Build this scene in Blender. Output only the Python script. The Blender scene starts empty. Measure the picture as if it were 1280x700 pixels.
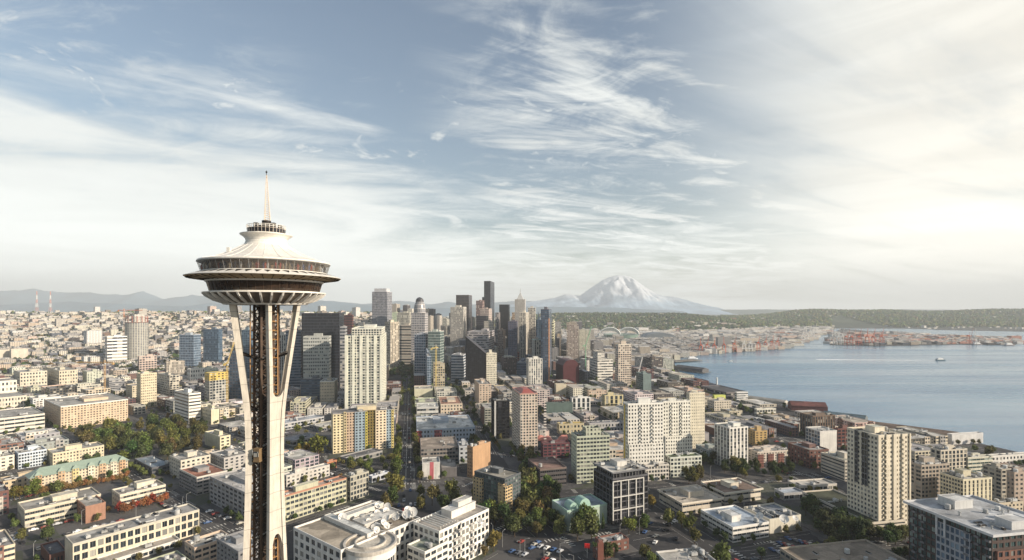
import bpy, math, random
import numpy as np
from mathutils import Vector, Matrix
random.seed(7); RNG = np.random.default_rng(7)
R = math.radians
sc = bpy.context.scene
col = sc.collection
HC = 143.0; F = 650.0; CX = 640.0; HY = 389.0       # camera height, focal length and horizon in photo pixels

# ------------------------------------------------------------------ camera
cd = bpy.data.cameras.new('camera'); cam = bpy.data.objects.new('camera', cd); col.objects.link(cam)
cam.location = (0, 0, HC); cam.rotation_euler = (R(90), 0, 0)
cd.sensor_width = 36; cd.lens = 36*F/1280; cd.shift_y = (HY-350)/1280
cd.clip_start = 1; cd.clip_end = 200000
sc.camera = cam
# ------------------------------------------------------------------ light
SUN_AZ, SUN_EL = 112, 21        # clockwise from the view direction (+Y)
sd = bpy.data.lights.new('sun', 'SUN'); sd.energy = 4.1; sd.angle = R(0.55); sd.color = (1, .87, .71)
sun = bpy.data.objects.new('sun', sd); col.objects.link(sun)
sv = Vector((math.sin(R(SUN_AZ))*math.cos(R(SUN_EL)), math.cos(R(SUN_AZ))*math.cos(R(SUN_EL)), math.sin(R(SUN_EL))))
sun.rotation_euler = sv.to_track_quat('Z', 'Y').to_euler()
sc.view_settings.view_transform = 'Standard'; sc.view_settings.look = 'None'
sc.view_settings.exposure = 0.90; sc.view_settings.gamma = 1
sc.cycles.use_denoising = True
sc.cycles.max_bounces = 4; sc.cycles.diffuse_bounces = 2; sc.cycles.glossy_bounces = 2
sc.cycles.volume_bounces = 0; sc.cycles.transmission_bounces = 2; sc.cycles.transparent_max_bounces = 6
sc.cycles.sample_clamp_indirect = 4

class NT:
    """tiny node helper"""
    def __init__(s, tree): s.t = tree; s.n = tree.nodes; s.l = tree.links
    def new(s, typ, **k):
        n = s.n.new(typ)
        for a, b in k.items():
            setattr(n, a, b)
        return n
    def put(s, sock, v):
        if isinstance(v, bpy.types.NodeSocket): s.l.new(v, sock)
        else:
            try: sock.default_value = v
            except Exception: sock.default_value = (*v, 1)
    def math(s, op, a, b=0, c=None, clamp=False):
        n = s.new('ShaderNodeMath', operation=op); n.use_clamp = clamp
        s.put(n.inputs[0], a); s.put(n.inputs[1], b)
        if c is not None: s.put(n.inputs[2], c)
        return n.outputs[0]
    def mix(s, f, a, b, typ='MIX'):
        n = s.new('ShaderNodeMix', data_type='RGBA', blend_type=typ)
        s.put(n.inputs[0], f)
        for i, v in ((6, a), (7, b)):
            if isinstance(v, bpy.types.NodeSocket): s.l.new(v, n.inputs[i])
            else: n.inputs[i].default_value = (*v[:3], 1)
        return n.outputs[2]
    def noise(s, vec, scale, detail=3, rough=.5, dist=0.0):
        n = s.new('ShaderNodeTexNoise'); n.inputs['Scale'].default_value = scale
        n.inputs['Detail'].default_value = detail; n.inputs['Roughness'].default_value = rough
        n.inputs['Distortion'].default_value = dist
        if vec is not None: s.l.new(vec, n.inputs['Vector'])
        return n.outputs['Fac']
    def smooth(s, v, a, b, c=0.0, d=1.0):
        n = s.new('ShaderNodeMapRange', interpolation_type='SMOOTHSTEP')
        s.put(n.inputs[0], v)
        for i, x in zip((1, 2, 3, 4), (a, b, c, d)): n.inputs[i].default_value = x
        return n.outputs[0]
    def xyz(s, x, y, z=0):
        n = s.new('ShaderNodeCombineXYZ')
        for i, v in enumerate((x, y, z)): s.put(n.inputs[i], v)
        return n.outputs[0]
    def sep(s, v):
        n = s.new('ShaderNodeSeparateXYZ'); s.l.new(v, n.inputs[0]); return n.outputs

# ------------------------------------------------------------------ sky: Nishita with cirrus and a low veil
w = bpy.data.worlds.new('World'); sc.world = w; w.use_nodes = True
N = NT(w.node_tree); N.n.clear()
out = N.new('ShaderNodeOutputWorld'); bg = N.new('ShaderNodeBackground')
sky = N.new('ShaderNodeTexSky', sky_type='NISHITA'); sky.sun_disc = False
sky.sun_elevation = R(SUN_EL); sky.sun_rotation = R(SUN_AZ); sky.altitude = 100
sky.air_density = 1.3; sky.dust_density = 1.0; sky.ozone_density = 2.0
tc = N.new('ShaderNodeTexCoord')
nz = N.new('ShaderNodeVectorMath', operation='NORMALIZE'); N.l.new(tc.outputs['Generated'], nz.inputs[0])
dx, dy, dz = N.sep(nz.outputs[0])
el = N.math('ARCSINE', dz); az = N.math('ARCTAN2', dx, dy)          # radians; az clockwise from +Y
den = N.math('ADD', N.math('MAXIMUM', dz, 0.0), .10)
px_, py_ = N.math('DIVIDE', dx, den), N.math('DIVIDE', dy, den)
ca, sa = math.cos(R(24)), math.sin(R(24))
u_ = N.math('ADD', N.math('MULTIPLY', px_, ca), N.math('MULTIPLY', py_, sa))
v_ = N.math('SUBTRACT', N.math('MULTIPLY', py_, ca), N.math('MULTIPLY', px_, sa))
streak = N.noise(N.xyz(N.math('MULTIPLY', u_, .38), N.math('MULTIPLY', v_, 1.5), 3.3), 1.6, 9, .62, .9)
wisps = N.noise(N.xyz(N.math('MULTIPLY', px_, 1.0), N.math('MULTIPLY', py_, 1.6), 7.1), 2.3, 9, .66, 1.1)
veiln = N.noise(N.xyz(N.math('MULTIPLY', az, 1.4), N.math('MULTIPLY', el, 11.0), 1.7), 1.5, 7, .58, .6)
puffs = N.noise(N.xyz(N.math('MULTIPLY', az, 7.0), N.math('MULTIPLY', el, 16.0), 5.2), 1.6, 6, .6, .7)
# veil that thickens to the horizon, its upper edge higher on the far left and on the right
edge = N.math('ADD', .20, N.math('MULTIPLY', N.smooth(az, .05, -.55), .17))
v1 = N.math('SUBTRACT', edge, el)
veil = N.smooth(N.math('ADD', v1, N.math('MULTIPLY', N.math('SUBTRACT', N.math('ADD', N.math('MULTIPLY', veiln, .65), N.math('MULTIPLY', wisps, .35)), .5), .75)), -.05, .20, 0, .93)
right = N.smooth(az, .16, .66)
cmask = N.math('MULTIPLY', N.smooth(az, -.22, .06), N.smooth(el, .62, .48))
cir = N.math('MULTIPLY', N.smooth(N.math('ADD', N.math('MULTIPLY', streak, .6), N.math('MULTIPLY', wisps, .4)), .44, .62), cmask)
leftc = N.math('MULTIPLY', N.smooth(az, -.30, -.62), N.math('MULTIPLY', N.smooth(el, .50, .38), N.smooth(wisps, .46, .70)))
pf = N.math('MULTIPLY', N.smooth(puffs, .57, .72), N.math('MULTIPLY', N.smooth(el, .44, .36), N.smooth(el, .10, .18)))
cov = N.math('MAXIMUM', veil, N.math('MULTIPLY', cir, .92))
cov = N.math('MAXIMUM', cov, N.math('MULTIPLY', leftc, .5))
cov = N.math('MAXIMUM', cov, N.math('MULTIPLY', pf, .75))
rv = N.math('MULTIPLY', right, N.smooth(N.math('ADD', streak, N.math('MULTIPLY', right, .22)), .36, .74, .50, 1.0))
cov = N.math('MAXIMUM', cov, rv, clamp=True)
# the cloud lies ahead and to the right; overhead and behind, out of view, it is thinned to cut fill and deepen shadows
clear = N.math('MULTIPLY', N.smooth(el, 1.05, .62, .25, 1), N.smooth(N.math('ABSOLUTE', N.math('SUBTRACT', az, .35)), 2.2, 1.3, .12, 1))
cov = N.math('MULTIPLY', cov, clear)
sunward = N.smooth(az, .2, .95)
shade = N.smooth(veiln, .35, .65, .92, 1.05)
ccol = N.mix(sunward, (7.3, 7.55, 7.6), (7.55, 7.3, 6.85))
glow = N.math('MULTIPLY', N.smooth(N.math('ABSOLUTE', N.math('SUBTRACT', az, .80)), .42, .0), N.smooth(N.math('ABSOLUTE', N.math('SUBTRACT', el, .17)), .30, .0))
ccol = N.mix(glow, ccol, (9.0, 8.7, 8.1))
ccol = N.mix(1.0, ccol, N.xyz(shade, shade, shade), 'MULTIPLY')
# sky in the photograph is a greyed blue
hsv = N.new('ShaderNodeHueSaturation'); hsv.inputs['Saturation'].default_value = .92; hsv.inputs['Value'].default_value = .98
N.l.new(sky.outputs[0], hsv.inputs['Color'])
hzb = N.smooth(el, .26, .0, 1.0, 1.62)
ccol = N.mix(1.0, ccol, N.xyz(hzb, N.math('MULTIPLY', hzb, .995), N.math('MULTIPLY', hzb, .955)), 'MULTIPLY')
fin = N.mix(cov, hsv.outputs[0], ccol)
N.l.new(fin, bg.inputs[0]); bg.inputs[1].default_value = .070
N.l.new(bg.outputs[0], out.inputs[0])

# ------------------------------------------------------------------ geometry helpers
def sstep(a, b, x):
    t = min(1, max(0, (x-a)/(b-a))) if a != b else float(x > a)
    return t*t*(3-2*t)
def terrain(x, y):
    """height of the ground: the long hill behind the towers on the left, the green ridge in the middle, the ridge across the bay"""
    if y < 900: return 0.0
    q = x/max(y, 1)
    h = 122*sstep(1150, 2700, y)*(1-.45*sstep(3000, 6500, y))*(1-sstep(-.28, .02, q))
    h += 104*sstep(3300, 4700, y)*(1-.35*sstep(5600, 9000, y))*sstep(-.12, .10, q)*(1-sstep(.30, .52, q))
    h += 139*sstep(4300, 6400, y)*sstep(.34, .62, q)*(1+.10*math.sin(q*14)+.04*math.sin(q*37))
    h *= 1+.05*math.sin(x*.004+1)*math.sin(y*.0031)
    return h
def ground_at(px, py):
    """world point on the ground seen at photo pixel px, py"""
    k = (px-CX)/F; s = (HY-py)/F
    y = 250.0
    if py <= HY+.5: return Vector((k*20000, 20000, 0))
    prev = y
    while y < 14000:
        if HC+s*y <= terrain(k*y, y):
            lo, hi = prev, y
            for _ in range(14):
                m = (lo+hi)/2
                if HC+s*m <= terrain(k*m, m): hi = m
                else: lo = m
            y = hi; break
        prev = y; y += 6 if y < 2000 else 25
    if y == 250.0: y = -HC/s
    return Vector((k*y, y, terrain(k*y, y)))
def flat(px, py, z=0.0):
    y = (HC-z)*F/(py-HY); return Vector(((px-CX)/F*y, y, z))
def proj(p):
    return CX+F*p[0]/p[1], HY-F*(p[2]-HC)/p[1]
def in_poly(x, y, poly):
    c = False; j = len(poly)-1
    for i in range(len(poly)):
        xi, yi = poly[i]; xj, yj = poly[j]
        if (yi > y) != (yj > y) and x < (xj-xi)*(y-yi)/(yj-yi)+xi: c = not c
        j = i
    return c

class MB:
    def __init__(s): s.v = []; s.f = []; s.m = []; s.uv = []
    def quad(s, a, b, c, d, m=0, uv=None):
        i = len(s.v); s.v += [tuple(a), tuple(b), tuple(c), tuple(d)]; s.f.append((i, i+1, i+2, i+3)); s.m.append(m)
        s.uv += uv or [(0, 0), (1, 0), (1, 1), (0, 1)]
    def poly(s, pts, m=0):
        i = len(s.v); s.v += [tuple(p) for p in pts]; s.f.append(tuple(range(i, i+len(pts)))); s.m.append(m)
        s.uv += [(p[0], p[1]) for p in pts]
    def prism(s, pts, z0, z1, m=0, mt=None, bottom=False):
        """upright prism over a counter-clockwise outline"""
        n = len(pts)
        for i in range(n):
            a, b = pts[i], pts[(i+1) % n]
            L = math.hypot(b[0]-a[0], b[1]-a[1])
            s.quad((a[0], a[1], z0), (b[0], b[1], z0), (b[0], b[1], z1), (a[0], a[1], z1), m, [(0, 0), (L, 0), (L, z1-z0), (0, z1-z0)])
        s.poly([(p[0], p[1], z1) for p in pts], m if mt is None else mt)
        if bottom: s.poly([(p[0], p[1], z0) for p in reversed(pts)], m)
    def box(s, c, sx, sy, z0, z1, ang=0.0, m=0, mt=None, bottom=True):
        ca, sa = math.cos(ang), math.sin(ang)
        pts = [(c[0]+ca*a*sx/2-sa*b*sy/2, c[1]+sa*a*sx/2+ca*b*sy/2) for a, b in ((-1, -1), (1, -1), (1, 1), (-1, 1))]
        s.prism(pts, z0, z1, m, mt, bottom)
    def beam(s, a, b, r0, r1=None, n=4, m=0, cap=True):
        a, b = Vector(a), Vector(b); r1 = r0 if r1 is None else r1
        d = (b-a).normalized(); e = d.orthogonal().normalized(); g = d.cross(e)
        ra = [a+(e*math.cos(t)+g*math.sin(t))*r0 for t in [2*math.pi*k/n+math.pi/4 for k in range(n)]]
        rb = [b+(e*math.cos(t)+g*math.sin(t))*r1 for t in [2*math.pi*k/n+math.pi/4 for k in range(n)]]
        for k in range(n):
            j = (k+1) % n; s.quad(ra[k], ra[j], rb[j], rb[k], m)
        if cap: s.poly(rb, m); s.poly(list(reversed(ra)), m)
    def lathe(s, prof, c=(0, 0), n=48, m=0, a0=0, a1=2*math.pi, cu=1):
        for i in range(n):
            t0, t1 = a0+(a1-a0)*i/n, a0+(a1-a0)*(i+1)/n
            for (r0, z0), (r1, z1) in zip(prof, prof[1:]):
                P = [(c[0]+r*math.cos(t), c[1]+r*math.sin(t), z) for r, z, t in ((r0, z0, t0), (r0, z0, t1), (r1, z1, t1), (r1, z1, t0))]
                s.quad(*P, m, [(i*cu, 0), (i*cu+cu, 0), (i*cu+cu, 1), (i*cu, 1)])
    def ball(s, c, r, m=0, sx=1, sy=1, sz=1, nu=10, nv=7):
        for i in range(nu):
            for j in range(nv):
                P = []
                for a, b in ((i, j), (i+1, j), (i+1, j+1), (i, j+1)):
                    t = 2*math.pi*a/nu; p = -math.pi/2+math.pi*b/nv
                    P.append((c[0]+r*sx*math.cos(t)*math.cos(p), c[1]+r*sy*math.sin(t)*math.cos(p), c[2]+r*sz*math.sin(p)))
                s.quad(*P, m)
    def mesh(s, name, mats, origin=(0, 0, 0), smooth=False):
        me = bpy.data.meshes.new(name)
        V = np.array(s.v, dtype=np.float64).reshape(-1, 3)-np.array(origin, dtype=np.float64)
        me.from_pydata(V.tolist(), [], s.f)
        for m in mats: me.materials.append(m)
        me.polygons.foreach_set('material_index', s.m)
        uvl = me.uv_layers.new(name='UVMap'); uvl.data.foreach_set('uv', np.array(s.uv, dtype=np.float32).ravel())
        if smooth: me.polygons.foreach_set('use_smooth', [True]*len(s.f))
        me.update()
        return me
    def build(s, name, mats, parent=None, color=None, smooth=False):
        if not isinstance(mats, (list, tuple)): mats = [mats]
        o = bpy.data.objects.new(name, s.mesh(name, mats, tuple(parent.get('org', (0, 0, 0))) if parent is not None else (0, 0, 0), smooth))
        col.objects.link(o)
        if parent is not None: o.parent = parent
        if color is not None: o.color = (*color, 1)
        return o
THINGS = []
def thing(name, label, cat, loc, group=None, rot=0.0):
    o = bpy.data.objects.new(name, None); col.objects.link(o)
    o.location = loc; o.rotation_euler = (0, 0, rot); o['org'] = list(map(float, loc)) if rot == 0 else [0., 0., 0.]
    o.empty_display_size = 1
    if label: o['label'] = label
    o['category'] = cat
    if group: o['group'] = group
    THINGS.append(o)
    return o
def struct(o): o['kind'] = 'structure'; return o
def stuff(o): o['kind'] = 'stuff'; return o
def inst(mesh, name, parent, loc=(0, 0, 0), rot=0.0, color=None, scale=None):
    o = bpy.data.objects.new(name, mesh); col.objects.link(o); o.parent = parent
    o.location = loc; o.rotation_euler = (0, 0, rot)
    if color is not None: o.color = (*color, 1)
    if scale is not None: o.scale = scale
    return o
def copy_tree(o, parent=None):
    c = o.copy(); col.objects.link(c); c.parent = parent
    for ch in KIDS.get(o.name, o.children): copy_tree(ch, c)
    return c
KIDS = {}

# ------------------------------------------------------------------ materials
def principled(name, color=(.5, .5, .5), rough=.8, metal=0.0, spec=.3):
    m = bpy.data.materials.new(name); m.use_nodes = True; n = NT(m.node_tree)
    b = n.n['Principled BSDF']; b.inputs['Base Color'].default_value = (*color, 1)
    b.inputs['Roughness'].default_value = rough; b.inputs['Metallic'].default_value = metal
    b.inputs['Specular IOR Level'].default_value = spec
    return m, n, b
def noisy(name, color, rough=.8, amt=.25, scale=.3, metal=0.0, objcol=False, obj=True, spec=.3, fine=0.0):
    """plain surface, its own colour broken up by wear"""
    m, n, b = principled(name, color, rough, metal, spec)
    tc = n.new('ShaderNodeTexCoord'); vec = tc.outputs['Object']
    f = n.noise(vec, scale, 5, .6)
    f = n.smooth(f, .25, .75, 1-amt, 1+amt*.6)
    if fine:
        g = n.noise(vec, scale*9, 3, .6); f = n.math('MULTIPLY', f, n.smooth(g, .3, .7, 1-fine, 1+fine))
    base = (n.new('ShaderNodeObjectInfo').outputs['Color'] if objcol else color)
    n.l.new(n.mix(1.0, base, n.xyz(f, f, f), 'MULTIPLY'), b.inputs['Base Color'])
    return m
M = {}
def wall_mat():
    m, n, b = principled('weathered_wall', (1, 1, 1), .85)
    vec = n.new('ShaderNodeTexCoord').outputs['Object']; X, Y, Z = n.sep(vec)
    f = n.smooth(n.noise(vec, .12, 5, .6), .25, .75, .84, 1.08)
    s = n.smooth(n.noise(n.xyz(n.math('MULTIPLY', X, 1.1), n.math('MULTIPLY', Y, 1.1), n.math('MULTIPLY', Z, .07)), 1.0, 4, .65), .3, .7, .86, 1.06)
    k = n.math('MULTIPLY', f, s)
    n.l.new(n.mix(1.0, n.new('ShaderNodeObjectInfo').outputs['Color'], n.xyz(k, n.math('MULTIPLY', k, .995), n.math('MULTIPLY', k, .98)), 'MULTIPLY'), b.inputs['Base Color'])
    return m
M['wall'] = wall_mat()
def roof_mat():
    m, n, b = principled('roof_membrane', (1, 1, 1), .93)
    tc = n.new('ShaderNodeTexCoord'); vec = tc.outputs['Object']
    f = n.smooth(n.noise(vec, .09, 6, .65), .25, .75, .62, 1.22); g = n.smooth(n.noise(vec, .8, 4, .7), .3, .7, .86, 1.12)
    rot = n.new('ShaderNodeVectorRotate', rotation_type='Z_AXIS'); rot.inputs['Angle'].default_value = R(-20); n.l.new(vec, rot.inputs['Vector'])
    vo = n.new('ShaderNodeTexVoronoi', feature='F1', distance='CHEBYCHEV'); vo.inputs['Scale'].default_value = .11; n.l.new(rot.outputs[0], vo.inputs['Vector'])
    h = n.smooth(n.sep(vo.outputs['Color'])[0], 0, 1, .70, 1.18)
    k = n.math('MULTIPLY', n.math('MULTIPLY', f, g), h)
    n.l.new(n.mix(1.0, n.new('ShaderNodeObjectInfo').outputs['Color'], n.xyz(k, k, n.math('MULTIPLY', k, .98)), 'MULTIPLY'), b.inputs['Base Color'])
    return m
M['roofm'] = roof_mat()
M['unit'] = noisy('rooftop_metal', (1, 1, 1), .55, .25, .8, objcol=True)
M['white'] = noisy('white_paint', (.74, .71, .65), .5, .16, .22, fine=.08)
def leg_mat():
    m, n, b = principled('tower_leg_paint', (.6, .56, .5), .55)
    vec = n.new('ShaderNodeTexCoord').outputs['Object']; X, Y, Z = n.sep(vec)
    f = n.smooth(n.noise(vec, .3, 5, .6), .25, .75, .88, 1.08)
    s = n.smooth(n.noise(n.xyz(n.math('MULTIPLY', X, 2.2), n.math('MULTIPLY', Y, 2.2), n.math('MULTIPLY', Z, .12)), 1.0, 4, .7), .3, .7, .84, 1.05)
    j = n.math('SUBTRACT', 1.0, n.math('MULTIPLY', n.math('LESS_THAN', n.math('FRACT', n.math('MULTIPLY', Z, .21)), .035), .38))
    k = n.math('MULTIPLY', n.math('MULTIPLY', f, s), j)
    n.l.new(n.mix(1.0, (.60, .555, .49), n.xyz(k, k, n.math('MULTIPLY', k, .97)), 'MULTIPLY'), b.inputs['Base Color'])
    return m
M['leg'] = leg_mat()
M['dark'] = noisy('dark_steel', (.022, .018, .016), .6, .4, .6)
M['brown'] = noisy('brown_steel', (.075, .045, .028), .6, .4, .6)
M['gold'] = noisy('gold_steel', (.36, .20, .08), .5, .3, 1)
M['steel'] = noisy('grey_steel', (.35, .35, .34), .5, .2, .6)
M['paint'] = noisy('object_paint', (1, 1, 1), .45, .12, .5, objcol=True)
M['trunk'] = noisy('bark', (.09, .065, .045), .95, .3, 2)
M['rubber'] = noisy('tyre_rubber', (.02, .02, .02), .9, .2, 2)

def glass_mat(name, tint=(.03, .04, .05), blind=(.42, .40, .35), pb=.22, rough=.12, metal=0.0):
    m, n, b = principled(name, tint, rough, metal, .6)
    uv = n.new('ShaderNodeTexCoord').outputs['UV']
    fl = n.new('ShaderNodeVectorMath', operation='FLOOR'); n.l.new(uv, fl.inputs[0])
    oi = n.new('ShaderNodeObjectInfo')
    ad = n.new('ShaderNodeVectorMath', operation='ADD'); n.l.new(fl.outputs[0], ad.inputs[0])
    n.l.new(n.xyz(n.math('MULTIPLY', oi.outputs['Random'], 91.0), 0, 0), ad.inputs[1])
    wn = n.new('ShaderNodeTexWhiteNoise'); n.l.new(ad.outputs[0], wn.inputs['Vector'])
    v = wn.outputs['Value']
    c1 = n.mix(n.math('MULTIPLY', v, 1.0), tuple(x*.5 for x in tint), tuple(x*1.7 for x in tint))
    c2 = n.mix(n.math('MULTIPLY', n.math('GREATER_THAN', v, 1-pb), n.smooth(wn.outputs['Color'], 0, 1, .3, 1)), c1, blind)
    n.l.new(c2, b.inputs['Base Color'])
    return m
M['glass'] = glass_mat('window_glass')
M['glass_blue'] = glass_mat('blue_glass', (.05, .085, .13), (.22, .30, .38), .15, .1)
M['glass_dark'] = glass_mat('dark_glass', (.012, .013, .017), (.06, .06, .07), .12, .12)
M['glass_green'] = glass_mat('green_glass', (.06, .10, .10), (.3, .36, .33), .2, .1)
M['glass_grey'] = glass_mat('silver_glass', (.16, .17, .19), (.4, .4, .4), .25, .15)

_fc = {}
def facade(ww, wh, glass='glass'):
    """walls with rows of windows; UV counts window bays and storeys, so every pane is one cell"""
    key = (round(ww, 2), round(wh, 2), glass)
    if key in _fc: return _fc[key]
    m, n, b = principled('facade_%s_%d_%d' % (glass, ww*100, wh*100))
    uv = n.new('ShaderNodeTexCoord').outputs['UV']; U, V, _ = n.sep(uv)
    fu, fv = n.math('FRACT', U), n.math('FRACT', V)
    mu = n.math('LESS_THAN', n.math('ABSOLUTE', n.math('SUBTRACT', fu, .5)), ww/2)
    mv = n.math('LESS_THAN', n.math('ABSOLUTE', n.math('SUBTRACT', fv, .52)), wh/2)
    msk = n.math('MULTIPLY', mu, mv)
    tint, blind = {'glass': ((.03, .038, .05), (.42, .40, .35)), 'glass_blue': ((.05, .085, .13), (.22, .30, .38)),
                   'glass_dark': ((.012, .013, .017), (.05, .05, .06)), 'glass_green': ((.06, .10, .10), (.3, .36, .33)),
                   'glass_grey': ((.14, .15, .17), (.36, .36, .36))}[glass]
    wn = n.new('ShaderNodeTexWhiteNoise'); n.l.new(n.xyz(n.math('FLOOR', U), n.math('FLOOR', V), n.math('MULTIPLY', n.new('ShaderNodeObjectInfo').outputs['Random'], 57.)), wn.inputs['Vector'])
    v = wn.outputs['Value']
    lo_, hi_ = (.5, 1.6) if glass == 'glass' else (.75, 1.3)
    gc = n.mix(v, tuple(x*lo_ for x in tint), tuple(x*hi_ for x in tint))
    gc = n.mix(n.math('MULTIPLY', n.math('GREATER_THAN', v, .8 if glass == 'glass' else .86), 1.0 if glass == 'glass' else .35), gc, blind)
    oc = n.new('ShaderNodeObjectInfo').outputs['Color']
    f = n.smooth(n.noise(n.new('ShaderNodeTexCoord').outputs['Object'], .12, 5, .6), .25, .75, .84, 1.1)
    wc = n.mix(1.0, oc, n.xyz(f, f, f), 'MULTIPLY')
    n.l.new(n.mix(msk, wc, gc), b.inputs['Base Color'])
    n.l.new(n.smooth(msk, 0, 1, .85, .14), b.inputs['Roughness'])
    bp = n.new('ShaderNodeBump'); bp.inputs['Distance'].default_value = .25; bp.inputs['Strength'].default_value = .5
    n.l.new(n.math('SUBTRACT', 1.0, msk), bp.inputs['Height']); n.l.new(bp.outputs[0], b.inputs['Normal'])
    _fc[key] = m
    return m
STY = {'punch': (.50, .50), 'small': (.34, .40), 'ribbon': (.97, .46), 'glass': (.88, .84), 'bal': (.72, .62), 'grid': (.74, .70), 'wide': (.82, .55), 'vert': (.55, .92), 'thin': (.97, .34)}

# leaves: crown colour = object colour, broken into light and dark leaf clumps by a per-face value
def leaf_mat():
    m, n, b = principled('leaves', (.06, .09, .03), .75, 0, .2)
    a = n.new('ShaderNodeAttribute'); a.attribute_name = 'tone'
    oc = n.new('ShaderNodeObjectInfo').outputs['Color']
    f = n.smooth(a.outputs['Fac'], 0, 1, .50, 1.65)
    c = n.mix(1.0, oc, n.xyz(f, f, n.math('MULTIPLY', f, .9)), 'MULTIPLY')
    n.l.new(c, b.inputs['Base Color'])
    tr = n.new('ShaderNodeBsdfTranslucent'); n.l.new(c, tr.inputs[0])
    mx = n.new('ShaderNodeMixShader'); mx.inputs[0].default_value = .28
    n.l.new(b.outputs[0], mx.inputs[1]); n.l.new(tr.outputs[0], mx.inputs[2])
    n.l.new(mx.outputs[0], n.n['Material Output'].inputs[0])
    return m
M['leaf'] = leaf_mat()

# ------------------------------------------------------------------ the ground, the water
SHORE = [(2500, 700), (1500, 604), (1280, 568), (1228, 556), (1190, 548), (1100, 533), (1030, 521), (985, 509), (930, 498), (890, 487), (862, 475),
         (848, 464), (843, 455), (846, 448), (872, 444), (905, 441), (975, 436.5), (1000, 430), (1018, 422), (1034, 413.5), (1040, 406.5),
         (1048, 405.8), (1110, 409.5), (1180, 412.5), (1282, 414.5), (1500, 424), (3000, 440)]
shore = [flat(*p, -1.0) for p in SHORE]
land_pts = [(p.x, p.y) for p in shore]+[(30000, 3200), (30000, 21000), (-34000, 21000), (-34000, -3000), (1500, -3000), (1500, -500)]
ISLE = [(1037, 431), (1100, 432.5), (1200, 430.5), (1268, 431.5), (1276, 428), (1262, 423), (1200, 421), (1130, 417), (1075, 413), (1052, 411), (1042, 416)]
isle = [tuple(flat(*p, -1.0))[:2] for p in ISLE]
def is_water(x, y):
    if in_poly(x, y, isle): return False
    return not in_poly(x, y, land_pts)

def ground_material():
    m, n, b = principled('city_ground', (.07, .07, .07), .92)
    pos = n.new('ShaderNodeNewGeometry').outputs['Position']; X, Y, Z = n.sep(pos)
    a = n.noise(pos, .012, 6, .6); g = n.noise(pos, .35, 4, .6)
    asph = n.mix(n.smooth(a, .35, .65), (.030, .030, .035), (.058, .055, .056))
    asph = n.mix(n.smooth(g, .35, .7, 0, .4), asph, (.085, .08, .075))
    # patches, worn lanes and repairs
    vo = n.new('ShaderNodeTexVoronoi', feature='F1', distance='CHEBYCHEV'); vo.inputs['Scale'].default_value = .03; vo.inputs['Randomness'].default_value = .9
    rot = n.new('ShaderNodeVectorRotate', rotation_type='Z_AXIS'); rot.inputs['Angle'].default_value = R(20); n.l.new(pos, rot.inputs['Vector']); n.l.new(rot.outputs[0], vo.inputs['Vector'])
    cs = n.sep(vo.outputs['Color'])
    asph = n.mix(n.math('MULTIPLY', n.math('GREATER_THAN', cs[0], .84), .45), asph, (.16, .155, .15))
    # farther out: suburbs, woods and fields
    s1 = n.noise(pos, .0022, 7, .65); s2 = n.noise(pos, .02, 5, .7)
    sub = n.mix(n.smooth(s1, .40, .60), (.030, .050, .024), (.075, .085, .05))
    sub = n.mix(n.smooth(s2, .60, .70, 0, .55), sub, (.36, .34, .31))
    far = n.math('MAXIMUM', n.smooth(Y, 3900, 5200), n.math('MULTIPLY', n.smooth(Z, 75, 120), .6))
    n.l.new(n.mix(far, asph, sub), b.inputs['Base Color'])
    return m
M['ground'] = ground_material()
mb = MB()
zg = 0.0
mb.poly([(x, y, 0) for x, y in land_pts])
for i in range(len(shore)-1):
    a, b_ = shore[i], shore[i+1]
    mb.quad((a.x, a.y, -5), (b_.x, b_.y, -5), (b_.x, b_.y, 0), (a.x, a.y, 0))
g = mb.build('ground', M['ground'])
import bmesh
bm = bmesh.new(); bm.from_mesh(g.data); bmesh.ops.triangulate(bm, faces=[f for f in bm.faces if len(f.verts) > 4], ngon_method='EAR_CLIP')
bmesh.ops.recalc_face_normals(bm, faces=bm.faces); bm.to_mesh(g.data); bm.free()
struct(g)
mb = MB(); mb.prism(isle, -5, 0.0); struct(mb.build('port_island_ground', M['ground']))

def hill_mesh(name, x0, x1, y0, y1, nx, ny, sel):
    """terrain sheet in polar strips (x given as ratio x/y)"""
    vs = []; fs = []
    for j in range(ny+1):
        y = y0*(y1/y0)**(j/ny)
        for i in range(nx+1):
            q = x0+(x1-x0)*i/nx; x = q*y; h = terrain(x, y)
            vs.append((x, y, h+.05 if h > .3 else -4.0))
    for j in range(ny):
        for i in range(nx):
            a = j*(nx+1)+i; fs.append((a, a+1, a+nx+2, a+nx+1))
    me = bpy.data.meshes.new(name); me.from_pydata(vs, [], fs); me.materials.append(M['ground'])
    me.polygons.foreach_set('use_smooth', [True]*len(fs)); me.update()
    o = bpy.data.objects.new(name, me); col.objects.link(o); return struct(o)
hill_mesh('city_hills', -2.0, .12, 1000, 12000, 150, 90, 0)
hill_mesh('green_ridge_hills', .121, 2.6, 3200, 14000, 200, 70, 0)

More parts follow.
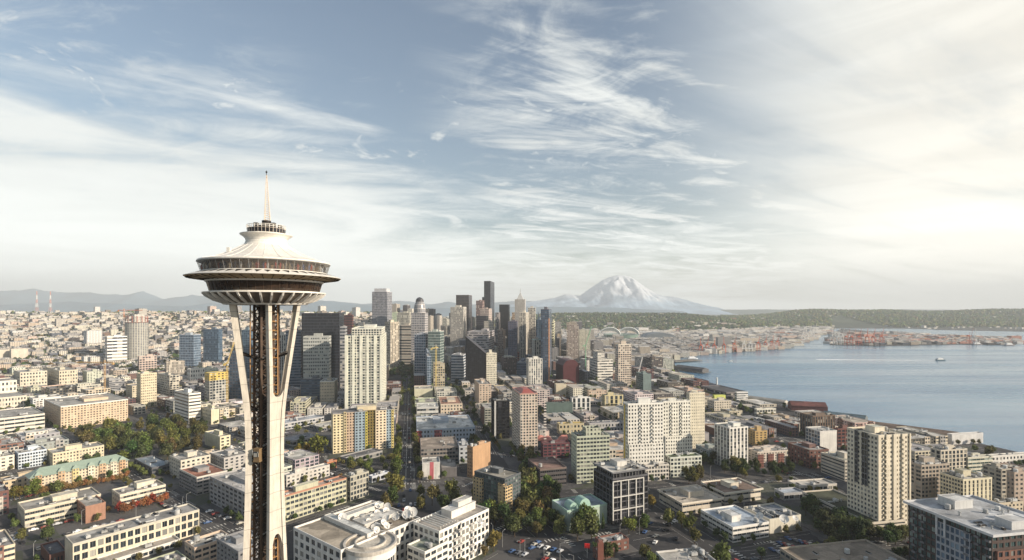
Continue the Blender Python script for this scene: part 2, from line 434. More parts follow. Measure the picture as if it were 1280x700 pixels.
def water_material():
    m, n, b = principled('bay_water', (.035, .075, .105), .12, 0, .32)
    pos = n.new('ShaderNodeNewGeometry').outputs['Position']; X, Y, Z = n.sep(pos)
    v = n.xyz(n.math('MULTIPLY', X, .35), Y, 0)
    sw = n.noise(v, .004, 5, .6, .8)
    n.l.new(n.mix(n.smooth(sw, .35, .65), (.045, .15, .27), (.085, .21, .32)), b.inputs['Base Color'])
    sl = n.noise(n.xyz(n.math('MULTIPLY', X, .12), Y, 3), .006, 6, .65, .5)
    n.l.new(n.smooth(sl, .32, .66, .13, .30), b.inputs['Roughness'])
    bp = n.new('ShaderNodeBump'); bp.inputs['Strength'].default_value = .35; bp.inputs['Distance'].default_value = 1.2
    n.l.new(n.noise(pos, .12, 6, .65), bp.inputs['Height']); n.l.new(bp.outputs[0], b.inputs['Normal'])
    return m
mb = MB(); mb.quad((0, -500, -1.6), (30000, -500, -1.6), (30000, 7600, -1.6), (0, 7600, -1.6))
struct(mb.build('water', water_material()))

# ------------------------------------------------------------------ far mountains
def mount_mat(name, lowc, snow, line, soft, snowy=True):
    m, n, b = principled(name, lowc, .95, 0, .1)
    pos = n.new('ShaderNodeNewGeometry').outputs['Position']; X, Y, Z = n.sep(pos)
    a = n.noise(pos, .0009, 9, .72); c = n.noise(pos, .004, 6, .7)
    rock = n.mix(n.smooth(a, .4, .6), lowc, tuple(x*1.5 for x in lowc))
    if snowy:
        t = n.math('ADD', Z, n.math('MULTIPLY', n.math('SUBTRACT', a, .5), soft*2.2))
        t = n.math('ADD', t, n.math('MULTIPLY', n.math('SUBTRACT', c, .5), soft*1.4))
        rock = n.mix(n.smooth(t, line-soft*.4, line+soft*.4), rock, snow)
    n.l.new(rock, b.inputs['Base Color'])
    return m
def fbm1(x, seed=0):
    return sum(math.sin(x*f+seed*1.7+p)*a for f, a, p in ((1, .5, 0), (2.3, .28, 1.3), (4.9, .15, 2.9), (9.7, .08, .4), (21, .045, 4.), (43, .022, 1.1)))
def ridge(name, dist, depth, prof, mat, nx=260, ny=14, rough=.12, seed=1):
    """a mountain range: prof gives the crest (photo pixels above the horizon) along photo x"""
    vs = []; fs = []
    x0, x1 = prof[0][0], prof[-1][0]
    xs = [p[0] for p in prof]; hs = [p[1] for p in prof]
    for i in range(nx+1):
        px = x0+(x1-x0)*i/nx
        hc = float(np.interp(px, xs, hs))*(1+.05*fbm1(px*.08, seed))
        for j in range(ny+1):
            t = j/ny; y = dist-depth*.5+depth*t
            k = 1-abs(t-.5)*2; k = k**.85
            jit = 1+rough*fbm1(px*.11+t*9, seed+j)*(1-k*.75)
            z = -3+(hc/F*dist+HC*(hc > .3))*k*jit
            vs.append(((px-CX)/F*dist+(random.random()-.5)*20, y, z))
    for i in range(nx):
        for j in range(ny):
            a = i*(ny+1)+j; fs.append((a, a+ny+1, a+ny+2, a+1))
    me = bpy.data.meshes.new(name); me.from_pydata(vs, [], fs); me.materials.append(mat)
    me.polygons.foreach_set('use_smooth', [True]*len(fs)); me.update()
    o = bpy.data.objects.new(name, me); col.objects.link(o); return struct(o)
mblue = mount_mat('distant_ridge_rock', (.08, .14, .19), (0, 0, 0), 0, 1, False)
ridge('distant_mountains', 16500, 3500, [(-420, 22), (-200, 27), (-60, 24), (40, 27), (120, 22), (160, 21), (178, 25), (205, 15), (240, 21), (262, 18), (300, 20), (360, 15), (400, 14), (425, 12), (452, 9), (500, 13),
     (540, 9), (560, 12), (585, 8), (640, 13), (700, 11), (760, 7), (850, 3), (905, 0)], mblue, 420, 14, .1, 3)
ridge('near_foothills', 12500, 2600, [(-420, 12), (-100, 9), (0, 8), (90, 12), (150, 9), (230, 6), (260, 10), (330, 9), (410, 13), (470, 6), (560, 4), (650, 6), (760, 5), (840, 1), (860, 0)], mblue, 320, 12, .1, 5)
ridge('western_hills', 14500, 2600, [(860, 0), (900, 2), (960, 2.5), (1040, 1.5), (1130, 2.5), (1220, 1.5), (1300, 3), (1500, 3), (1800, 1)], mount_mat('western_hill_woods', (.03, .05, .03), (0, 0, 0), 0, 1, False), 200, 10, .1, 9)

def volcano():
    D = 16000.0; cx = (777-CX)/F*D
    prof = [(-225, 0), (-190, 3), (-150, 7), (-120, 11), (-96, 15), (-84, 17), (-70, 21.5), (-62, 21), (-52, 19.5), (-46, 24), (-36, 31), (-24, 39), (-14, 43), (-6, 45), (3, 45), (11, 43.5), (19, 38), (30, 30), (42, 23), (52, 19), (66, 18.5), (78, 15), (95, 10), (118, 5), (150, 1), (180, 0)]
    xs = [p[0] for p in prof]; hs = [p[1] for p in prof]
    nx, ny = 360, 90; vs = []; fs = []
    from mathutils import noise as mn
    for i in range(nx+1):
        q = -225+405*i/nx; hq = float(np.interp(q, xs, hs))
        for j in range(ny+1):
            t = j/ny*2-1                                   # -1 near, 1 far
            r = abs(t)
            x = cx+q/F*D; y = D+t*3400
            fall = max(0, 1-r)**1.25
            # ridges and glacier valleys that run down from the summit
            ang = math.atan2(t*3, q/90.0); rr = math.hypot(q/120, t*1.6)
            nn = mn.noise(Vector((ang*6, rr*2.2, 1.3)))*.5+mn.noise(Vector((q*.09, t*9, 4.2)))*.3+mn.noise(Vector((q*.3, t*26, 9.)))*.14
            h = hq/F*D*fall*(1+.42*nn*min(1, r*5)*(1 if r > .02 else 0))
            z = h+(HC*min(1, hq/6) if hq > 0 else 0)*fall-5
            vs.append((x, y, z))
    for i in range(nx):
        for j in range(ny):
            a = i*(ny+1)+j; fs.append((a, a+ny+1, a+ny+2, a+1))
    me = bpy.data.meshes.new('snowy_mountain'); me.from_pydata(vs, [], fs)
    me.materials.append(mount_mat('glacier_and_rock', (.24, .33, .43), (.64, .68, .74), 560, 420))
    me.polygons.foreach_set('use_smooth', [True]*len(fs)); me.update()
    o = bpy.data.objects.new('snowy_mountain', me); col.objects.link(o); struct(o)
volcano()

# ------------------------------------------------------------------ buildings
FOOT = []            # footprints (list of 4 xy) of everything built, with screen rectangle
CAT = []             # anchors for labels: (phrase, px, py)
VPB, VPD = CX+F*math.tan(R(-11)), CX+F*math.tan(R(6))
def dirs(ang, xc):
    if ang == 'N': a = 38.2 if xc < 1151 else 128.2
    elif ang == 'B': a = 79 if xc > VPB else -11
    elif ang == 'D': a = 96 if xc > VPD else 6
    else: a = ang
    dR = Vector((math.sin(R(a)), math.cos(R(a)), 0)); dL = Vector((math.sin(R(a-90)), math.cos(R(a-90)), 0))
    return dR, dL
def reach(P, d, px, lo=5, hi=150, default=20):
    k = (px-CX)/F; den_ = d.x-k*d.y
    if abs(den_) < 1e-6: return default
    t = (k*P.y-P.x)/den_
    return default if t <= 0 else max(lo, min(hi, t))
def add_facade(mb, A, d, L, z0, z1, nc, nr, ww, wh, nrm, rec=.35, wm=0, gm=1, base=0.0, holes=None, margin=0.0):
    """window wall in real relief: piers, spandrels, reveals and panes set back; holes collects window places instead of panes"""
    nc = max(1, nc); nr = max(1, nr)
    cw = L/nc; H = z1-z0; fh = H/nr
    def P(u, z, o=0.0): return (A.x+d.x*u-nrm.x*o, A.y+d.y*u-nrm.y*o, z)
    def q(u0, u1, za, zb, o=0.0, m=0, uv=None): mb.quad(P(u0, za, o), P(u1, za, o), P(u1, zb, o), P(u0, zb, o), m, uv)
    zc = z0
    for r in range(nr):
        zb = z0+(r+.52-wh/2)*fh; zt = z0+(r+.52+wh/2)*fh
        q(0, L, zc, zb, 0, wm)
        uprev = 0
        for c in range(nc):
            u0 = (c+.5-ww/2)*cw; u1 = (c+.5+ww/2)*cw
            q(uprev, u0, zb, zt, 0, wm); uprev = u1
            mb.quad(P(u0, zb), P(u1, zb), P(u1, zb, rec), P(u0, zb, rec), wm)
            mb.quad(P(u0, zt, rec), P(u1, zt, rec), P(u1, zt), P(u0, zt), wm)
            mb.quad(P(u0, zb), P(u0, zb, rec), P(u0, zt, rec), P(u0, zt), wm)
            mb.quad(P(u1, zb, rec), P(u1, zb), P(u1, zt), P(u1, zt, rec), wm)
            if holes is None:
                q(u0, u1, zb, zt, rec, gm, [(c+.01, r+.01), (c+.99, r+.01), (c+.99, r+.99), (c+.01, r+.99)])
            else: holes.append((P((u0+u1)/2, zb, rec), u1-u0, zt-zb, d, nrm))
        q(uprev, L, zb, zt, 0, wm)
        zc = zt
    q(0, L, zc, z1, 0, wm)
_winmesh = {}
def window_mesh(wd, ht, glass, frame_c):
    key = (round(wd, 1), round(ht, 1), glass, frame_c)
    if key in _winmesh: return _winmesh[key]
    wd_, ht_ = wd, ht
    mb = MB()
    def bar(x0, x1, z0, z1, y0=-.12, y1=-.02): 
        mb.box(((x0+x1)/2, (y0+y1)/2), x1-x0, y1-y0, z0, z1)
    f = .09
    mb.quad((-wd_/2, 0, 0), (wd_/2, 0, 0), (wd_/2, 0, ht_), (-wd_/2, 0, ht_), 1)
    bar(-wd_/2, wd_/2, 0, f); bar(-wd_/2, wd_/2, ht_-f, ht_); bar(-wd_/2, -wd_/2+f, f, ht_-f); bar(wd_/2-f, wd_/2, f, ht_-f)
    n = max(1, int(wd_/1.5))
    for k in range(1, n+1 if n == 1 else n):
        x = -wd_/2+wd_*k/n if n > 1 else 0.0
        bar(x-f/2, x+f/2, f, ht_-f, -.10, -.03)
    me = mb.mesh('window', [M[frame_c], M[glass]])
    _winmesh[key] = me
    return me
for nm_, c_ in (('frame_white', (.62, .61, .58)), ('frame_dark', (.05, .05, .055)), ('frame_grey', (.25, .25, .25))):
    M[nm_] = noisy(nm_, c_, .5, .1, 1)
def place_windows(root, holes, glass, frame='frame_grey', maxn=100):
    """each window a part of its own (the 100 nearest), the rest one part"""
    holes.sort(key=lambda h: (Vector(h[0])-Vector((0, 0, HC))).length)
    org = Vector(root['org'])
    for P, wd, ht, d, nrm in holes[:maxn]:
        me = window_mesh(wd, ht, glass, frame)
        o = inst(me, 'window', root, Vector(P)-org, math.atan2(d.y, d.x))
    rest = holes[maxn:]
    if rest:
        mb = MB()
        for k, (P, wd, ht, d, nrm) in enumerate(rest):
            P = Vector(P); a = P-d*wd/2; b = P+d*wd/2; up = Vector((0, 0, ht))
            mb.quad(a, b, b+up, a+up, 1, [(k+.1, .1), (k+.9, .1), (k+.9, .9), (k+.1, .9)])
            f = .1; o = nrm*.06; 
            for u0, u1, z0, z1 in ((0, wd, 0, f), (0, wd, ht-f, ht), (0, f, f, ht-f), (wd-f, wd, f, ht-f), (wd/2-f/2, wd/2+f/2, f, ht-f)):
                p0 = a+d*u0+o; p1 = a+d*u1+o
                mb.quad(p0+Vector((0, 0, z0)), p1+Vector((0, 0, z0)), p1+Vector((0, 0, z1)), p0+Vector((0, 0, z1)), 0)
        stuff(mb.build('windows', [M[frame], M[glass]], root))
_unit = {}
def unit_mesh(kind):
    if kind in _unit: return _unit[kind]
    mb = MB()
    if kind == 'box':      # air handler: casing, fan rings, legs
        mb.box((0, 0), 3.2, 2.0, .3, 1.7); mb.box((0, 0), 3.0, 1.8, 0, .3, m=1)
        for x in (-.8, .8): mb.lathe([(.62, 1.7), (.62, 1.92), (.5, 1.92), (.5, 1.75)], (x, 0), 12)
        mb.box((1.9, 0), .6, 1.2, .4, 1.3, m=1)
    elif kind == 'duct':
        mb.box((0, 0), 5.5, .8, .4, 1.2); mb.box((3.1, 0), .9, 1.1, 0, 1.8); mb.box((-2.9, .2), 1.3, 1.4, 0, 1.0, m=1)
    elif kind == 'vent':
        mb.lathe([(.35, 0), (.35, 1.2), (.6, 1.35), (.6, 1.7), (.0, 1.9)], (0, 0), 10)
    elif kind == 'tank':
        mb.lathe([(1.3, .3), (1.3, 2.4), (1.1, 2.6), (0, 2.7)], (0, 0), 14); mb.box((0, 0), 2.2, 2.2, 0, .3, m=1)
    elif kind == 'skylight':
        mb.prism([(-2, -1), (2, -1), (2, 1), (-2, 1)], 0, .35)
        mb.quad((-1.9, -.9, .36), (1.9, -.9, .36), (1.9, 0, .9), (-1.9, 0, .9), 1); mb.quad((1.9, .9, .36), (-1.9, .9, .36), (-1.9, 0, .9), (1.9, 0, .9), 1)
    _unit[kind] = mb.mesh('rooftop_'+kind, [M['unit'], M['dark']])
    return _unit[kind]
UN = {'box': 'air_handler', 'duct': 'roof_duct', 'vent': 'roof_vent', 'tank': 'roof_tank', 'skylight': 'skylight'}
BLS = []
class Bd: pass
def rect(P, dR, wR, dL, wL, e=0.0):
    """counter-clockwise outline P, +R, +R+L, +L grown by e"""
    A = P-dR*e-dL*e; B_ = P+dR*(wR+e)-dL*e; C_ = P+dR*(wR+e)+dL*(wL+e); D_ = P-dR*e+dL*(wL+e)
    return [(q.x, q.y) for q in (A, B_, C_, D_)]
def body(root, P, dR, wR, dL, wL, z0, z1, color, stL, stR, nf, ncL, ncR, glass='glass', name='wall', geo=True, holes=None, rec=.35, color2=None, zf=None):
    """box walls: the two faces P->R and P->L carry the storeys; other faces carry the same pattern"""
    mb = MB(); mats = [M['wall'], M[glass]]
    nR = dL*-1; nL = dR*-1          # outward normals of the R face and the L face
    faces = [(P, dR, wR, nR, stR, ncR, False), (P+dL*wL, dL*-1, wL, nL, stL, ncL, False),
             (P+dR*wR, dL, wL, dR, stL, ncL, True), (P+dR*wR+dL*wL, dR*-1, wR, dL, stR, ncR, True)]
    for A, d, L, nrm, st, nc, back in faces:
        if st in (None, 'blank'):
            a, b = A, A+d*L; mb.quad((a.x, a.y, z0), (b.x, b.y, z0), (b.x, b.y, z1), (a.x, a.y, z1), 0); continue
        ww, wh = STY[st] if isinstance(st, str) else st
        if geo and not back:
            add_facade(mb, A, d, L, z0, z1, nc, nf, ww, wh, nrm, rec, holes=holes)
        else:
            fm = facade(ww, wh, glass)
            if fm not in mats: mats.append(fm)
            a, b = A, A+d*L
            mb.quad((a.x, a.y, z0), (b.x, b.y, z0), (b.x, b.y, z1), (a.x, a.y, z1), mats.index(fm), [(0, 0), (nc, 0), (nc, nf), (0, nf)])
    if holes is not None or geo:     # something solid behind the panes
        pass
    return mb.build(name, mats, root, color)
def roof(root, P, dR, wR, dL, wL, z, rc, pc, par=1.0, over=0.0, th=.35, name='roof'):
    mb = MB()
    o = rect(P, dR, wR, dL, wL, over+.08); i = rect(P, dR, wR, dL, wL, over-th)
    zt = z+par
    for k in range(4):
        a, b, c, d = o[k], o[(k+1) % 4], i[(k+1) % 4], i[k]
        mb.quad((a[0], a[1], z-.25), (b[0], b[1], z-.25), (b[0], b[1], zt), (a[0], a[1], zt), 1)
        mb.quad((a[0], a[1], zt), (b[0], b[1], zt), (c[0], c[1], zt), (d[0], d[1], zt), 1)
        mb.quad((c[0], c[1], z+.05), (d[0], d[1], z+.05), (d[0], d[1], zt), (c[0], c[1], zt), 1)
    mb.poly([(p[0], p[1], z+.06) for p in i], 0)
    mb.poly([(p[0], p[1], z-.25) for p in reversed(o)], 1)
    key = 'trim_%02d%02d%02d' % tuple(int(x*99) for x in pc)
    if key not in M: M[key] = noisy(key, pc, .8, .12, .3)
    return mb.build(name, [M['roofm'], M[key]], root, rc)
def units(root, P, dR, wR, dL, wL, z, n, seed=0, avoid=None):
    rnd = random.Random(seed); org = Vector(root['org'])
    for k in range(n):
        for _ in range(6):
            a = rnd.uniform(.1, .9); b = rnd.uniform(.12, .88)
            if avoid and avoid[0]-.06 < a < avoid[1]+.06 and avoid[2]-.06 < b < avoid[3]+.06: continue
            break
        else: continue
        kind = rnd.choice(['box', 'box', 'duct', 'vent', 'vent', 'tank', 'skylight'])
        Q = P+dR*wR*a+dL*wL*b
        g_ = rnd.uniform(.28, .62)
        inst(unit_mesh(kind), UN[kind], root, (Q.x-org.x, Q.y-org.y, z-org.z+.06), math.atan2(dR.y, dR.x)+rnd.choice([0, math.pi/2]), (g_, g_, g_*.97), (rnd.uniform(.7, 1.25),)*3)
def penthouse(root, P, dR, wR, dL, wL, z, a0, a1, b0, b1, h, color, name='penthouse', st=None, glass='glass'):
    Q = P+dR*wR*a0+dL*wL*b0; wr = wR*(a1-a0); wl = wL*(b1-b0)
    body(root, Q, dR, wr, dL, wl, z+.02, z+h, color, st, st, max(1, int(h/3.2)), max(2, int(wl/3)), max(2, int(wr/3)), glass, name, True)
    roof(root, Q, dR, wr, dL, wl, z+h, tuple(min(.6, c*.8+.1) for c in color), tuple(c*.9 for c in color), .3, .1, .2, 'penthouse_roof')

def BLD(label, xl, xc, xr, yt, yb, ang='N', c=(.6, .56, .48), st='punch', st2=None, nf=None, ncL=None, ncR=None, glass='glass', rc=(.40, .385, .36), pc=None, kind='apartment_building',
        cat='building', pent=1, un=None, ref=None, wobj=None, wL=None, wR=None, par=1.0, over=0.0, frame='frame_grey', base=None, bal=None, ztop=None, zbase=None, group=None, roofoff=False, fh=3.3):
    P = ground_at(xc, yb) if zbase is None else flat(xc, yb, zbase)
    dR, dL = dirs(ang, xc)
    wR_ = wR or reach(P, dR, xr, 5, 190, 22); wL_ = wL or reach(P, dL, xl, 5, 190, 22)
    if wL is None and wL_ > 2.6*wR_ and abs(xc-xl) < abs(xr-xc)*.4: wL_ = min(wL_, max(14, 1.1*wR_))
    if wR is None and wR_ > 2.6*wL_ and abs(xr-xc) < abs(xc-xl)*.4: wR_ = min(wR_, max(14, 1.1*wL_))
    z0 = P.z; z1 = HC+(HY-yt)/F*P.y if ztop is None else ztop
    H = z1-z0; pxm = F/P.y
    nf = nf or max(1, int(round(H/fh)))
    root = thing(kind, label, cat, (P.x, P.y, z0), group)
    ncR = ncR or max(2, int(wR_/3.8)); ncL = ncL or max(2, int(wL_/3.8))
    geo = P.y < 800
    if wobj is None: wobj = P.y < 440
    holes = [] if wobj else None
    pc = pc or tuple(min(.8, x*.95) for x in c)
    st2 = st if st2 is None else st2
    body(root, P, dR, wR_, dL, wL_, z0, z1, c, st2, st, nf, ncL, ncR, glass, 'wall', geo, holes)
    if holes: place_windows(root, holes, glass, frame)
    if not roofoff: roof(root, P, dR, wR_, dL, wL_, z1, rc, pc, par, over)
    rnd = random.Random(label)
    av = None
    if pent and not roofoff:
        a0 = rnd.uniform(.2, .45); b0 = rnd.uniform(.2, .45); a1 = a0+rnd.uniform(.25, .4); b1 = b0+rnd.uniform(.25, .4); av = (a0, a1, b0, b1)
        penthouse(root, P, dR, wR_, dL, wL_, z1, a0, a1, b0, b1, rnd.uniform(2.6, 4.5)*(1.4 if H > 60 else 1), tuple(min(.7, x*.9+.04) for x in c))
    if un is None: un = (6 if P.y < 500 else 4) if P.y < 800 else 2
    if P.y < 1300 and un and not roofoff: units(root, P, dR, wR_, dL, wL_, z1, un, label, av)
    b = Bd(); b.root = root; b.P = P; b.dR = dR; b.dL = dL; b.wR = wR_; b.wL = wL_; b.z0 = z0; b.z1 = z1; b.xl = xl; b.xr = xr; b.yt = yt; b.yb = yb; b.nf = nf; b.ncR = ncR; b.ncL = ncL; b.c = c
    fp = rect(P, dR, wR_, dL, wL_, 3.0)
    BLS.append((P, dR, wR_, dL, wL_)); FOOT.append((fp, P.y, min(xl, xc), max(xr, xc), yb, yt))
    ref = ref or 'the '+label.split(',')[0].split(' with ')[0].split(' beside ')[0].split(' behind ')[0].split(' in front ')[0]
    CAT.append((ref, xc, (yt+yb)/2, P.y, max(8, (yb-yt))))
    if bal: balconies(b, *bal)
    return b
def balconies(b, face, cols, proj_=1.5, color=(.5, .49, .46), w_=.8, every=1, start=1, solid=True):
    """balconies as parts of their building"""
    A, d, L, nrm, nc = (b.P, b.dR, b.wR, b.dL*-1, b.ncR) if face == 'R' else (b.P+b.dL*b.wL, b.dL*-1, b.wL, b.dR*-1, b.ncL)
    cw = L/nc; fh = (b.z1-b.z0)/b.nf
    mb = MB(); wd = cw*w_
    mb.prism([(-wd/2, 0), (-wd/2, -proj_), (wd/2, -proj_), (wd/2, 0)], -.18, 0, bottom=True)
    rail = .95
    for x0, x1, y0, y1 in ((-wd/2, wd/2, -proj_, -proj_+.08), (-wd/2, -wd/2+.08, -proj_+.08, 0), (wd/2-.08, wd/2, -proj_+.08, 0)):
        mb.box(((x0+x1)/2, (y0+y1)/2), x1-x0, y1-y0, .0 if solid else .8, rail, m=0)
    me = mb.mesh('balcony', [M['paint']])
    k = 0; org = Vector(b.root['org'])
    for r in range(start, b.nf, every):
        for c_ in cols:
            if k >= 100: return
            Q = A+d*((c_+.5)*cw)+nrm*.02
            inst(me, 'balcony', b.root, (Q.x-org.x, Q.y-org.y, b.z0+r*fh-org.z+.1), math.atan2(d.y, d.x), color); k += 1

# ------------------------------------------------------------------ catalogue of the buildings one can tell apart
CR = (.64, .58, .48); WH = (.78, .75, .69); TAN = (.50, .41, .30); GY = (.36, .35, .34); DK = (.05, .05, .06); BR = (.16, .085, .07); PK = (.58, .45, .37)
# --- lower left
BLD('long cream three-storey building with white mullioned windows and cluttered grey roof, bottom left', 81, 91, 249, 682, 716, 'N', (.66, .59, .46), 'grid', 'blank', nf=3, ncR=18, kind='office_building', rc=(.33, .32, .31), pc=(.5, .47, .40), un=16, pent=0, ref='the long cream building at bottom left')
BLD('low white canopied shed running along the street beneath the long cream building', 120, 127, 225, 706, 714, 'N', (.72, .69, .63), 'wide', 'blank', nf=1, ncR=14, kind='shed', rc=(.36, .33, .30), pent=0, un=1, wobj=False)
BLD('low red brick building with a dark flat roof at the bottom left corner', 51, 62, 84, 696, 708, 'N', BR, 'punch', 'blank', nf=1, ncR=5, kind='brick_building', rc=(.10, .10, .11), pent=0, un=1, wobj=False)
BLD('long cream low-rise with a stepped grey roof and blank end wall', 22, 31, 126, 640, 661, 'N', (.62, .56, .44), 'ribbon', 'punch', nf=3, ncR=16, kind='school_building', un=9, rc=(.36, .34, .31), ref='the long cream low-rise')
BLD('orange brick block attached before a pale long building', 96, 107, 132, 635, 655, 'N', (.36, .20, .14), 'blank', 'punch', nf=4, ncL=5, kind='brick_building', pent=0, un=3, rc=(.38, .36, .33), ref='the orange brick block')
BLD('pale curved-front long building with a row of red maples before it', 140, 150, 207, 620, 638, 'N', (.68, .62, .50), 'ribbon', 'punch', nf=3, ncR=14, kind='office_building', un=7, rc=(.36, .33, .30), ref='the building behind the red maples')
b = BLD('peach and cream hotel with a long green hipped roof', 22, 38, 160, 598, 617, 'N', (.62, .53, .40), 'punch', 'punch', wL=15, nf=5, ncR=30, kind='hotel_building', roofoff=True, pent=0, un=0, ref='the green-roofed hotel')
def gable_roof(b, h, color, over=1.2, name='roof', hips=6.0):
    P = b.P-b.dR*over-b.dL*over; wR = b.wR+2*over; wL = b.wL+2*over; z = b.z1
    up = Vector((0, 0, 1)); A, B_, C_, D_ = [Vector((q.x, q.y, z)) for q in (P, P+b.dR*wR, P+b.dR*wR+b.dL*wL, P+b.dL*wL)]
    long_R = wR > wL
    if long_R: e0 = (A+D_)/2+b.dR*hips+up*h; e1 = (B_+C_)/2-b.dR*hips+up*h
    else: e0 = (A+B_)/2+b.dL*hips+up*h; e1 = (D_+C_)/2-b.dL*hips+up*h
    mb = MB()
    if long_R: mb.quad(A, B_, e1, e0); mb.quad(C_, D_, e0, e1); mb.poly([D_, A, e0]); mb.poly([B_, C_, e1])
    else: mb.quad(B_, C_, e1, e0); mb.quad(D_, A, e0, e1); mb.poly([A, B_, e0]); mb.poly([C_, D_, e1])
    mb.quad(D_, C_, B_, A)
    return mb.build(name, M['paint'], b.root, color)
gable_roof(b, 5.5, (.27, .34, .28), hips=8)
for t, wcol in ((.04, (.54, .36, .22)), (.26, (.56, .40, .26)), (.40, (.60, .50, .26)), (.56, (.68, .62, .50)), (.68, (.56, .40, .26)), (.80, (.66, .60, .48)), (.90, (.54, .36, .22))):
    Q = b.P+b.dR*b.wR*t-b.dL*1.2; wv = b.wR*.065
    body(b.root, Q, b.dR, wv, b.dL, 3.0, b.z0, b.z1+1.5, wcol, 'blank', 'punch', 5, 2, 2, name='bay_tower', geo=True)
    mb = MB(); o = rect(Q, b.dR, wv, b.dL, 3.0, .6); cx_ = sum(p[0] for p in o)/4; cy_ = sum(p[1] for p in o)/4
    bk = b.dL*6
    top = Vector((cx_, cy_, b.z1+4.6)); pts = [Vector((p[0], p[1], b.z1+1.5)) for p in o]
    for i in range(4): mb.poly([pts[i], pts[(i+1) % 4], top])
    mb.quad(pts[3], pts[2], pts[1], pts[0]); mb.build('gable_roof', M['paint'], b.root, (.27, .34, .28))
BLD('white and light blue apartment block with a deep notch, left edge', -16, -10, 18, 574, 591, 'N', (.72, .66, .56), 'punch', nf=4, kind='apartment_building')
BLD('white apartment block with pale blue bays behind the green roof', 18, 23, 58, 568, 587, 'N', (.62, .68, .74), 'bal', nf=5, ncR=10, ref='the white and blue apartment block')
BLD('cream stepped apartment building with an orange rooftop tree', 59, 66, 130, 568, 584, 'N', (.66, .58, .42), 'punch', nf=4, ncR=16, un=6)
BLD('long white office with dark ribbon windows in four rows at the left edge', -60, -50, 56, 530, 551, 'N', (.70, .66, .58), 'ribbon', nf=4, ncR=8, kind='office_building', pent=0, un=8, pc=(.68, .64, .56), ref='the long white ribboned office')
BLD('bright white office with square windows, upper storeys set on a wider base', -30, -24, 21, 479, 500, 'N', (.76, .72, .62), 'punch', nf=3, ncR=9, kind='office_building', zbase=None)
BLD('wide cream base wing below the bright white office', -30, -22, 33, 500, 517, 'N', (.68, .62, .52), 'punch', nf=3, ncR=14, kind='office_building', pent=0)
BLD('large peach apartment block with many vertical rows of small windows behind the park', 55, 76, 160, 509, 537, 'N', (.64, .50, .36), 'punch', nf=9, ncR=22, un=10, pc=(.74, .72, .66), ref='the large peach apartment block')
BLD('cream square building with shaded west face, left of the tall trees', 17, 25, 59, 466, 487, 'N', (.62, .57, .46), 'punch', nf=5, kind='office_building')
BLD('half-lit cream building with dark windowed flank on the left', 58, 74, 97, 464, 485, 'N', (.62, .55, .42), 'punch', nf=5, kind='office_building', ref='the half-lit cream building')
BLD('beige windowless block at the left edge beside its twin', -12, -8, 12, 438, 453, 'N', (.60, .54, .45), 'blank', kind='storage_building', nf=3, pent=0, un=0)
BLD('beige windowless block, right one of the pair near the left edge', 12, 14, 35, 437, 453, 'N', (.62, .56, .47), 'blank', kind='storage_building', nf=3, pent=0, un=0)
BLD('white office tower with bright horizontal bands beside the round concrete tower', 131, 134, 159, 421, 458, 'N', (.74, .73, .70), 'ribbon', nf=9, ncR=4, kind='office_tower', cat='tower', ref='the white banded tower')
BLD('pinkish residential block below the round tower', 172, 174, 196, 446, 469, 'N', (.55, .44, .38), 'bal', nf=8, ncR=6)
BLD('pale gridded box building with a flat cap', 206, 208, 231, 453, 474, 'N', (.52, .46, .38), 'vert', nf=6, ncR=14, kind='office_building')
BLD('blue glass office tower with a bright front and dark side', 224, 242, 251, 419, 462, 'D', (.36, .42, .50), 'glass', nf=14, glass='glass_blue', kind='office_tower', cat='tower', rc=(.6, .58, .5), ref='the bright blue glass tower')
BLD('darker blue glass tower, right of the bright blue one', 254, 273, 278, 412, 458, 'D', (.10, .14, .19), 'glass', nf=16, glass='glass_blue', kind='office_tower', cat='tower', ref='the darker blue glass tower')
BLD('cream residential tower with a crown of setbacks', 171, 176, 196, 468, 511, 'N', (.66, .58, .42), 'punch', nf=13, ncR=8, kind='apartment_tower', cat='tower', ref='the cream tower with setbacks')
BLD('two-tone tower of cream and grey bays, right of the cream crowned tower', 196, 212, 224, 470, 501, 'N', (.52, .48, .40), 'bal', nf=11, kind='apartment_tower', cat='tower')
BLD('bright white office tower wrapped in dark ribbon windows behind the park', 218, 236, 251, 493, 530, 'N', (.84, .80, .72), 'ribbon', nf=9, ncL=1, ncR=1, kind='office_tower', cat='tower', pc=(.8, .76, .68), ref='the white ribboned tower by the park')
BLD('small cream block with two blank faces near the park', 250, 264, 274, 513, 531, 'N', (.66, .60, .44), 'blank', 'punch', nf=4, kind='apartment_building', un=5)
BLD('small white building with a yellow-cream lit end at the park corner', 256, 275, 288, 547, 563, 'N', (.68, .62, .44), 'punch', 'blank', nf=4, kind='apartment_building', un=3, ref='the small white building at the park corner')
BLD('white boxy building with square windows behind the yellow scaffolding', 234, 238, 256, 462, 478, 'N', (.72, .70, .64), 'punch', nf=3, ncR=6, kind='office_building')
b = BLD('grey concrete frame under construction with bright yellow wrapped top floors', 256, 262, 285, 476, 507, 'N', (.50, .49, .45), 'grid', nf=9, ncR=6, kind='building_under_construction', pent=0, roofoff=True, ref='the yellow-topped construction frame')
body(b.root, b.P-b.dR*.3-b.dL*.3, b.dR, b.wR+.6, b.dL, b.wL+.6, b.z1, b.z1+11, (.60, .44, .13), 'punch', 'punch', 3, 4, 5, name='yellow_sheathing', geo=False)
roof(b.root, b.P, b.dR, b.wR, b.dL, b.wL, b.z1+11, (.5, .48, .4), (.7, .5, .05), .5)
BLD('slim teal glass tower seen past the left leg of the needle', 302, 314, 319, 413, 476, 'D', (.14, .20, .25), 'glass', nf=22, glass='glass_blue', kind='apartment_tower', cat='tower')
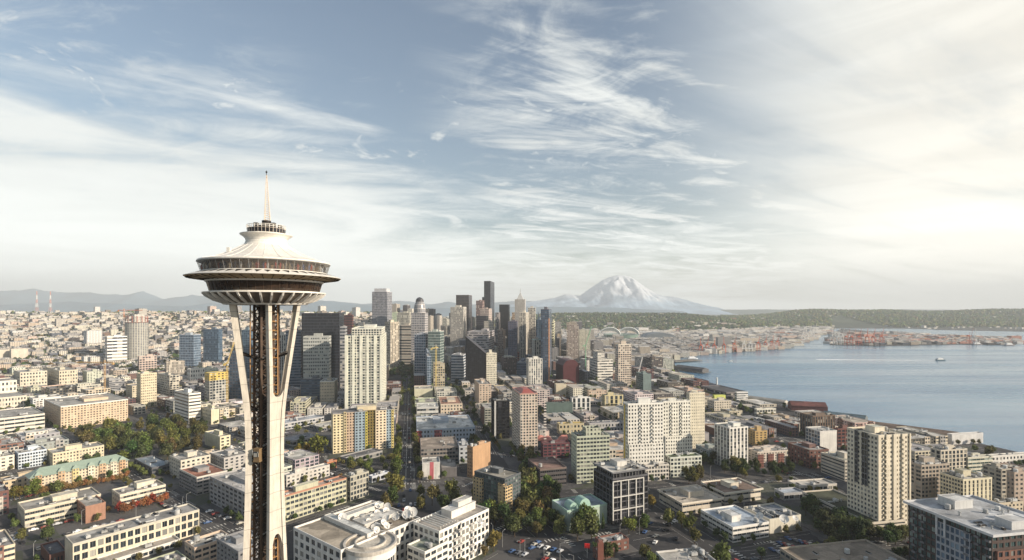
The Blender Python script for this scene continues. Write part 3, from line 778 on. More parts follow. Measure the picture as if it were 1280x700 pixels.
BLD('dark slate tower left of the teal glass tower', 287, 301, 304, 438, 502, 'D', (.10, .11, .14), 'bal', nf=18, glass='glass_blue', kind='apartment_tower', cat='tower')
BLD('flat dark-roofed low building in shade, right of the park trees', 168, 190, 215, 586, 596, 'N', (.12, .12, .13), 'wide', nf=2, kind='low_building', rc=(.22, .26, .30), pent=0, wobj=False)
BLD('grey apartment block with a terracotta roof deck', 224, 246, 284, 598, 620, 'N', (.26, .25, .25), 'wide', nf=5, kind='apartment_building', rc=(.36, .17, .12), pc=(.55, .52, .46), pent=1, un=3, ref='the block with the terracotta roof deck')
BLD('cream apartment row behind the terracotta roof deck', 212, 226, 263, 577, 600, 'N', (.60, .55, .46), 'punch', nf=5, un=6)
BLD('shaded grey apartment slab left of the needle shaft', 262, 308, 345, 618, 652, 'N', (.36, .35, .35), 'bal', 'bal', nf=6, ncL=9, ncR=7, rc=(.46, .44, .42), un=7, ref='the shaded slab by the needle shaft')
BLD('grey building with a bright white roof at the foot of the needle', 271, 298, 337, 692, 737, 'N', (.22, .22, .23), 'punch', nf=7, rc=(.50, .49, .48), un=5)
BLD('grey and white flats with stepped roofs, right behind the needle waist', 262, 280, 312, 574, 594, 'N', (.44, .42, .40), 'punch', nf=5, un=5)
# --- right of the needle shaft
b = BLD('long green and cream apartment row with brick-red roof terraces', 338, 346, 433, 624, 657, 'N', (.50, .49, .36), 'wide', nf=5, ncR=17, rc=(.36, .28, .24), pc=(.42, .22, .15), un=10, ref='the green and cream apartment row')
BLD('end block with a pale stepped roof and dark green lower floors', 430, 438, 461, 597, 627, 'N', (.42, .40, .33), 'grid', nf=5, ncR=6, rc=(.50, .48, .44), un=4)
BLD('white-roofed low building with rooftop sheds behind the apartment row', 352, 358, 412, 596, 610, 'N', (.55, .52, .48), 'punch', nf=3, rc=(.56, .54, .50), un=8)
BLD('low white-roofed shed under the autumn trees by the main street', 461, 465, 486, 597, 604, 'N', (.50, .52, .56), 'wide', nf=1, kind='shed', rc=(.58, .60, .64), pent=0, un=2)
BLD('low charcoal-roofed pavilion in front of the many-coloured slab', 424, 436, 478, 575, 581, 'N', (.30, .29, .28), 'wide', nf=1, kind='low_building', rc=(.16, .16, .17), pent=0, un=3)
BLD('low grey annex left of the many-coloured slab among trees', 352, 366, 398, 552, 558, 'N', (.40, .38, .37), 'wide', nf=1, kind='low_building', rc=(.24, .24, .26), pent=0, un=3)
BLD('long low white-grey workshop behind the needle waist on the right', 345, 356, 405, 530, 538, 'N', (.46, .46, .47), 'wide', nf=2, kind='workshop_building', rc=(.38, .40, .43), pent=0, un=5)
BLD('small bright orange brick annex beside the autumn trees', 405, 409, 421, 579, 588, 'N', (.46, .20, .11), 'punch', nf=2, kind='brick_building', pent=0, un=1)
# the broadcast centre
b = BLD('white broadcast centre with square dark windows and a roof full of satellite dishes', 367, 426, 525, 690, 748, 'N', (.74, .71, .66), (.62, .62), nf=5, ncL=8, ncR=14, kind='office_building', rc=(.36, .31, .25), pc=(.68, .66, .62), pent=0, un=0, wobj=True, ref='the white broadcast centre')
BC = b
def local(b, a, c, dz=0.0): return b.P+b.dR*b.wR*a+b.dL*b.wL*c+Vector((0, 0, b.z1-b.z0+dz))
penthouse(b.root, b.P, b.dR, b.wR, b.dL, b.wL, b.z1, .34, .42, .06, .96, 2.2, (.66, .64, .60), 'roof_ridge')
penthouse(b.root, b.P, b.dR, b.wR, b.dL, b.wL, b.z1, .44, .97, .70, .80, 2.6, (.66, .64, .60), 'roof_ridge')
penthouse(b.root, b.P, b.dR, b.wR, b.dL, b.wL, b.z1, .46, .90, .30, .55, 2.4, (.60, .58, .54), 'plant_room')
units(b.root, b.P+b.dR*b.wR*.44, b.dR, b.wR*.54, b.dL, b.wL*.7, b.z1+.2, 26, 5, (0, 0, 0, 0))
Q = local(b, .16, -.02)       # rotunda on the near corner
mb = MB(); Qc = b.P+b.dR*b.wR*.30-b.dL*3
mb.lathe([(13, b.z0), (13, b.z1-1)], (Qc.x, Qc.y), 40, 0); mb.build('rotunda', [facade(.82, .6)], b.root, (.72, .70, .65))
mb = MB(); mb.lathe([(13.6, b.z1-1), (13.6, b.z1+.9), (12.4, b.z1+.9), (12.4, b.z1)], (Qc.x, Qc.y), 40, 0); mb.lathe([(12.4, b.z1), (0, b.z1+.02)], (Qc.x, Qc.y), 40, 1)
mb.lathe([(8, b.z1+.05), (8, b.z1+1.2), (7.3, b.z1+1.2), (7.3, b.z1+.1)], (Qc.x, Qc.y), 32, 0)
mb.build('rotunda_roof', [M['unit'], M['roofm']], b.root, (.52, .48, .42))
b = BLD('white six-storey office with recessed balconies and a slatted roof terrace', 517, 549, 611, 666, 722, 'N', (.78, .75, .69), (.66, .62), nf=6, ncL=5, ncR=12, kind='office_building', rc=(.36, .33, .30), pc=(.74, .71, .66), pent=0, un=3, wobj=True, frame='frame_dark', ref='the white six-storey office')
OW = b
penthouse(b.root, b.P, b.dR, b.wR, b.dL, b.wL, b.z1, .42, .92, .38, .78, 4.2, (.70, .67, .62), 'penthouse')
penthouse(b.root, b.P, b.dR, b.wR, b.dL, b.wL, b.z1, .60, .88, .46, .70, 7.0, (.62, .60, .56), 'plant_room')
for k in range(6):
    Q = b.P+b.dR*(b.wR*(.05+.055*k)); mb = MB(); mb.beam(Q+b.dL*1+Vector((0, 0, b.z1-b.z0+2.2)), Q+b.dL*(b.wL*.85)+Vector((0, 0, b.z1-b.z0+2.2)), .28); mb.build('terrace_beam', M['paint'], b.root, (.7, .68, .62))
for k, (aa, bb) in enumerate(((.04, .02), (.36, .02), (.04, .9), (.36, .9))):
    Q = b.P+b.dR*b.wR*aa+b.dL*b.wL*bb; mb = MB(); mb.beam((Q.x, Q.y, b.z1), (Q.x, Q.y, b.z1+2.2), .2); mb.build('terrace_post', M['paint'], b.root, (.7, .68, .62))
balconies(b, 'R', [3, 4, 7], 1.4, (.45, .44, .42), .9)
b = BLD('curved white lower wing of the six-storey office with stepped terraces', 509, 531, 560, 692, 735, 'N', (.72, .70, .64), 'wide', nf=5, kind='office_wing', rc=(.30, .32, .26), pent=0, un=2, wobj=True)
# --- middle: gold, orange, mint, glass
b = BLD('gold and dark glass residential block with a leafy roof garden', 593, 631, 651, 600, 648, 'N', (.10, .11, .12), 'bal', 'glass', nf=10, ncL=11, ncR=6, kind='apartment_tower', cat='building', rc=(.30, .28, .24), glass='glass_green', pent=1, un=5, wobj=True, ref='the gold and dark glass block')
G = b
for (face, t0, t1, pr) in (('L', .70, 1.0, 1.6), ('L', 0.0, .16, 2.0), ('R', .0, .42, 2.0)):
    if face == 'L': Q = b.P+b.dL*b.wL*t0-b.dR*pr; body(b.root, Q, b.dR, 4, b.dL, b.wL*(t1-t0), b.z0, b.z1-2.5, (.56, .42, .24), 'punch', 'bal', 10, 3, 2, name='gold_bay', geo=True)
    else: Q = b.P+b.dR*b.wR*t0-b.dL*pr-b.dR*1.8; body(b.root, Q, b.dR, b.wR*(t1-t0), b.dL, 4, b.z0, b.z1-4, (.56, .42, .24), (.9, .42), 'bal', 10, 2, 3, name='gold_bay', geo=True)
BLD('ochre orange blank-walled block with a square stair tower on its roof', 584, 591, 613, 560, 598, 'N', (.46, .29, .17), 'blank', 'punch', nf=9, ncL=3, kind='brick_building', rc=(.44, .42, .38), pent=1, ref='the ochre orange block')
mb = None
b = BLD('mint green low building with a barrel vault on its roof and trees in front', 690, 709, 759, 640, 664, 66, (.42, .50, .42), 'blank', 'blank', nf=3, kind='theatre_building', rc=(.40, .44, .48), pc=(.40, .54, .44), pent=0, un=3, ref='the mint green building')
mb = MB()
for (ta, tb, hh) in ((.10, .30, 4.5), (.34, .62, 6.0)):
    L0, L1 = b.wR*ta, b.wR*tb; n = 10; dep0, dep1 = b.wL*.10, b.wL*.45
    prev = None
    for k in range(n+1):
        t = math.pi*k/n; off = L0+(L1-L0)*(.5-.5*math.cos(t)); zz = b.z1+hh*math.sin(t)**.8
        Q0 = b.P+b.dR*off+b.dL*dep0; Q1 = b.P+b.dR*off+b.dL*dep1
        cur = ((Q0.x, Q0.y, zz), (Q1.x, Q1.y, zz))
        if prev:
            mb.quad(prev[0], cur[0], cur[1], prev[1]); c0 = b.P+b.dR*((L0+L1)/2)+b.dL*dep0
            mb.poly([(c0.x, c0.y, b.z1), cur[0], prev[0]])
        prev = cur
mb.build('barrel_vault', M['paint'], b.root, (.34, .50, .42))
BLD('dark office with a pinkish brown flat roof among the trees', 660, 675, 708, 588, 610, 74, (.10, .09, .09), 'ribbon', nf=4, kind='office_building', rc=(.27, .17, .14), pc=(.2, .15, .13), pent=0, un=3, glass='glass_dark', ref='the dark office with the pinkish roof')
b = BLD('black glass tower of ten storeys with white mullions and a set-back top floor', 742, 766, 810, 600, 658, 68, (.10, .10, .11), 'glass', nf=8, ncL=6, ncR=8, kind='office_tower', cat='building', glass='glass_dark', rc=(.5, .49, .47), pc=(.10, .10, .11), pent=0, un=0, wobj=True, frame='frame_dark', ref='the black glass tower')
K = b
for k in range(5):            # pale frames standing proud of the glass
    Q = b.P+b.dR*b.wR*k/4*.86-b.dL*.3; mb = MB(); mb.box((Q.x, Q.y), .7, .7, b.z0+4, b.z1-1, math.atan2(b.dR.y, b.dR.x)); mb.build('pale_mullion', M['paint'], b.root, (.60, .58, .54))
for zz in (.34, .62, .965):
    Q = b.P+b.dR*b.wR*.43-b.dL*.5; mb = MB(); mb.box((Q.x, Q.y), b.wR*.86+.5, .6, b.z0+(b.z1-b.z0)*zz-.3, b.z0+(b.z1-b.z0)*zz+.3, math.atan2(b.dR.y, b.dR.x)); mb.build('pale_crossbar', M['paint'], b.root, (.60, .58, .54))
body(b.root, b.P+b.dR*1.6+b.dL*1.6, b.dR, b.wR-3, b.dL, b.wL-3, b.z1, b.z1+4.2, (.2, .2, .2), 'glass', 'glass', 1, 8, 10, 'glass_dark', 'top_floor', True)
roof(b.root, b.P-b.dR*.4-b.dL*.4, b.dR, b.wR+.8, b.dL, b.wL+.8, b.z1+4.3, (.54, .52, .48), (.16, .16, .17), .5, 0, .5)
penthouse(b.root, b.P, b.dR, b.wR, b.dL, b.wL, b.z1+4.4, .38, .66, .45, .8, 3.4, (.62, .60, .56))
units(b.root, b.P, b.dR, b.wR, b.dL, b.wL*.9, b.z1+4.5, 10, 77, (.38, .66, .45, .8))
b = BLD('pale green-grey block of flats with shaded left flank and stepped top', 714, 721, 762, 547, 605, 'B', (.50, .53, .42), 'wide', 'punch', nf=12, ncR=10, kind='apartment_tower', cat='building', rc=(.36, .36, .30), ref='the pale green-grey block of flats')
body(b.root, b.P+b.dR*b.wR*.30+b.dL*2, b.dR, b.wR*.45, b.dL, b.wL*.6, b.z1, b.z1+7, (.48, .50, .40), 'wide', 'punch', 2, 3, 4, name='upper_storeys', geo=True)
# residential tower with red roof
b = BLD('slender pink-beige residential tower with a red pyramid cap', 640, 650, 672, 493, 568, 'B', (.66, .57, .48), (.62, .62), 'bal', nf=21, ncR=6, ncL=4, kind='apartment_tower', cat='tower', pent=0, un=0, pc=(.5, .3, .25), ref='the tower with the red pyramid cap', bal=('R', [0, 8], 1.2, (.6, .55, .5)))
mb = MB(); o = [Vector((x, y, b.z1+.6)) for x, y in rect(b.P, b.dR, b.wR, b.dL, b.wL, -2.5)]; c_ = (o[0]+o[2])/2+Vector((0, 0, 5))
i4 = [p+(c_-p)*.55 for p in o]
for k in range(4): mb.quad(o[k], o[(k+1) % 4], i4[(k+1) % 4], i4[k])
mb.poly(i4); mb.build('red_roof', M['paint'], b.root, (.36, .10, .08))
b = BLD('black glass slab with one white edge column left of the red-capped tower', 614, 618, 637, 502, 549, 'B', (.02, .02, .022), 'glass', nf=12, kind='office_tower', cat='tower', glass='glass_dark', rc=(.4, .38, .35), ref='the black glass slab')
mb = MB(); Q = b.P-b.dR*.4-b.dL*.4; mb.box((Q.x+1.2, Q.y), 1.8, 1.8, b.z0, b.z1+.5); mb.build('white_column', M['paint'], b.root, (.72, .70, .66))
BLD('small pinkish tan tower with blank side left of the black slab', 593, 599, 614, 481, 509, 'B', (.60, .48, .38), 'punch', nf=10, kind='apartment_tower', cat='tower')
# colourful slab
b = BLD('broad residential slab painted in cream, tan, blue and olive vertical strips', 411, 416, 492, 518, 567, 67, (.66, .56, .38), 'punch', nf=14, ncR=3, ncL=4, kind='apartment_tower', cat='building', rc=(.20, .19, .19), pc=(.3, .29, .28), pent=1, un=4, ref='the many-coloured slab', wL=22)
for t0, t1, pr, cc, n_ in ((0, .17, 1.6, (.74, .64, .42), 4), (.17, .215, 2.4, (.52, .44, .27), 1), (.215, .35, .8, (.52, .40, .30), 4), (.35, .52, 1.8, (.30, .38, .44), 5), (.52, .555, 2.4, (.55, .48, .12), 1), (.555, .69, .5, (.20, .15, .05), 4), (.69, .87, 1.8, (.74, .62, .46), 4), (.87, .96, .9, (.30, .38, .44), 2), (.96, 1.0, 1.5, (.60, .50, .20), 1)):
    Q = b.P+b.dR*b.wR*t0-b.dL*pr
    body(b.root, Q, b.dR, b.wR*(t1-t0), b.dL, pr+.5, b.z0, b.z1+random.choice([0, .8, 1.6]), cc, 'blank', (.50, .50), 14, 1, min(3, n_), 'glass_dark', name='painted_bay', geo=True)
BLD('tan block of flats with small dark windows and a white band under the roof', 400, 418, 422, 477, 508, 'B', (.58, .50, .38), 'small', nf=8, ncL=9, kind='apartment_building', pc=(.74, .72, .66), ref='the tan block with the white band', bal=None)
# --- big white apartment tower and its neighbours
b = BLD('tall white balconied apartment tower of about thirty storeys, widest in the left skyline', 431, 478, 483, 420, 514, 'B', (.70, .70, .60), 'grid', nf=28, ncL=13, ncR=5, kind='apartment_tower', cat='tower', pent=0, un=0, ref='the tall white balconied tower')
body(b.root, b.P+b.dL*b.wL*.02+b.dR*1.5, b.dR, b.wR*.8, b.dL, b.wL*.80, b.z1, b.z1+10, (.70, .69, .60), 'grid', 'grid', 3, 11, 4, name='crown_storeys', geo=True)
roof(b.root, b.P+b.dL*b.wL*.02+b.dR*1.5, b.dR, b.wR*.8, b.dL, b.wL*.80, b.z1+10, (.5, .5, .45), (.7, .7, .62), 1.2)
penthouse(b.root, b.P, b.dR, b.wR, b.dL, b.wL, b.z1+10.2, .3, .7, .25, .55, 4.5, (.66, .65, .58))
for fr in (.0, .16, .36, .54, .74, .93):
    Q = b.P+b.dL*b.wL*fr-b.dR*.9; mb = MB(); o = rect(Q, b.dR, 1.0, b.dL, b.wL*.07, 0); mb.prism(o, b.z0, b.z1+1.5); mb.build('corner_pier', M['wall'], b.root, (.72, .72, .62))
balconies(b, 'L', [2, 6, 9, 11], 1.5, (.66, .66, .58), .9)
BLD('huge near-black glass office block behind the needle right leg', 377, 424, 430, 392, 487, 'B', (.035, .04, .055), 'glass', nf=26, ncL=26, kind='office_tower', cat='tower', glass='glass_dark', rc=(.08, .08, .09), pent=0, un=0, ref='the near-black office block')
BLD('pale speckled concrete facade block standing before the near-black office', 379, 411, 414, 421, 497, 'B', (.42, .43, .40), (.62, .45), nf=18, ncL=14, kind='office_tower', cat='tower', ref='the pale speckled block')
BLD('narrow grey striped tower at the right edge of the near-black office', 425, 431, 434, 409, 492, 'B', (.30, .30, .31), 'ribbon', nf=20, kind='apartment_tower', cat='tower', pent=0)
BLD('dark red gridded tower behind the white balconied tower', 427, 440, 442, 394, 440, 'D', (.14, .05, .045), 'grid', nf=14, kind='office_tower', cat='tower', glass='glass_dark', ref='the dark red tower')
BLD('blue-grey banded tower between the needle leg and the dark office', 357, 376, 379, 414, 484, 'B', (.20, .23, .28), 'ribbon', nf=20, glass='glass_blue', kind='apartment_tower', cat='tower')
BLD('white ribbed tower seen between the needle legs', 344, 357, 360, 419, 480, 'B', (.60, .58, .52), 'vert', nf=18, kind='office_tower', cat='tower')
BLD('dark slate block low behind the needle right leg', 376, 400, 404, 474, 500, 'B', (.10, .12, .15), 'ribbon', nf=8, glass='glass_blue', kind='office_building')
b = BLD('very tall silver-violet glass tower at the left end of downtown', 465, 484, 490, 365, 457, 'D', (.40, .39, .42), 'glass', nf=44, ncL=12, glass='glass_grey', kind='office_tower', cat='tower', pent=0, un=0, rc=(.6, .6, .6), ref='the very tall silver tower')
penthouse(b.root, b.P, b.dR, b.wR, b.dL, b.wL, b.z1, .15, .85, .1, .9, 9, (.55, .55, .57), 'crown')
BLD('rounded tan ribbed tower with a dark shaded flank beside the silver tower', 481, 488, 499, 403, 464, 40, (.62, .54, .42), 'vert', 'grid', nf=30, kind='apartment_tower', cat='tower', ref='the rounded tan tower')
BLD('cream hotel tower seen over the rounded tan tower', 496, 512, 514, 391, 440, 'D', (.60, .57, .48), 'vert', nf=16, kind='hotel_tower', cat='tower')
BLD('beige ribbon-windowed office slab in front of the cream hotel', 498, 515, 519, 407, 458, 'D', (.50, .45, .38), 'ribbon', nf=15, ncL=1, kind='office_tower', cat='tower', ref='the beige ribboned slab')
b = BLD('round-shouldered tower crowned by a dark dome', 514, 531, 535, 391, 462, 'D', (.50, .47, .46), 'grid', nf=24, ncL=8, glass='glass_grey', kind='office_tower', cat='tower', pent=0, roofoff=True, ref='the dome-topped tower')
mb = MB(); C0 = b.P+b.dR*b.wR/2+b.dL*b.wL/2; rr = min(b.wL, b.wR)*.5
mb.lathe([(rr, b.z1), (rr*.98, b.z1+10), (rr*.86, b.z1+20), (rr*.62, b.z1+28)], (C0.x, C0.y), 24, 0, cu=1); mb.build('barrel_top', [facade(.7, .8, 'glass_grey')], b.root, (.52, .49, .47))
mb = MB(); mb.lathe([(rr*.70, b.z1+27.5), (rr*.6, b.z1+33), (rr*.35, b.z1+37), (0, b.z1+38.5)], (C0.x, C0.y), 24, 0); mb.build('dome', M['paint'], b.root, (.06, .06, .07), smooth=True)
BLD('white-gridded tower below the dome-topped tower', 518, 532, 536, 418, 475, 'D', (.48, .50, .54), 'grid', nf=17, glass='glass_blue', kind='apartment_tower', cat='tower')
BLD('light blue glass tower above the main street', 518, 534, 539, 446, 489, 'B', (.38, .44, .52), 'glass', nf=14, ncL=7, glass='glass_blue', kind='apartment_tower', cat='tower', ref='the light blue glass tower')
BLD('green-white glass tower with a dark lower right corner', 535, 550, 555, 415, 476, 'D', (.44, .48, .44), 'glass', nf=18, glass='glass_green', kind='apartment_tower', cat='tower', rc=(.6, .66, .62))
BLD('tan mid-rise with lit end beside the yellow tower crane', 539, 542, 556, 455, 489, 'B', (.46, .40, .28), 'bal', nf=11, kind='apartment_building')
BLD('white-beige square block left of the ribbed skyscraper', 555, 568, 571, 420, 442, 'D', (.62, .58, .50), 'bal', nf=7, kind='office_building')
BLD('beige skyscraper with fine vertical ribs', 563, 579, 583, 384, 447, 'D', (.60, .56, .50), 'vert', nf=30, ncL=12, kind='office_tower', cat='tower', ref='the ribbed beige skyscraper', pc=(.66, .63, .57))
BLD('dark-topped skyscraper with an orange lit side behind the ribbed one', 570, 586, 590, 369, 440, 'D', (.16, .13, .13), 'glass', nf=38, glass='glass_dark', kind='office_tower', cat='tower', pent=0, rc=(.05, .05, .05), ref='the dark-topped skyscraper')
BLD('white-grey louvred office beneath the black wedge tower', 564, 579, 583, 444, 482, 'D', (.48, .49, .51), 'ribbon', nf=11, glass='glass_blue', kind='office_building')
# tallest: three joined concave shafts
b = BLD('tallest black skyscraper of the skyline with one bright edge', 605, 613, 618, 351.5, 432, 'D', (.03, .026, .035), 'glass', nf=60, ncL=6, glass='glass_dark', kind='office_tower', cat='skyscraper', pent=0, un=0, rc=(.03, .03, .03), ref='the tallest black skyscraper')
body(b.root, b.P+b.dL*b.wL+b.dR*2, b.dR, b.wR*.7, b.dL, 8, b.z0, b.z1-62, (.03, .026, .035), 'glass', 'glass', 50, 3, 4, 'glass_dark', 'lower_shaft', False)
body(b.root, b.P+b.dR*b.wR+b.dL*2, b.dR, 10, b.dL, b.wL*.8, b.z0, b.z1-30, (.05, .04, .045), 'glass', 'glass', 50, 3, 4, 'glass_dark', 'lower_shaft', False)
BLD('reddish brown granite tower just left of the tallest skyscraper', 595, 603, 606, 376, 432, 'D', (.30, .19, .17), 'grid', nf=30, kind='office_tower', cat='tower')
BLD('pinkish stepped block in front of the tallest skyscraper', 600, 611, 615, 386, 440, 'D', (.46, .38, .34), 'punch', nf=20, kind='office_tower', cat='tower')
BLD('dark slab below the pinkish stepped block', 595, 608, 613, 395, 445, 'D', (.09, .08, .10), 'glass', nf=18, glass='glass_dark', kind='office_tower', cat='tower', pent=0)
BLD('plain beige slab right of the dark slab', 605, 616, 620, 402, 450, 'D', (.52, .47, .40), 'small', nf=16, kind='office_tower', cat='tower')
BLD('solid black boxy skyscraper right of the tallest one', 624, 636, 640, 381, 445, 'D', (.022, .018, .02), 'glass', nf=40, glass='glass_dark', kind='office_tower', cat='skyscraper', pent=0, un=0, rc=(.03, .03, .03), ref='the boxy black skyscraper')
BLD('narrow grey tower at the left shoulder of the boxy black skyscraper', 619, 623, 626, 391, 446, 'D', (.33, .30, .30), 'vert', nf=30, kind='office_tower', cat='tower', pent=0)
BLD('wide flat grey-violet office with a black band under its roof', 584, 611, 618, 415, 462, 'D', (.40, .37, .38), 'ribbon', nf=16, ncL=14, kind='office_tower', cat='tower', rc=(.3, .3, .3), ref='the wide grey-violet office')
BLD('brown round-topped brick tower in front of the boxy black skyscraper', 622, 629, 632, 413, 452, 'D', (.34, .25, .20), 'punch', nf=18, kind='office_tower', cat='tower')
b = BLD('pale stone skyscraper with a pyramid top and spire', 643.5, 656, 660, 374, 452, 'D', (.62, .57, .50), 'vert', nf=50, ncL=9, glass='glass_grey', kind='office_tower', cat='skyscraper', pent=0, roofoff=True, un=0, ref='the spired skyscraper')
def pyramid_top(b, h, hs, color, e=-2.0):
    o = [Vector((x, y, b.z1)) for x, y in rect(b.P, b.dR, b.wR, b.dL, b.wL, e)]; c_ = (o[0]+o[2])/2; mb = MB(); mb.poly([Vector((p[0], p[1], b.z1)) for p in rect(b.P, b.dR, b.wR, b.dL, b.wL, 0)])
    q = [p+(c_-p)*.35+Vector((0, 0, h*.35)) for p in o]; ap = c_+Vector((0, 0, h))
    for k in range(4):
        mb.quad(o[k], o[(k+1) % 4], q[(k+1) % 4], q[k]); mb.poly([q[k], q[(k+1) % 4], ap])
    mb.build('pyramid_roof', M['paint'], b.root, color)
    mb = MB(); mb.beam(ap-Vector((0, 0, 2)), ap+Vector((0, 0, hs)), .8, .2); mb.build('spire', M['steel'], b.root)
pyramid_top(b, 22, 10, (.50, .50, .48), e=-5)
BLD('slimmer light stone tower standing before the spired skyscraper', 649, 657, 661, 391, 458, 'D', (.68, .62, .52), 'vert', nf=34, kind='office_tower', cat='tower', ref='the slim light stone tower')
BLD('bright white-capped tower right of the spired skyscraper', 660, 669, 672, 385, 448, 'D', (.66, .62, .54), 'grid', nf=32, kind='office_tower', cat='tower', pc=(.72, .70, .64))
BLD('dark slate tower left of the slim stone tower', 635, 646, 650, 402, 462, 'D', (.15, .13, .17), 'bal', nf=26, glass='glass_blue', kind='apartment_tower', cat='tower')
BLD('sandy brick tower tucked beside the dark slate tower', 640, 647, 650, 391, 450, 'D', (.48, .35, .24), 'punch', nf=26, kind='office_tower', cat='tower')
BLD('small vivid orange-red block among the skyscraper bases', 647, 653, 655, 441, 456, 'D', (.50, .17, .12), 'bal', nf=5, kind='apartment_building', ref='the orange-red block')
BLD('slate blue mid-rise below the orange-red block', 646, 658, 663, 454, 473, 'D', (.12, .15, .22), 'ribbon', nf=6, glass='glass_blue', kind='office_building')
BLD('tall dark tower in shade with an orange hoist rail on its edge', 676, 686, 690, 387, 480, 'D', (.12, .12, .15), 'glass', nf=38, glass='glass_blue', kind='apartment_tower', cat='tower', ref='the tall dark shaded tower')
BLD('blue-green glass tower squeezed left of the tall dark tower', 670, 676, 679, 400, 465, 'D', (.16, .22, .28), 'glass', nf=26, glass='glass_blue', kind='apartment_tower', cat='tower')
BLD('greenish cream office with horizontal bands at the right end of downtown', 691, 692, 704, 403, 452, 'D', (.62, .60, .42), 'ribbon', nf=15, kind='office_tower', cat='tower', ref='the greenish cream banded tower')
BLD('cream tower with a slim blue mast above it', 665, 668, 679, 425, 472, 'B', (.58, .56, .50), 'vert', nf=16, ncR=4, kind='apartment_tower', cat='tower', pc=(.5, .66, .6))
b = BLD('white tower with strong dark window columns before the cream masted tower', 658, 661, 678, 449, 487, 'B', (.70, .68, .62), 'vert', nf=13, ncR=6, kind='apartment_tower', cat='tower', ref='the white tower with dark window columns')
b = BLD('cream twin-stepped tower touching the black wedge', 606, 608, 621, 442, 486, 'B', (.66, .62, .50), 'punch', nf=16, ncR=7, kind='apartment_tower', cat='tower', ref='the cream tower touching the wedge')
b = BLD('maroon round-shouldered office with one glowing vertical edge', 695, 704, 724, 457, 479, 'B', (.09, .024, .028), 'blank', nf=9, glass='glass_dark', kind='office_building', rc=(.1, .04, .04), pent=0, roofoff=True, ref='the maroon round-shouldered office')
mb = MB(); n = 12; prev = None
for k in range(n+1):
    t = k/n; hh = 11*(1-abs(2*t-1)**3); Q = b.P+b.dR*b.wR*t; cur = ((Q.x, Q.y, b.z1+hh), (Q.x+b.dL.x*b.wL, Q.y+b.dL.y*b.wL, b.z1+hh))
    if prev: mb.quad(prev[0], cur[0], cur[1], prev[1]); mb.quad((prev[0][0], prev[0][1], b.z1), (cur[0][0], cur[0][1], b.z1), cur[0], prev[0])
    prev = cur
mb.build('vaulted_roof', M['paint'], b.root, (.09, .026, .03))
b = BLD('white stepped apartment tower with horizontal balconies left of the tan column tower', 737, 747, 766, 450, 480, 'B', (.76, .73, .66), 'ribbon', nf=9, kind='apartment_tower', cat='tower', ref='the white stepped tower')
body(b.root, b.P+b.dR*1+b.dL*2, b.dR, b.wR*.45, b.dL, b.wL*.6, b.z1, b.z1+16, (.76, .73, .66), 'ribbon', 'ribbon', 5, 2, 2, name='upper_tier', geo=False)
b = BLD('round-cornered tan column tower standing alone near the waterfront', 769, 773, 789, 431, 486, 'B', (.62, .53, .44), 'bal', nf=20, ncR=6, kind='apartment_tower', cat='tower', pc=(.72, .66, .56), ref='the lone tan column tower')
BLD('dark green-grey slab at the waterfront edge', 795, 804, 814, 468, 492, 'B', (.17, .22, .22), 'blank', 'glass', nf=9, glass='glass_green', kind='office_building', rc=(.5, .6, .55), ref='the dark green-grey slab')
# black wedge: roof falls from left to right
P = ground_at(607, 486); dR, dL = dirs(96, 607); dR = Vector((.19, .98, 0)).normalized(); dL = Vector((-.98, .19, 0)).normalized()
dR, dL = dirs(6, 607); wl = reach(P, dL, 582, 5, 90); zt0 = HC+(HY-442)/F*P.y; zt1 = HC+(HY-421)/F*P.y
root = thing('wedge_tower', 'black glass tower whose roof slopes steeply down to the right', 'tower', (P.x, P.y, P.z))
mb = MB(); A, B_, C_, D_ = P, P+dR*24, P+dR*24+dL*wl, P+dL*wl
def zz(p, z): return (p.x, p.y, z)
mb.quad(zz(D_, 0), zz(A, 0), zz(A, zt0), zz(D_, zt1), 0, [(0, 0), (10, 0), (10, 18), (0, 30)]); mb.quad(zz(A, 0), zz(B_, 0), zz(B_, zt0), zz(A, zt0), 0, [(0, 0), (8, 0), (8, 18), (0, 18)])
mb.quad(zz(B_, 0), zz(C_, 0), zz(C_, zt1), zz(B_, zt0), 0); mb.quad(zz(C_, 0), zz(D_, 0), zz(D_, zt1), zz(C_, zt1), 0)
mb.build('wall', [facade(.92, .9, 'glass_dark')], root, (.02, .015, .02))
mb = MB(); mb.quad(zz(A, zt0+.4), zz(B_, zt0+.4), zz(C_, zt1+.4), zz(D_, zt1+.4)); mb.build('sloping_roof', M['paint'], root, (.05, .045, .05))
FOOT.append((rect(P, dR, 24, dL, wl, 3), P.y, 582, 607, 486, 421)); CAT.append(('the black wedge tower', 594, 455, P.y, 60))
# --- Belltown, right of centre
YL = (.62, .46, .12)
b = BLD('white twin-tone apartment tower with a yellow-edged shaded flank', 779, 785, 829, 506, 599, 'B', (.78, .76, .70), 'punch', 'bal', nf=20, ncR=12, ncL=4, kind='apartment_tower', cat='tower', ref='the white tower with the yellow-edged flank', bal=('R', [4, 8], 1.3, (.72, .70, .65)), pc=(.8, .78, .72))
mb = MB(); Q = b.P+b.dL*b.wL*.55-b.dR*.5; mb.prism(rect(Q, b.dR, .5, b.dL, 2.2, 0), b.z0, b.z1-1); mb.build('yellow_fin', M['paint'], b.root, YL)
mb = MB(); Q = b.P+b.dR*b.wR*.02-b.dL*1.2; mb2 = body(b.root, Q, b.dR, b.wR*.98, b.dL, 1.3, b.z0, b.z0+(b.z1-b.z0)*.47, (.78, .76, .70), 'blank', 'punch', 9, 2, 12, name='lower_storeys', geo=True)
BLD('white podium wing at the foot of the yellow-edged tower', 804, 807, 836, 583, 602, 'B', (.66, .62, .56), 'bal', nf=4, ncR=8, pent=0, un=2)
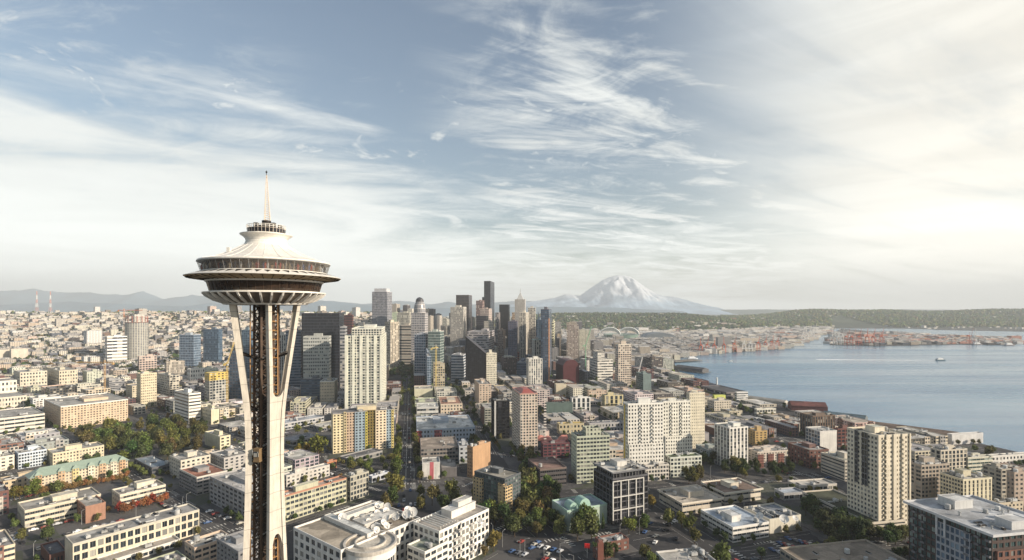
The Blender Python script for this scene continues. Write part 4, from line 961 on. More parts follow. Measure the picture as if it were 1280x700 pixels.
b = BLD('white apartment tower with stepped middle terraces', 826, 829, 863, 503, 580, 'B', (.78, .76, .68), 'punch', 'bal', nf=17, ncR=11, kind='apartment_tower', cat='tower', ref='the white tower with stepped terraces', bal=('R', [3, 7], 1.3, (.74, .72, .66)))
body(b.root, b.P-b.dL*2.5+b.dR*1, b.dR, b.wR*.98, b.dL, 2.6, b.z0, b.z0+(b.z1-b.z0)*.45, (.78, .76, .68), 'blank', 'punch', 8, 2, 11, name='lower_storeys', geo=True)
BLD('terraced white podium with planted roof below the stepped-terrace tower', 831, 838, 877, 573, 597, 'B', (.66, .68, .60), 'bal', nf=5, ncR=9, rc=(.12, .15, .08), pent=0, un=3)
BLD('cream punched-window tower on a pink base, right of the white pair', 858, 862, 881, 492, 561, 'B', (.74, .68, .54), 'small', nf=18, ncR=8, kind='apartment_tower', cat='tower', ref='the cream tower on a pink base')
BLD('white tower with dark vertical window columns on both faces', 893, 912, 935, 536, 587, 72, (.76, .74, .69), 'vert', nf=12, ncL=5, ncR=5, kind='apartment_tower', cat='tower', rc=(.3, .3, .26), ref='the white tower with dark columns on both faces')
b = BLD('red brick and white stepped apartment block', 935, 947, 982, 566, 585, 'B', (.66, .58, .50), 'punch', nf=6, ncR=10, ref='the red brick and white block')
for t in (.0, .36, .72):
    body(b.root, b.P+b.dR*b.wR*t-b.dL*.8, b.dR, b.wR*.2, b.dL, 1.2, b.z0, b.z1-1.5, (.24, .11, .09), 'blank', 'punch', 5, 1, 3, name='brick_bay', geo=True)
b = BLD('low white television station with a pale blue roof and ribbon windows', 876, 916, 961, 661, 679, 72, (.74, .71, .66), 'ribbon', nf=3, ncL=8, ncR=8, kind='office_building', rc=(.40, .46, .54), pc=(.76, .73, .68), un=6, ref='the low white television station')
b = BLD('cream blank-walled studio wing with roof dishes behind the television station', 930, 962, 1001, 651, 668, 72, (.66, .62, .52), 'blank', 'blank', nf=2, kind='studio_building', rc=(.20, .22, .25), pent=0, un=12, ref='the cream studio wing')
b = BLD('square low-rise with a brown roof and deep white fascia bands', 879, 906, 951, 617, 631, 72, (.70, .63, .52), 'thin', nf=2, ncL=6, ncR=6, kind='office_building', rc=(.22, .16, .13), pc=(.72, .66, .55), over=1.2, un=3, ref='the square brown-roofed low-rise')
b = BLD('low cream building with overlapping flat roofs beside the brown-roofed one', 824, 853, 902, 630, 645, 72, (.62, .55, .45), 'thin', nf=2, ncL=6, ncR=6, kind='office_building', rc=(.46, .41, .35), pc=(.68, .61, .50), over=1.0, un=5, pent=1, ref='the cream building with overlapping roofs')
BLD('grey flat-roofed building cut by the bottom edge', 820, 840, 898, 711, 728, 'B', (.56, .54, .50), 'punch', nf=3, rc=(.40, .38, .35), pc=(.60, .58, .54), kind='office_building', un=9, pent=0, ref='the grey roof at the bottom edge')
BLD('small red brick hall with a grey roof and tall chimney', 744, 754, 786, 681, 693, 68, (.19, .09, .07), 'punch', nf=2, rc=(.42, .39, .36), kind='brick_building', pent=0, un=4, ref='the small red brick hall')
b = BLD('lower brown-roofed annex of the small brick hall', 741, 747, 768, 691, 701, 68, (.17, .085, .065), 'punch', nf=1, rc=(.36, .30, .24), kind='brick_building', pent=0, un=1)
mb = MB(); Q = b.P-b.dL*3; mb.prism([(Q.x-1.6, Q.y-1.6), (Q.x+1.6, Q.y-1.6), (Q.x+1.6, Q.y+1.6), (Q.x-1.6, Q.y+1.6)], 0, 12); mb.prism([(Q.x-1.1, Q.y-1.1), (Q.x+1.1, Q.y-1.1), (Q.x+1.1, Q.y+1.1), (Q.x-1.1, Q.y+1.1)], 12, 13); mb.build('chimney', M['paint'], b.root, (.24, .10, .075))
# right hero tower
b = BLD('long banded parking podium with planted deck under the cream tower', 1003, 1088, 1132, 655, 672, 'B', (.60, .54, .45), (.97, .42), nf=4, ncL=1, ncR=1, kind='parking_garage', rc=(.07, .075, .05), pc=(.62, .56, .47), pent=0, un=6, wobj=False, ref='the banded parking podium')
POD = b
b = BLD('cream twenty-storey tower with balconies rising from a banded podium at right', 1059, 1097, 1138, 546, 668, 'B', (.74, .67, .54), (.50, .46), (.55, .55), nf=21, ncL=9, ncR=11, kind='apartment_tower', cat='tower', rc=(.52, .47, .38), pc=(.72, .65, .52), wobj=True, un=8, ref='the cream tower at right', ztop=None, zbase=None, bal=('R', [2, 8], 1.2, (.66, .60, .48)))
for t, wv in ((0.0, .05), (.24, .08), (.46, .12), (.72, .08), (.95, .05)):
    Q = b.P+b.dR*b.wR*t-b.dL*.7; mb = MB(); mb.prism(rect(Q, b.dR, b.wR*wv*.8, b.dL, .65, 0), b.z0, b.z1+1.2); mb.build('pier', M['wall'], b.root, (.74, .67, .54))
for t, wv in ((.30, .18), (.62, .10)):
    Q = b.P+b.dL*b.wL*t-b.dR*.7; body(b.root, Q, b.dR, .75, b.dL, b.wL*wv, b.z1-34, b.z1+.8, (.2, .2, .2), 'glass', 'glass', 9, 2, 1, 'glass_dark', 'glass_bay', True)
mb = MB()
# bottom right
b = BLD('dark brown and blue-grey glass apartment block with wide flat white roof, bottom right corner', 1136, 1240, 1330, 669, 765, 'B', (.085, .06, .055), 'bal', (.80, .70), nf=10, ncL=17, ncR=12, kind='apartment_building', rc=(.44, .45, .47), pc=(.60, .60, .60), over=1.8, pent=0, un=0, wobj=True, glass='glass_green', frame='frame_dark', ref='the dark block at the bottom right corner')
DB = b
penthouse(b.root, b.P, b.dR, b.wR, b.dL, b.wL, b.z1, .35, .62, .70, .92, 4.5, (.60, .60, .59))
penthouse(b.root, b.P, b.dR, b.wR, b.dL, b.wL, b.z1, .35, .62, .06, .24, 4.0, (.62, .62, .62), 'plant_room')
units(b.root, b.P, b.dR, b.wR, b.dL, b.wL, b.z1, 20, 31, (.35, .62, .06, .24))
Q = b.P+b.dL*b.wL*.22-b.dR*1.0; body(b.root, Q, b.dR, 1.2, b.dL, b.wL*.40, b.z0, b.z1-3, (.36, .38, .42), 'grid', 'grid', 9, 7, 1, 'glass_blue', 'glazed_bay', True)
Q = b.P+b.dL*b.wL*.50-b.dR*1.6; mb = MB()
for (ta, tb_, za, zb) in ((0, .015, 0, 9), (.10, .115, 0, 9), (0, .115, 9, 10)):
    mb.prism(rect(Q+b.dL*b.wL*ta, b.dR, .9, b.dL, b.wL*(tb_-ta), 0), b.z1-10+za, b.z1-10+zb, bottom=True)
mb.build('white_portal_frame', M['paint'], b.root, (.66, .66, .66))
body(b.root, b.P+b.dR*2-b.dL*1.0, b.dR, b.wR, b.dL, 1.4, b.z0, b.z1-7.5, (.20, .10, .075), 'blank', (.62, .66), 8, 2, 12, name='brick_facade', geo=True)
balconies(b, 'L', [1, 3, 12, 14, 16], 1.3, (.16, .16, .17), .85)
# neighbours at right
BLD('brown and cream balconied block between the cream tower and the yellow-striped block', 1135, 1152, 1187, 583, 638, 'B', (.42, .36, .30), 'bal', nf=11, ncR=8, un=8, ref='the brown and cream balconied block')
BLD('block of flats with cream vertical stripes and dark balcony columns', 1175, 1204, 1240, 601, 655, 'B', (.66, .60, .44), (.42, .9), 'bal', nf=11, ncR=7, ncL=8, un=7, ref='the cream-striped block')
BLD('pale gridded office with deep square windows near the pier', 1163, 1176, 1209, 564, 594, 'B', (.62, .56, .46), (.66, .8), nf=6, ncR=7, kind='office_building', un=6, ref='the pale gridded office')
BLD('low green glass building with white bands next to the gridded office', 1205, 1210, 1241, 573, 592, 'B', (.60, .58, .48), 'ribbon', nf=4, ncR=6, kind='office_building', glass='glass_green', un=4)
BLD('grey block with a tall lit fin wall near the right edge', 1228, 1252, 1264, 588, 628, 'B', (.46, .42, .35), 'bal', nf=8, un=4)
BLD('brown brick block with lit gable at the right edge', 1258, 1268, 1292, 592, 642, 'B', (.42, .34, .28), 'punch', nf=9, un=4)
BLD('low tan building with an orange end bay under the right edge blocks', 1236, 1246, 1279, 631, 652, 'B', (.58, .50, .38), 'punch', nf=4, ncR=7, rc=(.27, .24, .21), pent=0, un=6)
BLD('low tan block with grey roof behind the corner building', 1186, 1214, 1250, 634, 660, 'B', (.52, .47, .38), 'punch', nf=4, rc=(.36, .33, .29), un=4)
BLD('large white pier warehouse with a plain wall beside the water', 1186, 1190, 1229, 544, 556, 'B', (.62, .61, .60), 'blank', nf=2, kind='warehouse', rc=(.55, .53, .50), pent=0, un=0, ref='the white pier warehouse')
BLD('long low white building by the shore at the right edge', 1236, 1240, 1300, 571, 583, 'B', (.68, .66, .62), 'punch', nf=2, kind='warehouse', pent=0, un=3)
BLD('dark brown square office with vertical ribs near the piers', 1000, 1016, 1044, 521, 549, 'B', (.17, .12, .09), 'vert', nf=7, ncR=9, kind='office_building', rc=(.3, .24, .18), ref='the dark brown ribbed office')
BLD('plain white slab-sided building with one glazed shaded face', 1007, 1025, 1046, 540, 567, 'B', (.68, .66, .62), 'blank', 'glass', nf=6, glass='glass_blue', kind='office_building', pent=0, un=2, ref='the plain white slab-sided building')
BLD('maroon brick mid-rise right of the plain white building', 1044, 1047, 1066, 537, 562, 'B', (.15, .06, .05), 'bal', nf=6)
BLD('red-brown brick apartment building with a cream roofline', 985, 1012, 1036, 564, 586, 'B', (.17, .085, .07), 'punch', nf=5, un=6, ref='the red-brown brick apartments')
BLD('dark ribbon-windowed office with white bands left of the cream tower', 1026, 1056, 1082, 577, 602, 'B', (.56, .51, .43), 'ribbon', nf=6, ncL=1, ncR=1, kind='office_building', rc=(.5, .48, .40), ref='the banded office left of the cream tower')
BLD('ochre brick block between low cream houses', 934, 944, 959, 540, 558, 'B', (.52, .36, .16), 'punch', nf=6, un=2)
BLD('long dark-roofed pier shed along the near waterfront', 876, 908, 934, 491, 500, 'B', (.20, .18, .18), 'ribbon', nf=2, kind='pier_shed', rc=(.10, .10, .11), pent=0, un=0, ref='the long dark pier shed')
BLD('white ribbed waterfront office at the end of the dark shed', 919, 921, 935, 491, 502, 'B', (.66, .66, .64), 'ribbon', nf=4, kind='office_building', pent=0, un=0)
BLD('small yellow-green block on the waterfront slope', 891, 893, 907, 495, 503, 'B', (.56, .60, .16), 'blank', nf=2, kind='warehouse', pent=0, un=0)
BLD('cream cluster building below the yellow-green block', 884, 893, 914, 502, 514, 'B', (.64, .58, .48), 'punch', nf=4, un=2)
BLD('white warehouse with a yellow roof strip near the piers', 944, 946, 970, 512, 521, 'B', (.68, .66, .58), 'wide', nf=2, kind='warehouse', pent=0, un=1)
BLD('broad tan flat roof filling the bottom edge right of centre', 975, 1030, 1147, 722, 745, 'B', (.30, .27, .23), 'wide', nf=3, kind='warehouse', rc=(.29, .24, .19), pc=(.40, .34, .27), pent=0, un=12, ref='the broad tan roof at the bottom edge')
BLD('low white-roofed garage left of the parking podium', 985, 1000, 1046, 609, 616, 'B', (.62, .58, .52), 'wide', nf=1, kind='garage_building', rc=(.50, .47, .43), pent=0, un=3)
BLD('small pale blue-roofed building near the parking podium', 968, 980, 1006, 618, 626, 'B', (.42, .42, .42), 'wide', nf=1, kind='garage_building', rc=(.38, .42, .48), pent=0, un=1)
# --- centre low buildings beside the main street
BLD('beige box building with a square shaded recess at the main street', 516, 518, 541, 487, 501, 'B', (.60, .58, .44), 'blank', nf=3, kind='low_building', pent=0, un=2)
BLD('white low building with grey lower windows beside the main street', 519, 521, 548, 510, 521, 'B', (.60, .60, .58), 'ribbon', nf=2, kind='low_building', rc=(.56, .55, .52), pent=0, un=3)
b = BLD('broad white-roofed building with red and blue facade panels', 518, 521, 594, 538, 554, 'B', (.40, .46, .54), 'punch', nf=3, ncR=18, kind='office_building', rc=(.60, .59, .56), pent=1, un=10, ref='the broad white-roofed building')
for t0, t1, cc in ((0, .08, (.34, .10, .10)), (.30, .42, (.40, .12, .12)), (.44, .60, (.42, .46, .50))):
    body(b.root, b.P+b.dR*b.wR*t0-b.dL*.6, b.dR, b.wR*(t1-t0), b.dL, .8, b.z0, b.z1-.5, cc, 'blank', 'punch', 3, 1, 3, name='coloured_panel', geo=True)
BLD('brown flat-roofed block with shaded grey storefront windows', 524, 526, 573, 561, 580, 'B', (.27, .24, .22), 'wide', nf=4, ncR=12, kind='office_building', rc=(.36, .30, .25), pent=0, un=4)
BLD('pale grey stucco building left of the ochre block', 572, 574, 586, 559, 580, 'B', (.50, .52, .55), 'punch', nf=4, un=2)
b = BLD('small white shop building with one vertical pink stripe', 526, 528, 550, 580, 600, 'B', (.66, .64, .60), 'blank', nf=2, kind='shop_building', pent=0, un=2, ref='the white shop with the pink stripe')
mb = MB(); mb.prism(rect(b.P+b.dR*b.wR*.42-b.dL*.15, b.dR, b.wR*.22, b.dL, .2, 0), b.z0+.3, b.z1+1.2, bottom=True); mb.build('pink_stripe', M['paint'], b.root, (.50, .14, .16))
BLD('low dark grey building right of the pink-striped shop', 550, 552, 571, 586, 597, 'B', (.16, .15, .15), 'blank', nf=2, kind='shop_building', pent=0, un=1, rc=(.3, .28, .26))
BLD('reddish-roofed cream building behind the broad white roof', 548, 551, 578, 506, 518, 'B', (.66, .56, .44), 'punch', nf=3, rc=(.36, .20, .15), un=3)
# --- between the red-capped tower and the waterfront
BLD('dark green windowless box behind the curved red roof', 681, 683, 716, 505, 519, 'B', (.10, .14, .13), 'blank', nf=2, kind='storage_building', rc=(.12, .14, .13), pent=0, un=2, ref='the dark green box')
BLD('white fluted block right of the dark green box', 713, 715, 738, 498, 516, 'B', (.74, .73, .70), 'vert', nf=3, ncR=4, kind='office_building', ref='the white fluted block')
BLD('plain tan box building in front of the maroon office', 693, 695, 708, 481, 497, 'B', (.56, .50, .38), 'blank', nf=3, kind='low_building', pent=0, un=0)
BLD('yellow-cream ribbed block right of the white fluted block', 752, 756, 779, 495, 510, 'B', (.64, .56, .34), 'vert', nf=3, ncR=4, kind='apartment_building')
BLD('flesh-toned low block behind the yellow-cream block', 734, 736, 758, 489, 499, 'B', (.56, .44, .34), 'punch', nf=3)
BLD('building with gold and white roof terraces', 696, 699, 730, 531, 543, 'B', (.50, .44, .30), 'punch', nf=2, rc=(.62, .44, .12), pent=0, un=6, kind='low_building')
BLD('long pale grey workshop with striped flat roofs', 733, 737, 779, 530, 541, 'B', (.45, .44, .44), 'punch', nf=2, rc=(.26, .26, .29), pent=0, un=8, kind='workshop_building')
BLD('maroon brick block below the curved red roof', 676, 679, 712, 556, 574, 'B', (.16, .06, .07), 'bal', nf=5, rc=(.2, .12, .12), pent=0, un=2, ref='the maroon brick block')
# the curved red roof
b = BLD('dark blue glass hall under a wavy salmon-red roof', 671, 673, 710, 553, 563, 'B', (.08, .10, .13), 'glass', nf=3, glass='glass_blue', kind='market_hall', pent=0, roofoff=True, un=0, ref='the wavy salmon-red roof')
mb = MB(); n = 24; prev = None
for k in range(n+1):
    t = k/n; Q = b.P+b.dR*b.wR*t; h1 = 4+3*math.sin(t*8)+1.4*math.sin(t*17+1); cur = [(Q.x+b.dL.x*b.wL*s, Q.y+b.dL.y*b.wL*s, b.z1+max(.2, h1)*math.sin(math.pi*(.08+.84*s))) for s in (0, .25, .5, .75, 1)]
    if prev:
        for a_ in range(4): mb.quad(prev[a_], cur[a_], cur[a_+1], prev[a_+1])
    prev = cur
mb.build('wavy_roof', M['paint'], b.root, (.46, .20, .17), smooth=True)
# round tower under construction
P = ground_at(171, 452); zt = HC+(HY-403)/F*P.y; r_ = 12/F*P.y
root = thing('tower_under_construction', 'round concrete tower with red shored floors at its top', 'tower', (P.x, P.y, P.z))
mb = MB(); mb.lathe([(r_, P.z), (r_, zt)], (P.x, P.y), 28)
mb.uv = [(u, v*24) for u, v in mb.uv]; mb.build('wall', [facade(.6, .7, 'glass_grey')], root, (.46, .44, .38))
mb = MB(); z = zt
for k in range(5): mb.lathe([(0, z), (r_*1.06, z), (r_*1.06, z+.5), (0, z+.5)], (P.x, P.y), 24); z += 4
mb.build('bare_slabs', M['paint'], root, (.45, .30, .25))
for k in range(14):
    t = k*2*math.pi/14; mb = MB(); mb.beam((P.x+r_*.95*math.cos(t), P.y+r_*.95*math.sin(t), zt), (P.x+r_*.95*math.cos(t), P.y+r_*.95*math.sin(t), zt+17), .7); mb.build('shoring_column', M['paint'], root, (.55, .12, .07))
FOOT.append(([(P.x-r_, P.y-r_), (P.x+r_, P.y-r_), (P.x+r_, P.y+r_), (P.x-r_, P.y+r_)], P.y, 159, 183, 450, 399)); CAT.append(('the round concrete tower', 171, 425, P.y, 45))

# ------------------------------------------------------------------ the observation tower
NX, NY = -66.1, 140.0; rt0 = random.Random(9); ITEMS0 = []
def needle():
    root = thing('observation_tower', 'white three-legged observation tower with a saucer top, rising over the whole city', 'tower', (NX, NY, 0))
    root['org'] = [0., 0., 0.]; root.location = (0, 0, 0)
    c = (NX, NY); n = 96
    def Z(y): return HC+(HY-y)/F*NY
    def rr(px): return px/F*NY*.885
    # legs: three pairs of beams, close together at the waist and spreading above and below
    zs = [0, 20, 45, 62, 76, 90, 105, 116, 121, 126, 133, 139, 146.5]
    rs = [17.5, 11.5, 7.6, 6.1, 5.4, 4.9, 4.6, 4.9, 5.5, 6.2, 7.1, 7.9, 9.0]
    ss = [6.2, 4.7, 3.4, 2.8, 2.3, 1.9, 1.65, 1.8, 2.15, 2.6, 3.35, 3.95, 4.7]
    zz = np.linspace(0, 146.5, 74)
    rz = np.interp(zz, zs, rs)*.90; szz = np.interp(zz, zs, ss)*.90
    for _ in range(3): rz[1:-1] = (rz[:-2]+2*rz[1:-1]+rz[2:])/4; szz[1:-1] = (szz[:-2]+2*szz[1:-1]+szz[2:])/4
    for az in (205.4, 325.4, 85.4):
        a = R(az); er = Vector((math.cos(a), math.sin(a), 0)); et = Vector((-math.sin(a), math.cos(a), 0)); C = Vector((NX, NY, 0))
        for sg in (-1, 1):
            mb = MB(); prev = None
            for z, r, s in zip(zz, rz, szz):
                p = C+er*r+et*s*sg; p.z = z
                hw, hd = .46, .80
                ring = [p+er*hd-et*hw*1.0, p+er*hd+et*hw, p-er*hd*.9+et*hw*.8, p-er*hd*.9-et*hw*.8]
                if prev:
                    for k in range(4): mb.quad(prev[k], prev[(k+1) % 4], ring[(k+1) % 4], ring[k])
                prev = ring
            mb.poly(prev); mb.build('leg_beam', M['leg'], root)
        # web plate between the two beams at the waist, arched openings above and below
        mb = MB(); nn = 14
        for z0, z1 in zip(zz[:-1], zz[1:]):
            if not (84 <= z0 <= 119.5): continue
            for (o, sgn) in ((.5, 1), (-.5, -1)):
                pts = []
                for z in (z0, z1):
                    r = float(np.interp(z, zz, rz)); s = float(np.interp(z, zz, szz))
                    pts.append((C+er*(r+o)-et*s+Vector((0, 0, z)), C+er*(r+o)+et*s+Vector((0, 0, z))))
                if sgn > 0: mb.quad(pts[0][0], pts[0][1], pts[1][1], pts[1][0])
                else: mb.quad(pts[0][1], pts[0][0], pts[1][0], pts[1][1])
        for zend, up, hh in ((float(zz[zz > 119.5][0]), 1, 3.6), (float(zz[zz >= 84][0]), -1, 7.0)):
            for k in range(nn):          # curved fillets that make the arch
                for o in (.5, -.5):
                    q = []
                    for kk in (k, k+1):
                        t = -1+2*kk/nn; lift = hh*(abs(t)**2.6)
                        r0 = float(np.interp(zend, zz, rz)); s0 = float(np.interp(zend, zz, szz))
                        r1 = float(np.interp(zend+up*lift, zz, rz)); s1 = float(np.interp(zend+up*lift, zz, szz))
                        q.append((C+er*(r0+o)+et*s0*t+Vector((0, 0, zend)), C+er*(r1+o)+et*s1*t+Vector((0, 0, zend+up*lift))))
                    mb.quad(q[0][0], q[1][0], q[1][1], q[0][1])
                    if o > 0: mb.quad(q[0][1], q[1][1], q[1][1]-er*1.0, q[0][1]-er*1.0)
        mb.build('web_plate', M['leg'], root)
        mb = MB()                       # cross members between leg and core
        for z in (132, 118, 104, 90, 76, 60, 40):
            r = float(np.interp(z, zz, rz)); s = float(np.interp(z, zz, szz))
            for sg in (-1, 1):
                p = C+er*r+et*s*sg; p.z = z; q = C+er*2.2+et*1.0*sg; q.z = z-1.5; mb.beam(p, q, .28)
        mb.build('cross_brace', M['dark'], root)
    # dark steel core with stair flights and lattice
    mb = MB()
    for k in range(6):
        t0, t1 = R(60*k+30), R(60*k+90)
        a0, a1 = (NX+2.95*math.cos(t0), NY+2.95*math.sin(t0)), (NX+2.95*math.cos(t1), NY+2.95*math.sin(t1))
        mb.beam((*a0, 0), (*a0, 147), .38, n=4)
        z = 2
        while z < 145:
            mb.beam((*a0, z), (*a1, z+2.6), .14, n=4, cap=False); mb.beam((*a1, z), (*a0, z+2.6), .12, n=4, cap=False); mb.beam((*a0, z), (*a1, z), .13, n=4, cap=False)
            z += 2.6
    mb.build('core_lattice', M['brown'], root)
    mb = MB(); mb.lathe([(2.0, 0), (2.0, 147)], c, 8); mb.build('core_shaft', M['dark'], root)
    mb = MB(); z = 0; k = 0
    while z < 145:
        t = R(60*(k % 6)); mb.beam((NX+2.5*math.cos(t), NY+2.5*math.sin(t), z), (NX+2.5*math.cos(t+1.05), NY+2.5*math.sin(t+1.05), z+1.3), .22, n=4); z += 1.3; k += 1
    mb.build('stairs', M['steel'], root)
    for az in (325, 85, 205):          # elevator guide rails, gold
        mb = MB()
        for da in (-.22, .22):
            t = R(az)+da; mb.beam((NX+4.0*math.cos(t), NY+4.0*math.sin(t), 0), (NX+4.0*math.cos(t), NY+4.0*math.sin(t), 146), .15)
        z = 1
        while z < 145: 
            t = R(az); mb.beam((NX+4.0*math.cos(t-.22), NY+4.0*math.sin(t-.22), z), (NX+4.0*math.cos(t+.22), NY+4.0*math.sin(t+.22), z), .11); mb.box((NX+3.3*math.cos(t), NY+3.3*math.sin(t)), .5, .5, z-.1, z+.35); z += 2.4
        mb.build('elevator_rail', M['gold'], root)
    for az, z in ((262, 104), (340, 60)):
        t = R(az); mb = MB(); cc = (NX+3.7*math.cos(t), NY+3.7*math.sin(t)); mb.box(cc, 1.6, 1.4, z, z+2.8, t+math.pi/2); mb.box(cc, 1.8, 1.6, z-.4, z, t+math.pi/2); mb.box(cc, 1.8, 1.6, z+2.8, z+3.1, t+math.pi/2)
        e = mb.build('elevator_car', M['paint'], root, (.22, .15, .08))
        mb = MB(); mb.box((cc[0]+.15*math.cos(t), cc[1]+.15*math.sin(t)), 1.3, 1.45, z+1.0, z+2.4, t+math.pi/2); gobj = mb.build('car_window', M['glass'], root); gobj.parent = e
    # lower crown: fins standing under the restaurant
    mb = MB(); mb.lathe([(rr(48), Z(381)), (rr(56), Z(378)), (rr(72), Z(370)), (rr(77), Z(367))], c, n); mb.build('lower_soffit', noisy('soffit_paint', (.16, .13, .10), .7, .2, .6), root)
    mb = MB(); mb.lathe([(rr(76), Z(367.6)), (rr(79), Z(367.2)), (rr(79), Z(366)), (rr(70), Z(365.6))], c, n); mb.build('lower_rim', M['white'], root); mb = MB(); mb.lathe([(rr(42), Z(381.5)), (rr(54), Z(381)), (rr(55.5), Z(379.5)), (rr(53), Z(379))], c, n)
    mb.build('collar_ring', M['white'], root)
    nf_ = 36
    for k in range(nf_):
        t = 2*math.pi*k/nf_; mb = MB(); e = Vector((math.cos(t), math.sin(t), 0)); g = Vector((-math.sin(t), math.cos(t), 0)); C = Vector((NX, NY, 0))
        pr = [(rr(54), Z(380)), (rr(66), Z(376.5)), (rr(76), Z(371)), (rr(79.5), Z(367.3)), (rr(75), Z(367.3)), (rr(68), Z(372)), (rr(54), Z(377.5))]
        A_ = [C+e*r+g*.22+Vector((0, 0, z)) for r, z in pr]; B2 = [C+e*r-g*.22+Vector((0, 0, z)) for r, z in pr]
        mb.poly(A_); mb.poly(list(reversed(B2)))
        for i in range(len(pr)): j = (i+1) % len(pr); mb.quad(A_[i], B2[i], B2[j], A_[j])
        mb.build('soffit_fin', M['white'], root)
    # restaurant ring of canted glass
    mb = MB(); mb.lathe([(rr(69.5), Z(365.8)), (rr(73.5), Z(353.6))], c, n, cu=1); mb.build('restaurant_glass', noisy('restaurant_glazing', (.035, .022, .015), .15, .6, .9, spec=.5), root)
    mb = MB()
    for k in range(n//2):
        t = 2*math.pi*k/(n//2); mb.beam((NX+rr(69.9)*math.cos(t), NY+rr(69.9)*math.sin(t), Z(365.8)), (NX+rr(73.9)*math.cos(t), NY+rr(73.9)*math.sin(t), Z(353.6)), .055, cap=False)
    mb.build('glass_mullions', M['brown'], root)
    mb = MB(); mb.lathe([(rr(73), Z(353.8)), (rr(75.5), Z(353.8)), (rr(76), Z(352)), (rr(73), Z(351.2))], c, n); mb.build('ring_beam', M['white'], root); mb = MB(); mb.lathe([(rr(69), Z(366.2)), (rr(71.5), Z(366.0)), (rr(71.5), Z(365.0)), (rr(69), Z(365))], c, n); mb.build('ring_beam', M['white'], root)
    # halo: broad thin disc with a sharp edge and triangular openings
    mb = MB(); mb.lathe([(rr(73), Z(351.6)), (rr(86), Z(350.6)), (rr(96), Z(348.8)), (rr(100), Z(347.6))], c, n); mb.build('halo_underside', noisy('halo_gold', (.46, .33, .17), .55, .2, .5), root)
    mb = MB(); mb.lathe([(rr(100), Z(347.6)), (rr(100.2), Z(347.0)), (rr(90), Z(344.2)), (rr(80), Z(342.0)), (rr(78), Z(341.4))], c, n); mb.build('halo', M['white'], root)
    mb = MB()
    for k in range(48):
        t0 = 2*math.pi*k/48; t1 = t0+2*math.pi/48*.5; t2 = t0+2*math.pi/48
        def hp(t, px, y): return (NX+rr(px)*math.cos(t), NY+rr(px)*math.sin(t), Z(y)+.05)
        mb.poly([hp(t0+.012, 82, 342.2), hp(t2-.012, 82, 342.2), hp(t1, 95, 345.4)])
    mb.build('halo_openings', M['dark'], root)
    mb = MB()
    for k in range(48):
        t0 = 2*math.pi*k/48; mb.beam((NX+rr(75)*math.cos(t0), NY+rr(75)*math.sin(t0), Z(351.5)), (NX+rr(98)*math.cos(t0), NY+rr(98)*math.sin(t0), Z(348.6)), .16, cap=False)
    mb.build('halo_ribs', M['dark'], root)
    # observation deck: canted clear barriers round a dark inner wall
    mb = MB(); mb.lathe([(rr(71), Z(341.2)), (rr(72), Z(329))], c, n); mb.build('deck_inner_wall', noisy('deck_wall', (.20, .12, .06), .5, .8, 1.3, fine=.3), root)
    mb = MB(); mb.lathe([(rr(60), Z(341.0)), (rr(80.5), Z(341.0)), (rr(81), Z(342.0)), (rr(78), Z(342.4))], c, n); mb.build('deck_floor', M['white'], root)
    gm, n_, b_ = principled('deck_glass', (.22, .21, .20), .08, 0, .6); b_.inputs['Alpha'].default_value = .30
    mb = MB(); mb.lathe([(rr(81), Z(341)), (rr(85), Z(330))], c, n); mb.build('deck_barrier', gm, root)
    mb = MB()
    for k in range(48):
        t = 2*math.pi*(k+.5)/48; mb.beam((NX+rr(80.5)*math.cos(t), NY+rr(80.5)*math.sin(t), Z(341)), (NX+rr(84.6)*math.cos(t), NY+rr(84.6)*math.sin(t), Z(330)), .06, cap=False)
    for k in range(96):
        t0, t1 = 2*math.pi*k/96, 2*math.pi*(k+1)/96; mb.beam((NX+rr(85)*math.cos(t0), NY+rr(85)*math.sin(t0), Z(330)), (NX+rr(85)*math.cos(t1), NY+rr(85)*math.sin(t1), Z(330)), .10, cap=False)
    mb.build('deck_railing', M['steel'], root)
    # visitors behind the barrier
    for k in range(70):
        t = rt0.uniform(3.4, 6.6); r_ = rr(rt0.uniform(75, 79.5)); x_, y_ = NX+r_*math.cos(t), NY+r_*math.sin(t); zf = Z(341)
        pr_ = thing('person', None, 'person', (x_, y_, zf), 'visitors on the observation deck'); mb = MB()
        h = rt0.uniform(1.6, 1.82); cc_ = rt0.choice([((.05, .05, .06), 'black'), ((.35, .07, .05), 'red'), ((.10, .14, .28), 'blue'), ((.55, .53, .50), 'white'), ((.30, .24, .16), 'tan')])
        for s_ in (-.1, .1): mb.beam((x_+s_, y_, zf), (x_+s_*.9, y_, zf+h*.5), .075, .10, 6)
        mb.beam((x_, y_, zf+h*.46), (x_, y_, zf+h*.83), .17, .20, 8)
        for s_ in (-1, 1): mb.beam((x_+s_*.22, y_, zf+h*.81), (x_+s_*.27, y_-.08, zf+h*.46), .06, .045, 6)
        mb.beam((x_, y_, zf+h*.82), (x_, y_, zf+h*.88), .06, .06, 6); mb.ball((x_, y_, zf+h*.94), .11, sz=1.15, nu=8, nv=6)
        mb.build('body', M['paint'], pr_, cc_[0]); q_ = proj((x_, y_, zf+1)); ITEMS0.append((pr_, '%s-clad person standing behind the deck glass' % cc_[1], q_[0], q_[1]))
    # roof: white flaring cone, neck and upper rim
    pr = [(85, 328.6), (84, 327.8), (76, 326.5), (66, 323.8), (57, 320.6), (48, 317), (41, 313.6), (35, 310.4), (30.5, 308), (27.5, 305), (26.4, 302), (27.4, 299), (30.4, 296.4), (34, 294.4), (34, 293.6), (26, 293.2)]
    mb = MB(); mb.lathe([(rr(78), Z(330.2)), (rr(85), Z(329.6))]+[(rr(a), Z(y)) for a, y in pr], c, n); mb.build('roof', M['white'], root, smooth=True)
